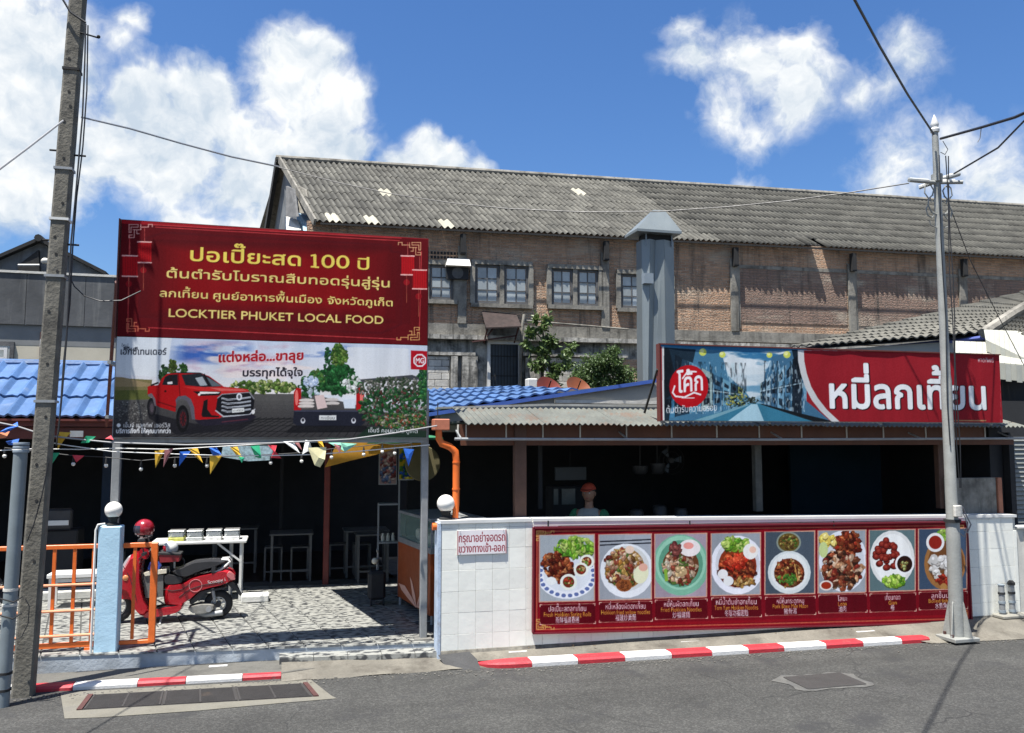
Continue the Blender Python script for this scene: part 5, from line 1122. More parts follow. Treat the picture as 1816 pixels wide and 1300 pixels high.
c2.poly(k4((760,655),(1220,660),(1480,685),(1510,730),(1190,735),(1000,705)), (196,40,38)); c2.poly(k4((1060,665),(1440,685),(1470,700),(1180,700)), (222,120,112), .7)
c2.poly(k4((880,705),(1190,708),(1170,748),(960,756)), (20,18,20)); c2.poly(k4((955,708),(1180,715),(1160,728),(960,735)), (240,236,228)); c2.ell(*K(950,740),2.2,2.2,(240,236,228))
c2.poly(k4((1200,738),(1500,720),(1555,800),(1540,925),(1490,960),(1215,985),(1130,910),(1150,780)), (20,21,26)); c2.line([K(1130,915),K(1215,980),K(1500,960),K(1560,900)],2.2,(190,190,196)); c2.line([K(1150,780),K(1200,738),K(1500,716),K(1550,790)],1.6,(150,150,156))
for y in (782,826,868,912): c2.line([K(1200,y),K(1260,y+14),K(1390,y+6),K(1510,y-12)],3.4,(176,178,184)); c2.line([K(1200,y+8),K(1390,y+16),K(1510,y-2)],1.2,(80,84,90))
c2.ell(*K(1388,765),5,6.5,(224,226,230)); c2.ell(*K(1388,765),2.6,3.6,(90,92,98)); c2.poly(k4((1310,895),(1440,885),(1445,928),(1312,940)), (230,230,226)); c2.text('ทะเบียน',*K(1325,928),*K(1430,918),3.8,(70,70,70),.1)
c2.poly(k4((1000,810),(1045,790),(1038,900),(1085,965),(1170,975),(1160,990),(985,985),(975,960)), (20,18,20)); c2.poly(k4((900,1020),(1170,1000),(1540,955),(1575,985),(1500,1030),(1300,1060),(1010,1085),(930,1050)), (34,30,42)); c2.line([K(1200,1040),K(1480,1010)],2,(84,40,52)); c2.ell(*K(1540,930),3,4,(236,232,228))
c2.ell(*K(768,1005), 11.5, 24, (16,16,18)); c2.ell(*K(772,1005), 7.5, 17, (40,34,38)); c2.ell(*K(774,1005), 5.5, 13, (92,24,30))
for q in range(9): a = q*.698; c2.line([K(774,1005), (K(774,1005)[0]+5.6*math.cos(a), K(774,1005)[1]+13*math.sin(a))], 1.3, (26,22,26))
# truck bed from behind, loaded with plants
c2.pile(*R(1190,180),5,30,[(25,70,40),(40,90,50)],70,3); c2.pile(*R(1255,170),14,34,[(70,110,40),(110,140,60),(50,90,30)],180,4); c2.pile(*R(1250,260),34,26,[(30,90,40),(50,120,60),(20,70,30)],260,4.5); c2.pile(*R(1130,260),14,16,[(50,110,50),(90,130,60)],80,4)
c2.pile(*R(1090,300),18,18,[(40,100,45),(25,75,30),(200,215,225)],120,4); c2.pile(*R(1095,275),12,6,[(205,220,240),(180,200,230)],26,4,0,.8,.1); c2.pile(*R(1330,290),18,14,[(40,100,45),(240,240,235),(220,235,215)],90,4)
c2.poly(r4((1005,330),(1020,305),(1045,310),(1045,430),(1005,430)), RED); c2.poly(r4((1395,330),(1380,300),(1350,310),(1350,430),(1395,430)), RED); c2.ell(*R(1020,360),3,14,(235,120,110)); c2.ell(*R(1380,360),3,14,(235,120,110))
for x, y, w in ((1075,375,42),(1075,392,44),(1072,408,46),(1215,372,38),(1218,392,40)): c2.ell(*R(x,y), w/3.1, 10/3.1, (214,204,196)); c2.line([R(x-w+6,y+8),R(x+w-6,y+8)],1.2,(120,110,105))
c2.poly(r4((1120,350),(1170,345),(1190,415),(1135,425)), (222,196,190)); c2.poly(r4((1275,370),(1345,368),(1345,420),(1285,420)), (214,222,230)); 
c2.poly(r4((1005,430),(1398,430),(1398,500),(1370,520),(1030,520),(1000,500)), (30,32,44)); c2.line([R(1010,434),R(1392,434)],3,(60,62,78)); c2.rect(*R(1145,458),*R(1240,484),(225,225,222)); c2.text('ทะเบียน',*R(1155,480),*R(1230,480),5,(60,60,60),.1)
for x in (1055,1335): c2.ell(*R(x,488),4,5,(210,210,214)); c2.ell(*R(x,484),2.4,3,(40,40,50))
c2.poly(r4((1000,515),(1400,515),(1440,550),(960,555)), (18,18,22), .8)
# nursery on the right
c2.poly(r4((1370,260),(1660,235),(1700,250),(1700,262),(1380,275)), (70,72,76)); c2.pile(*R(1560,310),68,20,[(80,92,70),(46,66,40),(110,112,100),(70,84,66),(140,136,126)],420,2.6); c2.pile(*R(1570,420),66,36,[(40,100,50),(60,118,56),(30,80,40),(26,64,36),(34,90,44),(112,122,100),(100,58,50)],700,3.2); c2.pile(*R(1620,490),50,14,[(60,110,50),(150,80,56),(170,160,140),(120,130,70),(40,90,44)],220,2.4); c2.pile(*R(1725,270),10,34,[(30,90,50),(60,120,60)],120,4)
c2.poly(r4((1420,520),(1750,545),(1750,620),(1300,620)), (24,50,34), .75)
c2.poly(r4((1652,100),(1750,104),(1750,208),(1652,204)), (178,14,32)); W_ = (238,232,232)
oc_ = [R(1702+38*math.cos(a+.39),155+38*math.sin(a+.39)) for a in np.arange(8)*math.pi/4]; c2.poly(oc_, W_); oc2 = [R(1702+30*math.cos(a+.39),155+30*math.sin(a+.39)) for a in np.arange(8)*math.pi/4]; c2.poly(oc2, (178,14,32)); c2.text('MG', *R(1680,170), *R(1725,170), 9.5, W_, .6)
def T2(t, x0, y0, x1, y1, h, bold, col, sh=None): c2.text(t, *R(x0,y0), *R(x1,y1), h/3.131, col, bold, 1, sh)
T2('แต่งหล่อ...ขาลุย', 590,164,1055,150,50,1.0,(170,24,34),((235,225,225),(-1,-1))); T2('บรรทุกได้จุใจ', 722,243,1052,240,42,.9,(38,34,44),((235,225,225),(-1,-1)))
T2('เอ็กซ์เทนเดอร์', 45,122,298,124,36,.55,(50,54,64)); T2('ใหม่', 50,78,86,80,16,.1,(50,54,64)); T2('เอ็มจี', 68,98,140,98,16,.3,(50,54,64))
c2.ell(*R(35,513),3.4,3.4,(235,235,235)); c2.text('เอ็มจี แอคทีฟ เซอร์วิส', *R(62,524), *R(318,524), 8, (240,240,240), .2); c2.text('บริการถึงที่ ให้คุณมากกว่า', *R(22,556), *R(320,556), 8, (240,240,240), .3); c2.text('เอ็มจี คอมมิวนิตี้ ภูเก็ต', *R(1418,552), *R(1690,556), 7.5, (240,240,240), .2)
for x in (120,200,280,370): c2.line([R(x,596),R(x+40,597)],1.6,(200,200,200))
c2.fleck(4); c2.img = c2.img*.97
MB().box(-1.50,1.36,YB+.012,YB+.05,2.12,3.038).build('lower_backing', m_steel, bb); c2.sheet('lower_print', bb, YB-.004, m_print, .005, .92)
MB().cbox(1.325,1.395,YB+.12,YB+.19,.16,2.6,.006).build('post', m_steel, bb); MB().cbox(-1.60,-1.525,8.9,8.97,.16,2.9,.006).build('post', m_steel, bb)
for z in (2.3,2.8): MB().box(-1.58,-1.55,YB+.09,8.9,z,z+.03).build('post_arm', m_steel, bb)
MB().box(1.33,1.37,YB+.05,YB+.12,2.3,2.34).build('post_arm', m_steel, bb)
MB().box(-1.50,1.36,YB+.055,YB+.095,2.08,2.118).build('bottom_rail', m_steel, bb)
for z in (2.6,3.0,3.5,4.0): MB().box(-1.45,1.34,YB+.055,YB+.09,z-.03,z).build('cross_rail', m_fascia, bb)
MB().tube([at(207,500,8.6), at(189,755,10.9)], .018, 8).build('back_stay', m_fascia, bb); MB().tube([at(745,500,8.6), (1.2,10.9,2.4)], .018, 8).build('back_stay', m_fascia, bb)
MB().cbox(1.27,1.44,YB+.07,YB+.24,.155,.175,.005).build('base_plate', M('grey_mortar',(.16,.155,.14),rough=.95,var=.3,scale=12), bb)

# ---- long sign over the eating house
YS = 7.98
s1 = at(1172,745,YS); s2 = at(1772,628,YS); X0, X1, Z0, Z1 = s1.x, s2.x, 2.305, 3.085
sg = thing('shop_sign', 'long printed sign with an old street scene and big white lettering on red', 'sign', (5.8, YS, 2.3))
c3 = Canvas(X0, X1, Z0, Z1, YS, 168, (150,32,40))
def S_(zx, zy): return (1150+zx/2.727, 600+zy/2.727)
def s4(*p): return [S_(*i) for i in p]
c3.grad(1172,610,1430,700,(58,120,160),(150,180,195)); 
c3.grad(1172,610,1430,735,(38,104,150),(150,185,200)); c3.cloud(*S_(330,50),*S_(740,240),(224,230,232),60,14,.4,6,.95,.05); c3.cloud(*S_(330,120),*S_(700,320),(205,216,220),50,12,.42,6,.9,.05)
c3.poly(s4((60,40),(350,60),(385,180),(470,260),(500,300),(240,400),(60,400)), (70,120,150)); c3.poly(s4((720,55),(600,90),(560,180),(550,300),(520,300),(750,400),(880,400),(760,300),(735,200)), (66,110,140))
r3 = c3.r
for i in range(9):   # left terrace of shophouses receding to the vanishing point
    t = i/9; x = 60+(470-60)*(1-(1-t)**1.6); x2 = 60+(470-60)*(1-(1-(i+1)/9)**1.6); top = 45+(250-45)*(x-60)/410; top2 = 45+(250-45)*(x2-60)/410; bot = 395-(395-300)*(x-60)/410; bot2 = 395-(395-300)*(x2-60)/410
    cc = [(70,130,165),(30,50,66),(96,150,176),(160,178,170),(48,88,116),(110,160,180),(40,60,70),(150,150,70),(80,130,150)][i]
    c3.poly(s4((x,top),(x2,top2),(x2,bot2),(x,bot)), cc, .85)
    for k in range(3): f = .15+.28*k; xa, xb = x+(x2-x)*.2, x+(x2-x)*.75; c3.poly(s4((xa,top+(bot-top)*f),(xb,top2+(bot2-top2)*f),(xb,top2+(bot2-top2)*(f+.16)),(xa,top+(bot-top)*(f+.16))), (16,24,34), .85)
    c3.line([S_(x,top+(bot-top)*.5),S_(x2,top2+(bot2-top2)*.5)],2,(190,205,205),.8); c3.line([S_(x,top),S_(x,bot)],1.6,(12,18,26),.8)
for i in range(7):
    t = i/7; x = 740-(740-540)*(1-(1-t)**1.6); x2 = 740-(740-540)*(1-(1-(i+1)/7)**1.6); g = (740-x)/200; g2 = (740-x2)/200; top = 70+150*g; top2 = 70+150*g2; bot = 395-95*g; bot2 = 395-95*g2
    cc = [(26,34,44),(74,120,150),(120,165,190),(60,100,130),(150,180,195),(50,80,100),(130,150,150)][i]
    c3.poly(s4((x,top),(x2,top2),(x2,bot2),(x,bot)), cc, .9)
    for k in range(3): f = .12+.3*k; xa, xb = x+(x2-x)*.25, x+(x2-x)*.75; c3.poly(s4((xa,top+(bot-top)*f),(xb,top2+(bot2-top2)*f),(xb,top2+(bot2-top2)*(f+.17)),(xa,top+(bot-top)*(f+.17))), (18,28,40), .85)
    c3.line([S_(x,top+(bot-top)*.45),S_(x2,top2+(bot2-top2)*.45)],2.4,(185,215,228),.85); c3.line([S_(x,top),S_(x,bot)],1.6,(14,20,28),.8)
c3.cloud(1175,640,1325,735,(8,14,20),5,16,.52,7,.5); c3.cloud(1175,640,1320,735,(200,228,236),3,11,.6,8,.5); c3.cloud(1355,640,1428,735,(8,14,20),4,14,.52,7,.45); c3.cloud(1352,640,1428,735,(220,240,246),3,9,.6,8,.5); c3.poly(s4((75,45),(230,55),(215,120),(165,100),(130,260),(75,300)), (16,26,36), .8); c3.poly(s4((690,56),(730,58),(740,200),(720,180)), (12,18,26), .8)
c3.pile(*S_(180,290),1,1,[(26,40,54),(80,160,195),(190,220,228),(50,90,120),(120,180,200)],1,1); c3.pile(*S_(660,260),34,36,[(20,28,36),(90,160,195),(200,228,236),(40,64,84),(130,185,205)],1,1); c3.pile(*S_(430,300),22,12,[(20,34,46),(110,160,180),(60,90,70),(180,180,90)],120,2); c3.poly(s4((60,45),(100,50),(130,180),(100,400),(60,400)), (14,20,26), .75); c3.pile(*S_(505,300),9,6,[(30,40,36),(70,84,70)],40,1.8)
c3.poly(s4((490,315),(540,315),(760,380),(820,402),(200,402),(240,385)), (56,120,146)); c3.poly(s4((495,318),(525,318),(560,402),(380,402)), (190,220,230), .85); c3.poly(s4((540,318),(550,316),(900,402),(800,402)), (22,26,30)); c3.poly(s4((230,392),(480,318),(485,322),(270,402),(200,402)), (160,190,195), .6)
for x, y, r_ in ((264,68,18),(358,80,15),(585,82,14),(668,80,17)): c3.ell(*S_(x,y), r_/2.727, r_/2.727, (208,214,96)); c3.ell(*S_(x-4,y-5), r_/5, r_/5, (236,238,160))
# red field with its curved pale edge
arc = [(720,58),(722,110),(735,170),(758,240),(790,300),(830,350),(885,402)]
c3.poly(s4(*arc, (1700,415),(1700,70)), (205,205,205)); arc2 = [(750,60),(752,110),(764,170),(786,235),(818,290),(862,345),(925,404)]; c3.poly(s4(*arc2, (1700,415),(1700,70)), (146,28,38))
for i in range(8): c3.ell(*S_(1250,150), 150-i*16, 34-i*3.5, (158,34,44), .18)
c3.ell(*S_(196,232), 34.5, 37.5, (184,14,26)); c3.ell(*S_(190,222), 30, 32, (196,20,30), .5)
c3.text('โค้ก', *S_(140,262), *S_(262,250), 34, (245,240,240), .9); c3.line([S_(128,230),S_(118,262),S_(132,280),S_(170,284)],3.2,(245,240,240)); c3.line([S_(175,284),S_(220,262),S_(252,272)],3.4,(245,240,240)); c3.line([S_(162,288),S_(222,288)],1.6,(245,240,240)); c3.line([S_(165,195),S_(190,160),S_(232,162)],3,(245,240,240))
c3.text('ต้นตำรับความอร่อย', *S_(88,360), *S_(330,348), 12, (235,238,240), .25)
c3.text('หมี่ลกเที้ยน', *S_(884,336), *S_(1630,342), 54, (30,10,16), 3.2); c3.text('หมี่ลกเที้ยน', *S_(880,334), *S_(1628,341), 54, (238,240,240), 2.0)
c3.text('หาดทิพย์', *S_(1592,116), *S_(1668,118), 8, (225,220,220), .2); c3.rect(*S_(1440,394),*S_(1630,400),(190,160,110),.8); c3.line([S_(1340,350),S_(1356,402)],1.4,(96,16,26),.8)
c3.poly(s4((60,42),(66,42),(70,402),(60,402)), (150,40,44)); c3.poly(s4((66,42),(75,42),(78,400),(70,402)), (225,225,222))
c3.fleck(3.5)
MB().box(X0-.01,X1+.01,YS+.012,YS+.06,Z0-.01,Z1+.01).build('sign_backing', m_steel, sg)
MB().box(X0-.015,X0-.003,YS-.012,YS+.06,Z0-.01,Z1+.01).build('side_frame', m_fascia, sg); MB().box(X0-.01,X1+.01,YS-.012,YS+.01,Z1+.001,Z1+.014).build('top_frame', m_fascia, sg)
c3.sheet('sign_print', sg, YS-.002, m_print, .0035, .85)
for x in (X0+.05, 5.0, 6.4, X1-.1): MB().bar((x,YS+.07,Z0-.03),(x,YS+.07,Z1),.03).build('sign_stay', m_steel, sg)
MB().bar(at(1166,655,8.0), at(1142,735,8.6), .02).build('slanting_stay', m_black, sg)

# ---- menu board
YM = 8.045
mbd = thing('menu_board', 'long maroon menu board with eight framed dish photographs on the tiled wall', 'menu board', (4.9, YM, .6))
m0 = at(945,935,YM); m1 = at(1722,1104,YM)
c4 = Canvas(m0.x, at(1722,1010,YM).x, .11, 1.285, YM, 196, (238,240,236))
a_, b_, cc_, d_ = (946,936),(1714,925),(1723,1103),(945,1123)
c4.poly([(940,926),(1718,915),(1730,1108),(940,1135)], (112,12,26))
for o_, w_, col in ((7,2.2,(190,100,70)),(5,1.4,(150,20,36)),(12,5,(132,12,26))): c4.line([(a_[0]+o_,a_[1]+o_),(b_[0]-o_,b_[1]+o_),(cc_[0]-o_,cc_[1]-o_),(d_[0]+o_,d_[1]-o_),(a_[0]+o_,a_[1]+o_)], w_, col, .85)
for x, y, sx, sy in ((952,942,1,1),(952,1115,1,-1),(1708,932,-1,1),(1714,1096,-1,-1)):
    ornament(c4, x, y, sx, sy, (205,165,90), .85, 1.5); ornament(c4, x+sx*3, y+sy*3, sx, sy, (180,140,70), .55, 1.2)
panels = [(958,1053,949,1065,1070,1106),(1063,1154,948,1062,1066,1102),(1162,1252,947,1058,1062,1097),(1262,1347,946,1054,1058,1094),(1357,1443,943,1052,1057,1090),(1451,1534,941,1050,1053,1086),(1542,1621,940,1047,1051,1084),(1629,1712,938,1044,1048,1080)]
BG = [(168,176,182),(158,164,172),(162,148,160),(150,156,164),(72,84,96),(150,158,166),(92,116,120),(62,80,104)]
MEAT = [(120,44,26),(90,28,18),(150,70,40),(170,90,50),(70,24,16)]; LET = [(130,180,50),(160,200,80),(90,150,40),(190,215,110)]; NOOD = [(190,150,80),(160,110,50),(120,80,40),(210,170,110)]; MIX = [(190,140,110),(150,70,50),(220,190,160),(90,120,50),(120,50,36),(225,215,190)]
for i, (x0, x1, y0, y1, t0, t1) in enumerate(panels):
    w = x1-x0; cx = (x0+x1)/2; sl = -.014*w
    c4.poly([(x0-2,y0-2+2),(x1+2,y0-2),(x1+2,y1+1),(x0-2,y1+3)], (196,150,130)); c4.poly([(x0,y0+1),(x1,y0),(x1,y1-1),(x0,y1+1)], BG[i])
    c4.poly([(x0,y0+1),(x0+w*.5,y0),(x0+w*.3,y1),(x0,y1+1)], np.array(BG[i])*.88, .5)
    sav = c4.img.copy(); P = c4.P
    if i == 0:
        c4.ell(cx,1020,w*.56,42,(226,230,236)); 
        for k in range(26): a = k*.2417; c4.ell(cx+w*.5*math.cos(a),1020+36*math.sin(a),4.2,3.4,(60,80,140),.8); c4.ell(cx+w*.5*math.cos(a+.12),1020+36*math.sin(a+.12),2,1.6,(235,238,242))
        c4.ell(cx,1018,w*.44,31,(214,220,226)); c4.pile(cx+12,970,34,17,LET,110,6,0,.5); c4.pile(cx-16,1005,28,22,MEAT+[(200,130,80)],150,5,.5)
        for x, y, r_ in ((40,996,13),(30,1010,13),(8,1032,15)): c4.ell(x+cx-5,y,r_,r_*.95,(228,232,220)); c4.ell(x+cx-5,y,r_*.68,r_*.66,(110,40,24)); c4.pile(x+cx-5,y,r_*.5,r_*.5,[(190,60,40),(220,180,120),(90,130,50)],16,2.4)
        c4.ell(x0+20,1030,9,7,(228,232,230))
    elif i == 1:
        for yy in (960,966): c4.line([(x0,yy+1),(x1,yy-3)],2.6,(26,28,38))
        c4.ell(cx+3,1012,w*.52,48,(224,228,232)); c4.ell(cx+3,1008,w*.44,40,(206,208,206)); c4.ell(cx,1008,w*.38,36,(150,110,60)); c4.pile(cx-3,1006,32,32,MIX+NOOD,260,5); c4.ell(cx-2,1038,14,11,(140,78,40)); c4.pile(cx-2,1038,11,8,[(150,84,44),(110,56,30)],40,2); c4.ell(cx+28,1018,13,17,(226,226,190),1,.3); c4.ell(cx+32,1006,8,7,(222,170,150)); c4.ell(cx+8,975,8,7,(226,200,180))
    elif i == 2:
        c4.ell(cx,1002,w*.56,54,(120,176,150)); c4.ell(cx,998,w*.5,48,(146,198,172)); c4.ell(cx,1000,w*.44,42,(92,150,124)); c4.ell(cx,1003,w*.36,33,(100,60,36)); c4.pile(cx-2,1005,28,30,MIX+[(240,190,150)],240,5); c4.ell(cx+16,972,19,15,(232,224,222)); c4.ell(cx+14,968,9,6,(228,150,140)); c4.pile(cx,1014,9,6,[(240,205,150)],9,4.5,0,.9); c4.poly([(cx-30,1010),(cx-25,1008),(cx-22,1030),(cx-28,1031)],(130,170,60)); c4.pile(cx-10,975,9,10,[(110,50,50),(130,70,64)],24,6)
    elif i == 3:
        c4.ell(cx+3,1002,w*.56,52,(226,228,236)); c4.ell(cx+3,1000,w*.46,44,(204,206,212)); c4.ell(cx+3,1004,w*.4,38,(130,50,26)); c4.pile(cx+2,1010,30,26,MEAT+[(190,50,30),(210,90,50)],220,5); c4.pile(cx,965,22,11,LET,90,5); c4.ell(cx+26,978,13,14,(234,232,226)); c4.ell(cx+30,975,6,6,(232,190,170)); c4.ell(cx-23,1018,9,8.5,(226,226,224)); c4.ell(cx-13,1030,9,8.5,(222,224,222)); c4.pile(cx,1000,16,9,[(190,46,28),(215,80,50)],30,6); c4.pile(cx+14,1032,18,7,NOOD,40,4)
    elif i == 4:
        c4.ell(cx-2,962,22,19,(130,140,130)); c4.ell(cx-2,962,19,16,(96,80,36)); c4.pile(cx-2,962,15,12,[(120,90,40),(90,60,30),(170,150,80),(80,110,40)],60,3)
        c4.ell(cx-1,1015,38,38,(206,214,214)); c4.ell(cx-1,1014,33,33,(222,226,224)); c4.ell(cx-1,1016,27,26,(96,44,24)); c4.pile(cx-1,1016,25,24,NOOD+MEAT,200,3.4); c4.pile(cx-4,1026,16,9,[(70,120,40),(100,150,60)],50,3); c4.line([(cx+8,1000),(cx+14,1030)],2,(210,160,90))
    elif i == 5:
        c4.ell(cx+2,995,w*.52,54,(222,226,234)); c4.ell(cx+2,998,w*.46,49,(206,210,216)); c4.pile(cx+10,965,24,20,MEAT+[(160,50,30)],150,5.5); c4.pile(cx,1010,34,32,[(200,150,110),(60,36,26),(160,80,50),(226,190,160),(110,60,40),(120,40,30)],230,6,.4); c4.pile(cx-26,958,12,9,[(226,200,90),(240,220,130)],14,6.5,0,.7,.1); c4.ell(cx-33,975,8,14,(190,205,140)); c4.ell(cx-28,1038,12,9,(220,214,206)); c4.ell(cx-28,1038,9,6.5,(150,46,24))
    elif i == 6:
        c4.ell(cx,990,w*.5,49,(218,220,218)); c4.ell(cx,990,w*.43,43,(232,234,232)); 
        for k in range(40): a = c4.r.rand()*6.28; q = math.sqrt(c4.r.rand()); X, Y_ = cx-9+22*q*math.cos(a), 983+27*q*math.sin(a); c4.ell(X,Y_+1,5.8,5.6,(50,14,12)); c4.ell(X,Y_,5.2,5,(120,34,28)); c4.ell(X-.6,Y_-.8,2.6,2.4,(160,66,52),.8)
        c4.ell(cx+22,1000,17,18,(232,234,236)); c4.ell(cx+22,1000,13.5,14.5,(40,20,16)); c4.pile(cx+22,1002,8,8,[(150,110,60),(90,70,30),(180,190,120)],24,2.4); c4.pile(cx+2,1030,19,9,LET,60,5)
    else:
        c4.ell(cx+4,1000,w*.44,46,(150,104,60)); c4.ell(cx+6,998,w*.38,40,(110,70,40)); c4.pile(cx+6,950,16,10,LET,50,5); c4.ell(cx-13,962,16,17,(228,228,228)); c4.ell(cx-13,962,11.5,12,(140,36,26)); c4.pile(cx-4,1004,20,18,[(222,220,216),(236,234,230),(206,202,196)],24,6.5,0,.85,.12); c4.pile(cx+2,1028,14,8,[(170,50,30),(150,40,30)],24,4); c4.ell(cx+2,1040,6,6,(170,124,70))
    # restore whatever the round dishes spilled over outside the photograph's frame
    pa, pb_, pc, pd = P((x0,y0+1)), P((x1,y0)), P((x1,y1-1)), P((x0,y1+1)); H_, W_2 = c4.img.shape[:2]; yy, xx = np.mgrid[0:H_, 0:W_2]
    def side(a, b): return (xx-a[0])*(b[1]-a[1])-(yy-a[1])*(b[0]-a[0])
    ins = (side(pa,pb_) <= 0) & (side(pb_,pc) <= 0) & (side(pc,pd) <= 0) & (side(pd,pa) <= 0)
    c4.img[~ins] = sav[~ins]
    c4.poly([(x0,t0+2),(x1+2,t0),(x1+3,t1-1),(x0,t1+1)], (84,8,20)); 
    for ax, ay in ((x0,t0+2),(x1+2,t0),(x1+3,t1-1),(x0,t1+1)): c4.ell(ax,ay,3.2,3.2,(112,12,26)); c4.line([(ax-(3 if ax > cx else -3)*1.2, ay),(ax, ay)],1.3,(225,190,170)); c4.line([(ax, ay-(3 if ay > (t0+t1)/2 else -3)*1.2),(ax, ay)],1.3,(225,190,170))
    c4.line([(x0+4,t0+2),(x1-2,t0)],1,(190,140,120),.8); c4.line([(x0+4,t1+1),(x1-2,t1-1)],1,(190,140,120),.8)
TX = [('ปอเปี๊ยะสดลกเที้ยน','Fresh Hokkien Spring Rolls','新鮮福建春捲'),('หมี่เหลืองผัดฮกเกี้ยน','Hokkien fried yellow noodles','福建炒黃麵'),('หมี่หุ้นผัดฮกเกี้ยน','Fried Hokkien Noodles','炒福建麵'),('หมี่น้ำต้มยำฮกเกี้ยน','Tom Yum Hokkien Noodles','冬陰功福建麵'),('หมี่หุ้นกระดูกหมู','Pork Bone Mee Hoon','豬骨湯'),('โลบะ','Loba','滷肉'),('เกี้ยนทอด','Gian','卷'),('ลูกชิ้นปลา','Boiled fish balls','水煮魚丸')]
WID = [(.70,.88,.44),(.78,.95,.4),(.68,.8,.34),(.84,.9,.48),(.56,.72,.26),(.2,.18,.16),(.34,.18,.09),(.5,.62,.34)]
for (x0,x1,y0,y1,t0,t1), tx, wd in zip(panels, TX, WID):
    cx = (x0+x1)/2+1; w = x1-x0; hh = (t1-t0)
    for k, (s, f, col, h, bo) in enumerate(zip(tx, (.40,.66,.95), ((236,200,205),(206,150,60),(226,214,220)), (hh*.27,hh*.23,hh*.25), (.12,.12,.0))):
        y = t0+hh*f-1; c4.text(s, cx-w*wd[k]/2, y+.5, cx+w*wd[k]/2, y-.5, h, col, bo)
c4.fleck(3.5)
# cut the sheet to the board: the board's outline is a slightly tapering quad
sh = c4.sheet('menu_print', mbd, YM-.003, m_gloss, .002, .95)
pl = [at(*p, YM) for p in (a_, b_, cc_, d_)]
def trim(o, quad):
    me = o.data; o0 = Vector(o['_o']); n = len(me.vertices); co = np.empty(n*3, np.float32); me.vertices.foreach_get('co', co); co = co.reshape(-1,3)+np.array(o0)
    ok = np.ones(n, bool)
    for p, q in zip(quad, quad[1:]+quad[:1]): ok &= ((co[:,0]-p.x)*(q.z-p.z)-(co[:,2]-p.z)*(q.x-p.x)) >= -.0
    bm = bmesh.new(); bm.from_mesh(me); bm.verts.ensure_lookup_table(); bmesh.ops.delete(bm, geom=[v for v, k in zip(bm.verts, ok) if not k], context='VERTS'); bm.to_mesh(me); bm.free()
trim(sh, pl)
m_maroon = M('maroon_frame', (.16,.008,.018), rough=.4, var=.1, scale=5)
MB().prism([p+Vector((0,.004,0)) for p in pl], (0,.045,0)).build('board_body', m_maroon, mbd)
for p, q in zip(pl, pl[1:]+pl[:1]): MB().bar(p+Vector((0,-.004,0)), q+Vector((0,-.004,0)), .018, .018, (0,1,0)).build('frame_strip', m_maroon, mbd)
for px in (972,1223,1478,1700): x = at(px,928,YM); MB().tube([(x.x,YM-.004,x.z-.03),(x.x,YM-.004,x.z+.025)],.008,8).build('hook', m_black, mbd)
# ---- small notice
ns = thing('notice_sign', 'small white notice with two lines of red writing on the tiled wall', 'sign', at(853,980,8.08))
n0, n1 = at(811,984,8.085), at(898,939,8.085); c5 = Canvas(n0.x, n1.x, n0.z, n1.z, 8.085, 260, (232,226,226))
c5.line([(812,940.5),(897,938.5),(897,982),(812,985),(812,940)],2,(190,120,120)); c5.text('กรุณาอย่าจอดรถ', 814,962,895,959,15,(140,24,40),.35); c5.text('ขวางทางเข้า-ออก', 814,980,895,977,14,(140,24,40),.35)
c5.sheet('notice_print', ns, 8.084, m_gloss, .001, .95); MB().cbox(n0.x-.004,n1.x+.004,8.087,8.098,n0.z-.004,n1.z+.004,.002).build('notice_plate', m_whitep, ns)
for px, py in ((816,943),(893,941),(816,980),(893,978)): p = at(px,py,8.084); MB().lathe((p.x,8.078,p.z),[(.004,0),(.004,.004)],8,'y').build('screw', m_steel, ns)
# ================================================================ poles, gate, pillar, chimney, cables
m_pole = M('concrete_pole', (.15,.14,.115), rough=.95, var=.35, scale=7, bump=.9, bscale=28, dirt=((.07,.065,.055),.54,5), streak=((.10,.09,.075),.6))
up_ = thing('utility_pole', 'tall leaning weathered concrete utility pole at the kerb', 'utility pole', (-1.975, 7.75, 0))
PY = 8.0; _b, _t = at(41,1235,PY), at(138,5,PY)
def pc(z): t = (z-_b.z)/(_t.z-_b.z); return Vector((_b.x+(_t.x-_b.x)*t, PY, z))
mb = MB(); secs = 14
for i in range(secs+1):
    z = 6.06*i/secs; c = pc(z); w = .078-.014*z/5.9+random.uniform(-.0015,.0015); d = .07-.015*z/5.9; ch = .018
    mb.v += [c+Vector(p) for p in ((-w+ch,-d,0),(w-ch,-d,0),(w,-d+ch,0),(w,d-ch,0),(w-ch,d,0),(-w+ch,d,0),(-w,d-ch,0),(-w,-d+ch,0))]
for i in range(secs):
    for j in range(8): a = i*8+j; b = i*8+(j+1) % 8; mb.f.append((a,b,b+8,a+8))
mb.f.append(tuple(secs*8+j for j in range(8))); mb.f.append(tuple(reversed(range(8)))); shaft = mb.build('shaft', m_pole, up_)
for i, z in enumerate((5.45,5.15,5.02,4.88,4.55,4.15,3.85,3.7,3.55,3.2,2.75,2.3,1.9,1.6,1.1)):
    c = pc(z)+Vector((.02*((i%3)-1),-.1,0)); d = .07-.015*z/5.9; MB().lathe((c.x, PY-d-.003, z), [(.012,0),(.013,.004)], 10, 'y').build('bolt_hole', m_black, shaft)
for z, w, ma in ((4.0,.088,m_whitep),(3.5,.09,m_steel),(2.42,.092,m_steel),(5.35,.08,m_black),(4.45,.085,m_steel)):
    w -= .011; c = pc(z); d = .07-.015*z/5.9; MB().box(c.x-w,c.x+w,PY-d-.008,PY+d+.008,z,z+.022).build('strap', ma, up_)
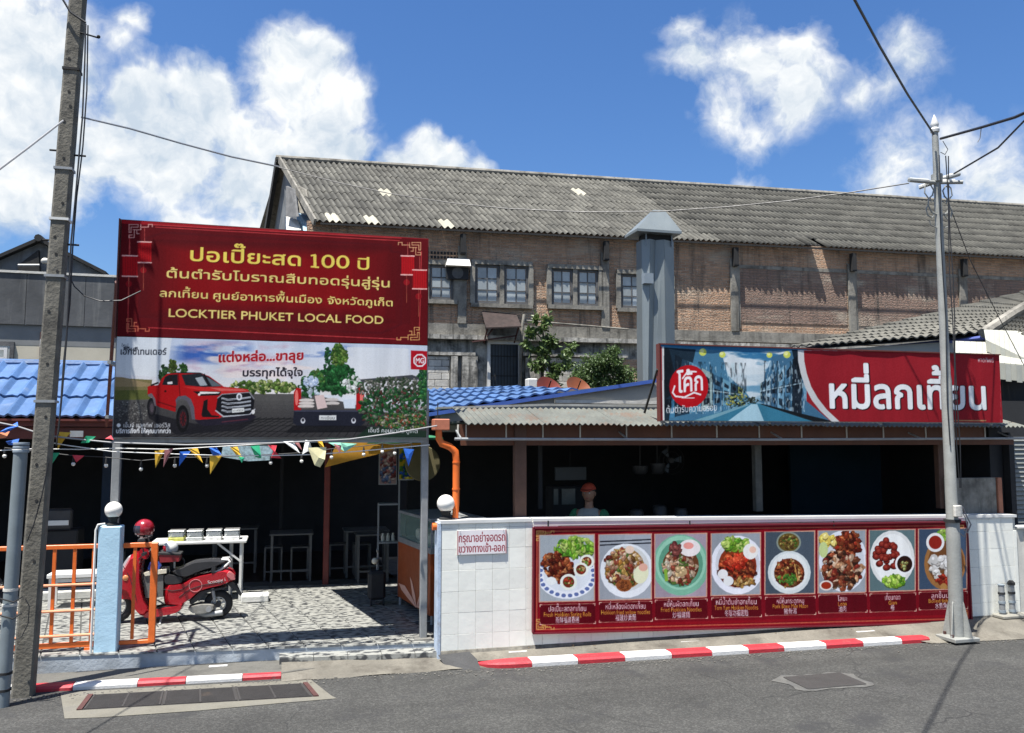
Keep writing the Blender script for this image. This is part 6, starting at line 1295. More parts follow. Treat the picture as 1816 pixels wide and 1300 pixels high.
for z, l in ((4.6,.1),(3.8,.1)): c = pc(z); MB().tube([c+Vector((.06,0,0)), c+Vector((.06+l,0,0))],.009,8).tube([c-Vector((.06,0,-.03)), c-Vector((.06+l*.7,0,-.03))],.009,8).build('step_pin', m_black, up_)
c = pc(5.7); MB().tube([c+Vector((.05,-.05,0)), c+Vector((.2,-.05,-.03))],.008,8).ball(c+Vector((.2,-.05,-.02)),.016,10,8).build('wire_hook', m_black, up_)
m_wire = M('black_wire', (.018,.018,.02), rough=.5, var=.2, scale=8); m_gwire = M('grey_wire', (.25,.25,.25), rough=.5, var=.1, scale=8)
def ext(pts, k=9):
    """carries a cable on beyond its first point, towards its next pole"""
    return [pts[0]+(pts[0]-pts[1])*k]+list(pts)
def wpx(pts, Y): return [at(x, y, Y) for x, y in pts]
cable('down_cable', wpx([(152,42),(150,120),(146,210),(139,290),(132,370),(126,430),(122,520),(118,600),(110,700),(103,770)], 7.85), .007, m_wire, 'black cable running down the road edge of the concrete utility pole', group='cables on the concrete pole')
cable('down_cable', wpx([(156,45),(154,160),(147,260),(136,350),(129,440),(124,540),(113,640),(106,740),(100,790)], 7.86), .006, m_wire, 'second thinner black cable hanging beside the concrete utility pole', group='cables on the concrete pole')
cable('down_cable', wpx([(86,820),(74,880),(60,930),(48,960)], 7.87), .005, m_wire, 'short black cable crossing the face of the concrete pole low down', group='cables on the concrete pole')
cable('down_cable', wpx([(45,1062),(52,1075),(50,1105),(38,1130),(25,1135)], 7.86), .004, m_wire, 'loose looped wire at the foot of the concrete pole', group='cables on the concrete pole')
cable('overhead_cable', ext(wpx([(100,-20),(125,22),(152,40)], 7.9), 14), .01, m_wire, 'thick black cable meeting the top of the concrete pole', group='overhead cables')
cable('overhead_cable', ext([at(-30,322,6.8), at(50,262,7.4), at(112,214,7.9)]), .008, m_gwire, 'grey cable leaving the concrete pole towards the left edge of the picture', group='overhead cables')
cable('overhead_cable', [at(145,208,7.95),at(230,228,9.5),at(320,254,12),at(410,278,15.5),TW @ atw(496,296,21)], [.008,.01,.012,.016,.022], m_gwire, 'grey cable from the concrete pole to the warehouse gable peak', group='overhead cables')
cable('overhead_cable', [at(495,297,12), at(600,324,11.5), at(700,345,11), at(800,360,10.5), at(900,370,10), at(1030,376,9.5), at(1170,375,9), at(1290,367,8.6), at(1400,356,8.2), at(1510,341,7.8), at(1612,325,7.5)], .0065, m_wire, 'long sagging grey cable crossing the warehouse roof to the street lamp', group='overhead cables')
cable('overhead_cable', ext([at(1505,-20,5.0), at(1560,82,5.8), at(1610,168,6.6), at(1656,238,7.5)]), .011, m_wire, 'thick black cable dropping steeply to the street lamp top', group='overhead cables')
cable('overhead_cable', ext([at(1840,190,5.6), at(1800,208,5.9), at(1740,226,6.6), at(1668,246,7.5)], 24), .014, m_wire, 'thick bundled cable from the street lamp top to the right edge', group='overhead cables')
cable('overhead_cable', ext([at(1840,190,5.6), at(1770,262,6.4), at(1692,308,7.5)], 8), .009, m_wire, 'black cable rising from the lamp arms to the right edge', group='overhead cables')
cable('overhead_cable', [at(1684,365,7.55), at(1720,460,7.6), at(1770,560,8.0), at(1825,665,8.6)], .005, m_wire, 'thin black drop cable from the street lamp down to the striped awning', group='overhead cables')
cable('overhead_cable', wpx([(122,488),(132,508),(150,525),(178,534),(215,533),(250,516)], 8.05), .006, m_wire, 'drooping black wire from the concrete pole to the maroon board', group='overhead cables')
cable('overhead_cable', [at(1672,250,7.5), at(1681,265,7.5), at(1676,274,7.5), at(1668,270,7.5)], .004, m_wire, 'small wire loop hanging at the street lamp top', group='overhead cables')
cable('overhead_cable', [at(1740,228,6.6), at(1738,245,6.6), at(1734,252,6.6)], .004, m_wire, 'short loose wire end hanging from the bundled cable', group='overhead cables')
# grey pipe beside the pole
pp = thing('riser_pipe', 'thick grey plastic riser pipe standing beside the concrete utility pole', 'pipe', (-2.1,7.7,0))
MB().tube([(-2.115,7.72,0),(-2.09,7.72,1.0),(-2.072,7.72,2.02)],.052,16).build('pipe_body', M('grey_pvc',(.17,.20,.21),rough=.5,var=.15,scale=5,dirt=((.2,.2,.19),.62,6)), pp)
for i in range(3): MB().lathe((-2.07,7.72,2.0+i*.03),[(.058,0),(.062,.012),(.058,.025)],16).build('collar', m_tin, pp)
for z in (.12,.25,.78,.9): MB().lathe((-2.112+.02*z,7.72,z),[(.056,0),(.056,.02)],16).build('clamp', m_black if z < .5 else m_pale, pp)
for z in (.85,.72): MB().tube([(-2.15,7.66,z),(-2.05,7.655,z-.03),(-1.99,7.665,z+.01)],.006,6).build('tie_wire', m_black, pp)
# orange gate
gt = thing('sliding_gate', 'orange steel sliding gate of thin bars across the forecourt entrance', 'gate', (-2.1,8.82,.16))
gy = 8.82; gx = lambda px: at(px,1050,gy).x
MB().cbox(-4.2,gx(179),gy-.02,gy+.02,1.09,1.13,.004).cbox(gx(216),gx(278),gy-.02,gy+.02,1.085,1.13,.004).build('top_rail', m_orange, gt)
MB().cbox(-4.2,gx(170),gy-.02,gy+.02,.19,.235,.004).build('bottom_rail', m_orange, gt); MB().cbox(gx(212),gx(276),gy-.02,gy+.02,.19,.225,.004).build('bottom_rail', m_orange, gt)
for px in (-60,-20,20,60,94,130,164,237): MB().box(gx(px)-.014,gx(px)+.014,gy-.014,gy+.014,.235,1.09).build('upright', m_orange, gt)
MB().cbox(gx(266),gx(278),gy-.024,gy+.024,.2,1.125,.004).build('end_post', m_orange, gt)
for py in (1038,1084,1128): z = at(110,py,gy-.03).z; MB().tube([(-4.2,gy-.025,z-.0),(gx(174),gy-.025,z)],.013,8).build('cross_bar', M('lit_orange',(.72,.30,.16),rough=.5,var=.15,scale=8), gt)  # paler orange: the light on the cross bars is put into their colour
for px in (160,-30): MB().cbox(gx(px)-.03,gx(px)+.03,gy-.02,gy+.02,.1,.19,.004).build('foot', m_orange, gt)
# blue pillar with globe lamp
bp_ = thing('gate_pillar', 'pale blue square gate pillar with a white conduit up one side', 'pillar', (-1.555,8.75,.05))
MB().cbox(-1.652,-1.458,8.68,8.87,.05,1.3,.008).build('pillar_body', M('sky_blue_paint',(.42,.62,.74),rough=.75,var=.08,scale=4,bump=.25,bscale=30,dirt=((.33,.48,.58),.62,3)), bp_)
MB().tube([(-1.672,8.68,.07),(-1.672,8.68,1.27),(-1.655,8.68,1.32),(-1.6,8.7,1.325)],.011,8).build('conduit', m_whitep, bp_)
def globe(x, y, z, r, lab):
    t = thing('globe_lamp', lab, 'lamp', (x,y,z), 'white globe lamps on the gate pillars')
    MB().lathe((x,y,z),[(r*.75,0),(r*.75,.015),(r*.45,.03),(r*.5,.06),(r*.62,.07),(r*.62,.085)],18).build('lamp_base', m_black, t)
    MB().ball((x,y,z+.08+r*.85),r,28,18).build('globe', M('opal_globe',(.78,.76,.70),rough=.35,var=.08,scale=8,dirt=((.55,.5,.42),.66,9)), t)
globe(-1.545,8.78,1.3,.078,'white globe lamp on top of the pale blue gate pillar'); globe(1.53,8.2,1.336,.086,'white globe lamp on the corner of the tiled wall beside the orange drainpipe')
# orange drainpipe
dp = thing('drainpipe', 'bent orange drainpipe falling from the roof corner onto the tiled wall', 'drainpipe', (1.6,8.2,1.34))
MB().cbox(1.40,1.56,8.16,8.3,2.2,2.31,.008).build('hopper', M('faded_terracotta',(.45,.15,.08),rough=.6,var=.2,scale=7), dp)
MB().tube([(1.46,8.22,2.2),(1.46,8.22,2.12),(1.49,8.22,2.07),(1.57,8.22,2.04),(1.625,8.22,1.99),(1.635,8.22,1.9),(1.635,8.22,1.5),(1.625,8.2,1.345)],[.032,.034,.036,.036,.036,.035,.034,.03],14).build('pipe_body', m_orange, dp)
for z in (1.62,1.88): MB().lathe((1.635,8.22,z),[(.040,0),(.040,.015)],14).build('collar', m_orange, dp)
MB().tube([(1.44,8.2,1.27),(1.40,8.2,1.27)],.035,12).build('stub', m_orange, dp)
# sheet metal chimney
ch = thing('exhaust_duct', 'tall sheet metal exhaust duct with a pitched cap in front of the warehouse', 'chimney', at(1165,680,13))
YC = 13.0
def cxx(px): return at(px,650,YC)
zt = at(1165,425,YC).z; zb = 2.6
xs_ = [at(p,430,YC).x for p in (1141,1152,1164,1176,1198)]; xb = [at(p,640,YC).x for p in (1142,1147,1156,1180,1199)]
m_duct = M('duct_sheet',(.175,.20,.205),rough=.45,var=.1,scale=1.5,metal=.25,rnd=.1,streak=((.26,.30,.33),.6))
off = (.06,-.02,.03,-.03,.05)
for i in range(4):
    a, b, c, d = Vector((xb[i],YC+off[i],zb)), Vector((xb[i+1],YC+off[i+1],zb)), Vector((xs_[i+1],YC+off[i+1]*1.3,zt)), Vector((xs_[i],YC+off[i]*1.3,zt))
    MB().prism([a+Vector((.002,0,0)),b-Vector((.002,0,0)),c-Vector((.002,0,0)),d+Vector((.002,0,0))], (0,.02,0)).build('sheet_panel', m_duct, ch)
MB().hexa([(xb[0],YC+.09,zb),(xb[4],YC+.09,zb),(xb[4],YC+.3,zb),(xb[0],YC+.3,zb),(xs_[0],YC+.09,zt),(xs_[4],YC+.09,zt),(xs_[4],YC+.3,zt),(xs_[0],YC+.3,zt)]).build('duct_body', m_duct, ch)
MB().box(xs_[0]-.02,xs_[1]+.03,YC-.07,YC+.05,at(1135,503,YC).z,at(1135,485,YC).z).build('joint_flange', m_tin, ch)
MB().box(xs_[0]+.04,xs_[4]-.04,YC+.04,YC+.28,zt-.02,zt+.24).build('cap_shade_neck', m_black, ch)  # black box stands in for the dark shade under the cap
e = [at(1130,405,YC-.12), at(1209,402,YC-.12)]; pk = at(1170,374,YC+.15); zc = e[0].z
q = [Vector((e[0].x,YC-.12,zc)), Vector((e[1].x,YC-.12,zc)), Vector((e[1].x,YC+.42,zc)), Vector((e[0].x,YC+.42,zc))]; tp = [Vector((pk.x-.13,YC+.11,pk.z)), Vector((pk.x+.08,YC+.11,pk.z)), Vector((pk.x+.08,YC+.19,pk.z)), Vector((pk.x-.13,YC+.19,pk.z))]
MB().hexa([p-Vector((0,0,.04)) for p in q]+q).build('cap_rim', m_duct, ch); MB().hexa([p+Vector((0,0,.001)) for p in q]+tp).build('cap', m_duct, ch)
for sx in (.03,-.03):
    for x in (xs_[0]+.06, xs_[4]-.06): MB().box(x-.01,x+.01,YC+.04+sx,YC+.06+sx,zt-.1,zc).build('cap_strut', m_tin, ch)

# street lamp
lp = thing('street_lamp', 'pale grey tapered street lamp post with scrolled brackets and crossed lamp arms', 'street lamp', (6.86,7.56,.05))
LX, LY = 6.86, 7.56
m_lamp = M('lamp_grey',(.27,.275,.255),rough=.55,var=.15,scale=7,bump=.25,bscale=50,dirt=((.22,.21,.19),.6,8))
MB().lathe((LX,LY,.04),[(.072,0),(.071,.5),(.070,.9),(.068,1.2),(.059,1.25),(.055,2.7),(.048,2.76),(.042,4.1),(.034,5.3),(.032,5.46)],24).build('shaft', m_lamp, lp)
MB().lathe((LX,LY,5.49),[(.045,0),(.05,.03),(.035,.05),(.04,.07),(.045,.09),(.02,.16),(.004,.2)],16).build('finial', m_whitep, lp)
MB().cbox(LX-.155,LX+.155,LY-.14,LY+.14,.02,.06,.006).build('base_plate', m_lamp, lp)
for a in range(4):
    d = Vector((math.cos(a*1.5708+.5), math.sin(a*1.5708+.5), 0)); p = Vector((LX,LY,.061)); MB().prism([p+d*.07, p+d*.15, p+d*.08+Vector((0,0,.34)), p+d*.06+Vector((0,0,.38))], d.cross(Vector((0,0,1)))*.012).build('gusset', m_lamp, lp)
    MB().lathe((LX+d.x*.135,LY+d.y*.12,.06),[(.016,0),(.016,.03)],6).build('anchor_bolt', m_rust, lp)
def lpx(px, py, Y=LY): return at(px, py, Y)
m_tubec = M('lamp_cover',(.66,.66,.62),rough=.4,var=.1,scale=8)
for a, b, w in ((lpx(1612,320,7.4), lpx(1660,324), .035), (lpx(1630,334,7.7), lpx(1662,322), .03), (lpx(1660,322), lpx(1700,309,7.7), .04), (lpx(1660,324), lpx(1708,323,7.4), .035)):
    ar = MB().tube([a, b], [w*.5, w*.62], 10).build('lamp_arm', m_lamp, lp); MB().tube([a+Vector((0,0,.018)), a.lerp(b,.7)+Vector((0,0,.018))], [w*.45,w*.5], 8).build('lamp_cover', m_tubec, ar)
for s in (-1, 1):
    def sp(pts): return [Vector((LX+s*x, LY-.01, z+.11)) for x, z in pts]
    MB().tube(sp([(.03,4.45),(.10,4.47),(.14,4.55),(.13,4.62),(.08,4.66),(.06,4.72),(.10,4.78),(.14,4.76)]),.008,6).tube(sp([(.14,4.55),(.17,4.50),(.15,4.43),(.10,4.41),(.07,4.44),(.09,4.48)]),.007,6).tube(sp([(.05,4.60),(.10,4.58),(.11,4.64),(.07,4.66)]),.006,6).tube(sp([(.04,4.3),(.12,4.33),(.13,4.38)]),.006,6).tube(sp([(.13,4.62),(.18,4.68),(.17,4.76),(.12,4.8)]),.007,6).build('scroll', m_lamp, lp)
MB().lathe((LX,LY,4.93),[(.06,0),(.06,.08)],14).build('arm_collar', m_lamp, lp)
for k, dx in enumerate((.05,-.045,.075)):
    pts = [Vector((LX+dx*(1-.0*i)+.012*math.sin(i*1.7+k), LY-.055-.03*(1-i/9) , 5.2-i*.45)) for i in range(9 if k != 1 else 8)]; cable('lamp_cable', pts, .006, m_wire, ['black cable strapped down the shutter side of the street lamp','black cable strapped down the road face of the street lamp','outermost loose black cable hanging along the street lamp'][k], group='cables on the street lamp')
MB().cbox(LX-.05,LX+.05,LY-.1,LY-.065,1.3,1.42,.008).build('cable_box', m_pale, lp); MB().lathe((LX,LY,1.24),[(.085,0),(.085,.03)],20).build('cable_band', m_black, lp)
cable('lamp_cable', wpx([(1696,893),(1708,900),(1714,915),(1722,930),(1716,945),(1708,938)], 7.9), .008, m_gwire, 'grey cable from the street lamp band to the end of the menu board', group='cables on the street lamp')
cable('lamp_cable', wpx([(1700,896),(1712,918),(1716,935),(1710,952),(1702,945)], 7.88), .006, m_gwire, 'thin looped grey cable below the street lamp band', group='cables on the street lamp')

# ================================================================ pennants, bulbs, cords
cords = [[(-20,746),(30,756),(80,772),(130,778),(200,785),(330,789),(480,786),(620,779),(700,768),(775,755)], [(60,780),(120,790),(200,801),(330,806),(400,808),(480,808),(560,806),(640,800),(762,789)], [(-20,800),(60,796),(140,797),(210,795),(300,797),(420,790),(480,787)]]
for i, cd in enumerate(cords): cable('bunting_cord', wpx(cd, 8.1+.03*i), .008 if i == 0 else .005, m_gwire if i == 0 else m_whitep, ['thick grey cord strung below the truck poster across the entrance','thin white cord carrying the lower row of pennants','thin white cord ending behind the truck poster middle'][i], 'cord', 'cords across the entrance')
YEL,BLU,GRN,REDC,MAU,WHT,CRM,MNT,ORG = (.72,.42,.03),(.02,.13,.55),(.02,.36,.17),(.62,.04,.06),(.32,.12,.12),(.75,.75,.72),(.75,.68,.38),(.25,.58,.42),(.65,.2,.08)
names = {YEL:'yellow',BLU:'blue',GRN:'green',REDC:'red',MAU:'mauve',WHT:'white',CRM:'cream',MNT:'mint green',ORG:'orange'}
flags = [(BLU,[(0,766),(30,748),(33,756),(8,768)]),(ORG,[(-6,768),(16,765),(12,776),(-4,778)]),(BLU,[(11,783),(33,778),(31,790),(14,789)]),(GRN,[(86,803),(105,803),(88,830)]),(YEL,[(104,766),(125,767),(116,778),(101,797)]),(REDC,[(129,807),(149,808),(136,820)]),(GRN,[(153,773),(169,774),(158,785),(142,786)]),(REDC,[(187,778),(196,772),(202,780),(190,779)]),
 (YEL,[(275,800),(293,797),(276,830)]),(MAU,[(292,798),(307,795),(290,829)]),(BLU,[(319,801),(338,800),(329,812),(317,827)]),(YEL,[(334,796),(350,794),(360,821),(347,811)]),(BLU,[(371,794),(384,794),(393,806),(377,808)]),(YEL,[(372,808),(394,808),(373,841)]),(YEL,[(408,793),(421,792),(430,814),(421,810)]),(GRN,[(423,809),(434,812),(429,821)]),(GRN,[(444,791),(460,790),(464,813),(453,811)]),(REDC,[(475,789),(491,790),(488,800),(499,813),(481,812),(484,800)]),
 (WHT,[(502,783),(520,782),(532,804)]),(MAU,[(519,782),(530,784),(536,799)]),(WHT,[(536,806),(542,780),(549,782),(556,805),(546,800)]),(CRM,[(546,794),(579,793),(576,815),(568,829),(558,825)]),(YEL,[(562,782),(571,781),(575,794),(568,793)]),(MNT,[(582,785),(605,785),(610,800)]),(MAU,[(591,787),(606,790),(603,804)]),(MNT,[(604,785),(634,787),(611,802)]),(BLU,[(715,795),(735,797),(724,827)])]
seen = {}
for i, (col, pts) in enumerate(flags):
    nm = names[col]; seen[nm] = seen.get(nm, 0)+1
    y = 8.1+.035*(i % 3); p = [at(a, b, y) for a, b in pts]; c = sum(p, Vector())/len(p)
    mb = MB(); n = len(p); 
    mb.v = [q+Vector((0,(.02 if j % 2 else -.015),0)) for j, q in enumerate(p)]+[c+Vector((0,-.012,0))]; mb.f = [(j,(j+1) % n,n) for j in range(n)]
    k = len(mb.v); mb.v += [q+Vector((0,.002,0)) for q in mb.v[:k]]; mb.f += [tuple(reversed([m_+k for m_ in f])) for f in mb.f[:]]; mb.f += [(j,(j+1)%n,(j+1)%n+k,j+k) for j in range(n)]
    where = 'between the concrete pole and the edge' if pts[0][0] < 60 else 'between the concrete pole and the billboard post' if pts[0][0] < 210 else 'below the truck poster' if pts[0][0] < 640 else 'beside the galvanised billboard post'
    tag(mb.build('pennant', M('pennant_'+nm.replace(' ','_'), col, rough=.7, var=.15, scale=20), origin=c), f'{nm} pennant, {ORD[seen[nm]-1]} {nm} one along the cords, {where}', 'pennant', 'pennants strung across the entrance')
a = wpx([(395,792),(488,790),(480,816),(440,818),(392,810)], 8.22); tag(MB().prism(a, (0,.004,0)).build('printed_cloth', M('pale_print',(.35,.48,.52),rough=.7,var=.5,scale=35), origin=a[0]), 'pale blue and white printed cloth hanging behind the pennants under the truck poster', 'cloth')
bl = [(8,803),(130,817),(188,820),(250,826),(310,820),(367,820),(480,815),(535,812),(588,805),(645,800),(678,795),(700,798),(730,795)]
cable('bulb_cord', [at(x,y-9,8.2) for x,y in bl], .004, m_wire, 'thin black cord carrying the white light bulbs across the entrance', 'cord', 'cords across the entrance')
for i, (x, y) in enumerate(bl):
    p = at(x,y+6,8.2); t = thing('string_bulb', f'white string light bulb, {ORD[i]} along the black cord from the pole edge', 'light bulb', p, 'string light bulbs across the entrance')
    MB().ball(p,.017,12,8).build('glass_bulb', M('bulb_glass',(.75,.73,.66),rough=.2,var=.05,scale=8), t); MB().lathe(p+Vector((0,0,.014)),[(.010,0),(.010,.03),(.004,.06)],10).build('socket', m_black, t)

# ================================================================ scooter
def scooter(name, label, dx, body, trim_, full=True):
    Y0 = 10.0
    def Z(zx, zy, y=0.0): p = at(200+zx/4.333, 880+zy/4.333, Y0); return Vector((p.x+dx, Y0+y, p.z))
    g = Z(810,940); t = thing(name, label, 'scooter', (g.x, Y0, .16))
    def panel(nm, pts, hw, mat, y=0.0, inset=.1, par=None):
        P = [Z(a, b, y-hw) for a, b in pts]
        # smooth the outline once (corner cutting)
        for _ in range(2): P = [q for i in range(len(P)) for q in (P[i].lerp(P[(i+1) % len(P)], .2), P[i].lerp(P[(i+1) % len(P)], .8))]
        return MB().prism(P, (0, 2*hw, 0), inset).build(nm, mat, par or t, smooth=True)
    m_tyre = M('tyre_rubber',(.022,.022,.023),rough=.85,var=.2,scale=20); m_alloy = M('alloy_rim',(.45,.45,.44),rough=.35,var=.1,scale=9,metal=.6)
    m_seat = M('black_seat',(.03,.03,.032),rough=.4,var=.15,scale=9); m_blackp = M('black_plastic',(.025,.025,.027),rough=.5,var=.15,scale=9)
    for cx_, cy_, nm in ((812,826,'rear'),(22,842,'front')):
        c = Z(cx_, cy_); r = c.z-.162; prof = []
        for k in range(13): a = 2*math.pi*k/12; prof.append((r-.042+.042*math.cos(a), .045*math.sin(a)))
        w = MB().lathe(c, prof, 36, 'y', False).build('wheel', m_tyre, t, smooth=True)
        rr_ = r-.07; MB().lathe(c, [(rr_+.012,-.03),(rr_+.012,.03),(rr_-.01,.03),(rr_-.01,-.03),(rr_+.012,-.03)], 32, 'y', False).build('rim', m_alloy, w)
        for k in range(5): a = k*2*math.pi/5+.3; d = Vector((math.cos(a),0,math.sin(a))); MB().bar(c+d*.02, c+d*rr_, .022, .028, (0,1,0)).build('spoke', m_alloy, w)
        MB().lathe(c, [(.03,-.05),(.03,.05)], 14, 'y').build('hub', m_blackp, w)
    bd = panel('rear_body', [(398,668),(470,668),(545,655),(600,615),(680,590),(760,575),(880,545),(920,560),(948,600),(930,640),(860,668),(760,690),(690,712),(640,745),(590,790),(540,820),(495,842),(400,830)], .13, body, inset=.14)
    panel('leg_shield', [(62,600),(95,540),(150,440),(190,425),(232,470),(225,560),(228,640),(243,720),(262,800),(300,862),(262,912),(215,900),(180,850),(150,770),(128,710),(62,690)], .17, body, inset=.12)
    panel('floorboard', [(230,915),(262,870),(330,855),(400,838),(500,828),(560,800),(548,850),(500,882),(380,905),(300,918)], .15, body)
    panel('floor_mat', [(290,862),(400,835),(500,815),(505,832),(400,850),(300,872)], .12, m_blackp)
    panel('under_seat', [(400,585),(460,590),(555,608),(548,655),(470,668),(402,665)], .12, m_blackp)
    panel('seat', [(452,575),(470,555),(520,545),(590,510),(640,492),(760,480),(860,482),(880,497),(800,532),(720,552),(640,582),(560,618),(490,608)], .13, m_seat, inset=.16)
    panel('seat_band', [(770,520),(800,512),(795,560),(768,585),(762,560)], .135, m_blackp)
    for s in (-.09, .09): MB().tube([Z(778,578,s),Z(830,558,s),(Z(880,520,s)),Z(905,495,s),Z(892,480,s*.9),Z(840,482,s*.6)], .013, 8).build('grab_rail', trim_, t)
    panel('tail_lamp', [(872,592),(900,560),(940,592),(950,632),(915,628)], .08, M('lamp_red_clear',(.50,.16,.16),rough=.15,var=.1,scale=9), y=-.06)
    panel('rear_mudguard', [(878,664),(925,640),(960,690),(992,745),(985,768),(948,720),(910,700)], .06, m_blackp)
    panel('wheel_guard', [(620,770),(680,715),(780,700),(880,680),(870,700),(760,720),(700,745),(650,800),(600,830),(590,800)], .09, m_blackp)
    panel('engine_case', [(580,842),(632,822),(700,812),(782,815),(790,850),(752,878),(690,888),(610,884)], .1, M('engine_alloy',(.30,.29,.26),rough=.5,var=.25,scale=18,metal=.4), y=-.04)
    MB().lathe(Z(745,850,-.15), [(.03,0),(.03,.02),(.01,.021)], 14, 'y').build('engine_cover', m_alloy, t)
    MB().tube([Z(640,890,-.06),Z(720,900,-.08),Z(850,880,-.1)],[.02,.03,.03],10).build('exhaust', m_steel, t); MB().tube([Z(770,700,-.07),Z(790,800,-.08)],[.02,.016],10).build('shock_absorber', m_steel, t)
    panel('front_mudguard', [(40,700),(60,668),(110,680),(140,712),(150,790),(120,785),(60,788),(20,760)], .075, body)
    MB().tube([Z(110,500,.05),Z(22,842,.07)],.02,8).tube([Z(110,500,-.05),Z(22,842,-.07)],.02,8).build('fork', m_blackp, t)
    panel('handlebar_cowl', [(205,440),(215,402),(250,385),(290,402),(292,440),(272,482),(235,470)], .1, body)
    panel('headlamp', [(72,560),(95,500),(140,445),(165,462),(158,520),(120,560),(80,580)], .08, M('lamp_clear',(.6,.62,.62),rough=.1,var=.1,scale=9), y=-.03)
    MB().tube([Z(270,420,-.28),Z(265,430,0),Z(270,420,.28)],.014,8).build('handlebar', m_blackp, t)
    for s in (-.3,.3): MB().tube([Z(268,420,s),Z(268,420,s*.7)],.02,10).build('grip', m_blackp, t); MB().tube([Z(262,410,s*.75),Z(250,340,s*.8)],.007,6).build('mirror_stem', m_blackp, t); MB().ball(Z(250,325,s*.85),.045,12,8,(.9,.25,.8)).build('mirror', m_blackp, t)
    MB().bar(Z(385,910,-.08),Z(370,985,-.16),.018).build('side_stand', m_steel, t)
    MB().tube([Z(530,480,.05),Z(545,500,.05),Z(545,545,.05)],.008,6).build('lever', m_blackp, t)
    if full:
        c = Z(645,672,-.132); prof = [(.062,-.002),(.068,-.002),(.068,.002),(.062,.002),(.062,-.002)]; MB().lathe(c, prof, 28, 'y', False).build('round_emblem', M('emblem_pink',(.65,.25,.25),rough=.4,var=.1,scale=9), t)
        cs = outlines('Scoopy i'); al = np.concatenate(cs); w_ = al[:,0].max(); o_ = Z(738,662,-.133); e_ = Z(872,636,-.133)
        cu = bpy.data.curves.new('lettering','FONT'); cu.body = 'Scoopy i'; cu.extrude = .004; oo = bpy.data.objects.new('lettering', cu); C.objects.link(oo); me = bpy.data.meshes.new_from_object(oo.evaluated_get(bpy.context.evaluated_depsgraph_get())); bpy.data.objects.remove(oo)
        k_ = (e_-o_).length/w_; me.transform(Matrix.Translation(o_-Vector(t['_o'])) @ Matrix.Rotation(math.atan2((e_-o_).z,(e_-o_).x)*-1,4,'Y') @ Matrix.Rotation(math.pi/2,4,'X') @ Matrix.Scale(k_,4)); me.materials.append(m_whitep)
        lt = bpy.data.objects.new('maker_lettering', me); C.objects.link(lt); lt.parent = t
    return t, Z, panel
m_scr = M('scooter_red',(.36,.008,.016),rough=.28,var=.06,scale=6,coat=.7)
t, Z, panel = scooter('motor_scooter', 'red motor scooter with black seat parked behind the orange gate end', 0, m_scr, m_whitep)
# things carried on the scooter
def helmet(c, r, lab, m1, m2, yaw):
    h = thing('helmet', lab, 'helmet', c)
    mb = MB().ball(c, r, 24, 16, (1,1,1)); Rm = Matrix.Rotation(yaw,4,'Z')
    mb.v = [p for p in mb.v]; k = []
    mb2 = MB(); mb2.v = mb.v; mb2.f = [f for f in mb.f if not (sum((mb.v[i].z for i in f))/len(f) < c.z-r*.62)]
    mb2.sm = True; sh_ = mb2.build('shell', m1, h); vs = MB().ball(c, r*1.03, 24, 16)
    d = Vector((math.cos(yaw),math.sin(yaw),0)); v2 = MB(); v2.v = vs.v; v2.f = [f for f in vs.f if (lambda q: (q-c).normalized().dot(d) > .55 and -.35*r < q.z-c.z < .4*r)(sum((vs.v[i] for i in f), Vector())/len(f))]; v2.sm = True
    v2.build('visor', m2, h); MB().lathe(c-Vector((0,0,r*.62)), [(r*.6,0),(r*.78,.01),(r*.8,.03)], 22).build('rim_band', m_black, h)
    st = MB().ball(c, r*1.012, 24, 16); s2 = MB(); s2.v = st.v; s2.f = [f for f in st.f if abs((sum((st.v[i] for i in f), Vector())/len(f)-c).normalized().dot(Vector((-d.y,d.x,.6)).normalized())) < .09]; s2.sm = True; s2.build('stripe', m_whitep, h)
helmet(Z(245,248,-.03), .105, 'glossy red helmet with dark visor hung on the scooter mirror', M('helmet_red',(.30,.012,.022),rough=.25,var=.3,scale=16,coat=.6), M('dark_visor',(.03,.03,.045),rough=.12,var=.1,scale=4,coat=.5), math.radians(200))
helmet(Z(440,402,.05), .078, 'small white and red helmet resting on the dark red box over the scooter', m_whitep, M('helmet_red'  ,(.48,.02,.035)), math.radians(190))
bx_ = thing('luggage_box', 'dark red box held above the scooter floor by the seat', 'box', Z(445,480)); P = [Z(*q,-.12) for q in ((362,432),(528,440),(522,492),(370,500))]; MB().prism(P,(0,.24,0),.05).build('box_body', M('dark_red_plastic',(.22,.02,.025),rough=.35,var=.15,scale=8), bx_)
P = [Z(*q,-.125) for q in ((358,425),(532,432),(530,444),(360,438))]; MB().prism(P,(0,.25,0)).build('lid', m_black, bx_); MB().tube([Z(450,498,0),Z(455,590,0)],.02,8).build('stem', m_black, bx_)
cr_ = thing('storage_crate', 'grey crate with a cream lid standing on the scooter footboard', 'crate', Z(325,760)); P = [Z(*q,-.11) for q in ((248,600),(402,590),(398,760),(262,772))]; MB().prism(P,(0,.22,0),.03).build('crate_body', M('grey_crate',(.13,.13,.12),rough=.7,var=.2,scale=8), cr_)
P = [Z(*q,-.125) for q in ((250,580),(300,562),(424,548),(424,578),(262,600))]; MB().prism(P,(0,.25,0)).build('lid', m_cream, cr_); P = [Z(*q,-.1) for q in ((275,545),(290,500),(360,498),(378,530),(370,552),(285,560))]; tag(MB().prism(P,(0,.16,0),.1).build('blue_bag', M('blue_plastic',(.03,.07,.35),rough=.5,var=.4,scale=18), origin=P[0]), 'blue plastic bag bundled on the cream crate lid of the scooter', 'bag')
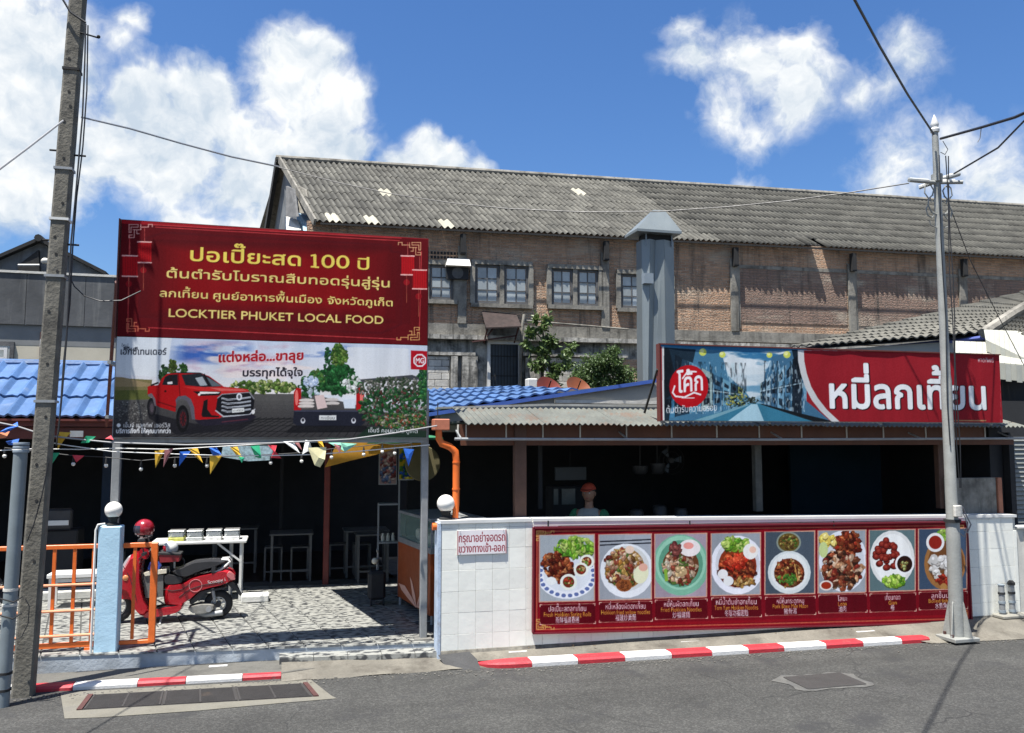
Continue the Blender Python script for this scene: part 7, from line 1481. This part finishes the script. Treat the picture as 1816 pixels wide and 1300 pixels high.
tag(MB().tube([Z(345,930,-.2)+Vector((0,0,-.0)),Z(560,1080,-.9)],.004,6).build('cable_shadow_cord', m_wire, origin=Z(345,930)), 'thin black shadow line laid as a cord across the tiles beside the scooter', 'cord')  # thin black tube stands in for a cable's shadow on the tiles
scooter('motor_scooter', 'black and white motor scooter cut by the left edge behind the grey riser pipe', -2.32, M('scooter_black',(.03,.03,.035),rough=.25,var=.1,scale=6,coat=.6), m_whitep, False)

# ================================================================ people
m_skin = M('skin',(.30,.16,.10),rough=.55,var=.12,scale=12)
def skin_mesh(name, joints, edges, radii, mat, root, sub=2, origin=None):
    me = bpy.data.meshes.new(name); me.from_pydata([tuple(j) for j in joints], edges, []); o = bpy.data.objects.new(name, me); C.objects.link(o)
    o.modifiers.new('s','SKIN').use_smooth_shade = True
    for i, r in enumerate(radii): me.skin_vertices[0].data[i].radius = (r, r) if not isinstance(r, tuple) else r; me.skin_vertices[0].data[i].use_root = (i == 0)
    sb = o.modifiers.new('u','SUBSURF'); sb.levels = sub; sb.render_levels = sub
    m2 = bpy.data.meshes.new_from_object(o.evaluated_get(bpy.context.evaluated_depsgraph_get())); bpy.data.objects.remove(o); m2.name = name
    m2.materials.clear(); m2.materials.append(mat); q = bpy.data.objects.new(name, m2); C.objects.link(q); q.parent = root
    for p in m2.polygons: p.use_smooth = True
    return q
def person(label, base, yaw, seated=False, shirt=(.5,.5,.5), sleeve=None, cap=None, hair=(.012,.011,.011), sc=1.0, arm='rest'):
    t = thing('person', label, 'person', base); t.rotation_euler[2] = yaw; t.scale = (sc,)*3
    # figure faces local -Y; pelvis height depends on the pose
    H0 = .50 if seated else .90; J = []; E = []; R_ = []
    def j(p, r, par=None):
        J.append(p); R_.append(r)
        if par is not None: E.append((par, len(J)-1))
        return len(J)-1
    pel = j((0,0,H0), (.14,.10)); w = j((0,0,H0+.16), (.125,.09), pel); ch_ = j((0,0,H0+.34), (.14,.10), w); nk = j((0,.0,H0+.50), .05, ch_); hd0 = j((0,-.01,H0+.58), .05, nk); hd1 = j((0,-.012,H0+.66), .048, hd0)
    hands = []
    for s in (-1,1):
        sh = j((s*.17,0,H0+.46), .055, ch_); fx = -.04 if arm == 'rest' else -.02
        el = j((s*.22,fx,H0+.20), .042, sh); wr = j((s*.14,fx-.22,H0+.14), .028, el) ; hn = j((s*.12,fx-.28,H0+.13), .03, wr); hands.append((s, Vector(J[hn]), Vector(J[wr])))
        hp = j((s*.09,0,H0-.04), .085, pel)
        if seated: kn = j((s*.11,-.42,H0-.02), .06, hp); an = j((s*.11,-.44,.08), .04, kn)
        else: kn = j((s*.10,-.02,.48), .06, hp); an = j((s*.10,0,.08), .04, kn)
        j((s*.11,J[an][1]-.14,.035), .03, an)
    skin_mesh('body', J, E, R_, m_skin, t)
    for s, h, wr in hands:
        for k in range(4):
            d = Vector(((k-1.5)*.018*1.0, -.0, 0)); l = (.06,.07,.066,.05)[k]; b = h+d; skin_mesh('finger', [b+Vector((0,.02,0)), b+Vector((0,-l*.45,-.006)), b+Vector((0,-l*.9,-.026))], [(0,1),(1,2)], [.009,.008,.007], m_skin, t, 1)
        skin_mesh('thumb', [h+Vector((-s*.02,.02,0)), h+Vector((-s*.045,-.01,0)), h+Vector((-s*.05,-.04,-.01))], [(0,1),(1,2)], [.010,.009,.008], m_skin, t, 1)
    hc = Vector((0,-.02,H0+.675)); 
    hm = MB().ball((0,0,0), 1, 24, 18); out = []
    for p in hm.v:
        x, y, z = p.x*.075, p.y*.092, p.z*.112
        if z < 0: x *= 1+z*1.7; y = y*(1+z*1.2) if y > 0 else y*(1+z*.4)
        if y < -.05 and abs(x) < .018 and -.03 < z < .012: y -= .018
        out.append(hc+Vector((x,y,z)))
    hm.v = out
    def ob(mb, nm, mat): o = mb.build(nm, mat, None, smooth=True); o.parent = t; return o
    ob(hm, 'head', m_skin)
    for s in (-1,1):
        ob(MB().ball(hc+Vector((s*.028,-.083,.008)), .011, 10, 8, (1,.6,.7)), 'eye', M('eye_white',(.6,.6,.58),rough=.3,var=.02,scale=9)); ob(MB().ball(hc+Vector((s*.028,-.091,.008)), .005, 8, 6), 'iris', m_black); ob(MB().ball(hc+Vector((s*.076,.01,-.005)), .022, 10, 8, (.35,.7,1.2)), 'ear', m_skin)
        ob(MB().tube([hc+Vector((s*.014,-.09,.027)),hc+Vector((s*.04,-.082,.028))],.003,5), 'eyebrow', m_black)
    ob(MB().tube([hc+Vector((-.02,-.082,-.052)),hc+Vector((0,-.088,-.054)),hc+Vector((.02,-.082,-.052))],.005,6), 'mouth', M('lip',(.32,.10,.08),rough=.5,var=.1,scale=9))
    hr = MB().ball((0,0,0), 1, 24, 16); hr.v = [hc+Vector((p.x*.083,p.y*.1+.012,p.z*.118+.008)) for p in hr.v]; hr.f = [f for f in hr.f if (lambda q: q.z-hc.z > .035 or (q.y-hc.y > .005 and q.z-hc.z > -.09))(sum((hr.v[i] for i in f), Vector())/len(f))]; ob(hr, 'hair', M('black_hair',hair,rough=.6,var=.2,scale=20))
    if cap:
        cm = M('cap_'+cap[0], cap[1], rough=.7, var=.15, scale=12)
        cp_ = MB().ball((0,0,0), 1, 26, 16); cp_.v = [hc+Vector((p.x*.088,p.y*.108,p.z*.095+.03)) for p in cp_.v]; cp_.f = [f for f in cp_.f if sum((cp_.v[i].z for i in f))/len(f) > hc.z+.04]; ob(cp_, 'cap', cm)
        ob(MB().prism([hc+Vector((.075*math.cos(a),-.07-.11*math.sin(a),.048-.02*math.sin(a))) for a in np.linspace(0,math.pi,10)], (0,0,.008)), 'cap_peak', cm)
    sm_ = M('shirt_'+str(len(MATS)), shirt, rough=.85, var=.15, scale=9, bump=.2, bscale=20)
    skin_mesh('shirt', [(0,0,H0-.04),(0,0,H0+.16),(0,0,H0+.34),(0,0,H0+.46),(0,0,H0+.52)], [(0,1),(1,2),(2,3),(3,4)], [(.165,.12),(.155,.112),(.19,.13),(.17,.12),(.085,.08)], sm_, t)
    sl = M('sleeve_'+str(len(MATS)), sleeve or shirt, rough=.85, var=.15, scale=9)
    for s in (-1,1): skin_mesh('sleeve', [(s*.12,0,H0+.455),(s*.175,0,H0+.44),(s*.21,-.02,H0+.28)], [(0,1),(1,2)], [.07,.072,.062], sl, t)
    tr_ = M('trousers_dark',(.03,.035,.05),rough=.9,var=.2,scale=8)
    for s in (-1,1):
        pts = [(s*.085,0,H0+.02),(s*.1,-.42,H0-.01),(s*.11,-.44,.12)] if seated else [(s*.085,0,H0+.02),(s*.1,-.02,.48),(s*.1,0,.11)]
        skin_mesh('trouser_leg', pts, [(0,1),(1,2)], [.105,.078,.06], tr_, t); ob(MB().ball((s*.11,pts[2][1]-.06,.04),.05,12,8,(.8,2.2,.75)), 'shoe', m_black)
    return t
px_ = at(1045,880,9.0)
person('person in an orange red cap and a white and green top behind the tiled wall', (px_.x, 9.0, .0), math.radians(-35), shirt=(.30,.32,.30), sleeve=(.03,.18,.08), cap=('orange_red',(.38,.05,.02)), sc=.96)

# number plate, cables and seams on the red scooter
t = bpy.data.objects['motor_scooter']; Y0 = 10.0
def Z0_(zx, zy, y=0.0): p = at(200+zx/4.333, 880+zy/4.333, Y0); return Vector((p.x, Y0+y, p.z))
MB().tube([Z0_(262,425,-.12),Z0_(215,470,-.14),Z0_(200,540,-.12),Z0_(215,600,-.1)],.006,6).build('brake_cable', m_wire, t)
MB().prism([Z0_(962,672,-.07),Z0_(990,735,-.07),Z0_(985,742,.07),Z0_(958,680,.07)],(.006,0,.004)).build('number_plate', m_whitep, t)
for pts in (((400,700),(470,712),(545,700),(600,660)),((520,760),(600,700),(700,668),(860,640))): MB().tube([Z0_(a, b, -.131) for a, b in pts],.004,5).build('panel_seam', m_black, t)
MB().tube([Z0_(100,520,-.16),Z0_(150,600,-.172),Z0_(190,720,-.172),Z0_(215,830,-.165)],.004,5).build('panel_seam', m_black, t)
MB().ball(Z0_(120,610,-.17),.03,12,8,(1,.3,1)).build('turn_signal', M('amber_lens',(.6,.25,.1),rough=.2,var=.1,scale=9), t)

# thin details at street level
m_grit = M('grit',(.16,.15,.13),rough=.95,var=.4,scale=30)
mb = MB(); rg = np.random.RandomState(9)
for i in range(900):
    u = rg.rand(); x = rg.uniform(-2.5, 9.5); y = (7.74-.035*(x-2) if x > 1.7 else 7.9-.04*x)-abs(rg.randn())*.10-.012; s_ = rg.uniform(.003,.009)
    mb.hexa([Vector((x+a*s_, y+b*s_, .002+c*s_*.8)) for c in (0,1) for a, b in ((-1,-.7),(.9,-1),(1,.8),(-.7,1))])
g_ = tag(mb.build('gravel', m_grit), 'fine pale grit gathered on the road along both striped kerbs', 'grit'); g_['kind'] = 'stuff'
m_dleaf = M('dry_leaf',(.16,.10,.04),rough=.8,var=.4,scale=20)
mb = MB()
for i in range(60):
    x = rg.uniform(1.9, 8.2); y = 8.08-abs(rg.randn())*.05; a = rg.rand()*6.28; s_ = rg.uniform(.008,.02); z = .098
    mb.add([(x,y,z),(x+s_*math.cos(a),y+s_*math.sin(a)*.6,z+.006),(x+s_*1.6*math.cos(a+.5),y+s_*math.sin(a+.5)*.6,z+.002),(x+s_*.8*math.cos(a+1.2),y+s_*.5*math.sin(a+1.2),z+.004)],[(0,1,2,3)])
g_ = tag(mb.build('leaves', m_dleaf), 'dry leaf litter lying at the foot of the tiled wall', 'litter'); g_['kind'] = 'stuff'
# dark foot line and drips along the wall foot are grime on the tiles themselves: a thin cement fillet
MB().hexa([(1.47,8.075,.085),(8.24,8.075,.085),(8.24,8.101,.085),(1.47,8.101,.085),(1.47,8.092,.112),(8.24,8.092,.112),(8.24,8.101,.116),(1.47,8.101,.116)]).build('cement_fillet', M('cement_fillet',(.16,.15,.125),rough=.95,var=.45,scale=5,bump=.5,bscale=30,dirt=((.05,.045,.04),.5,6)), bpy.data.objects['tiled_wall'])
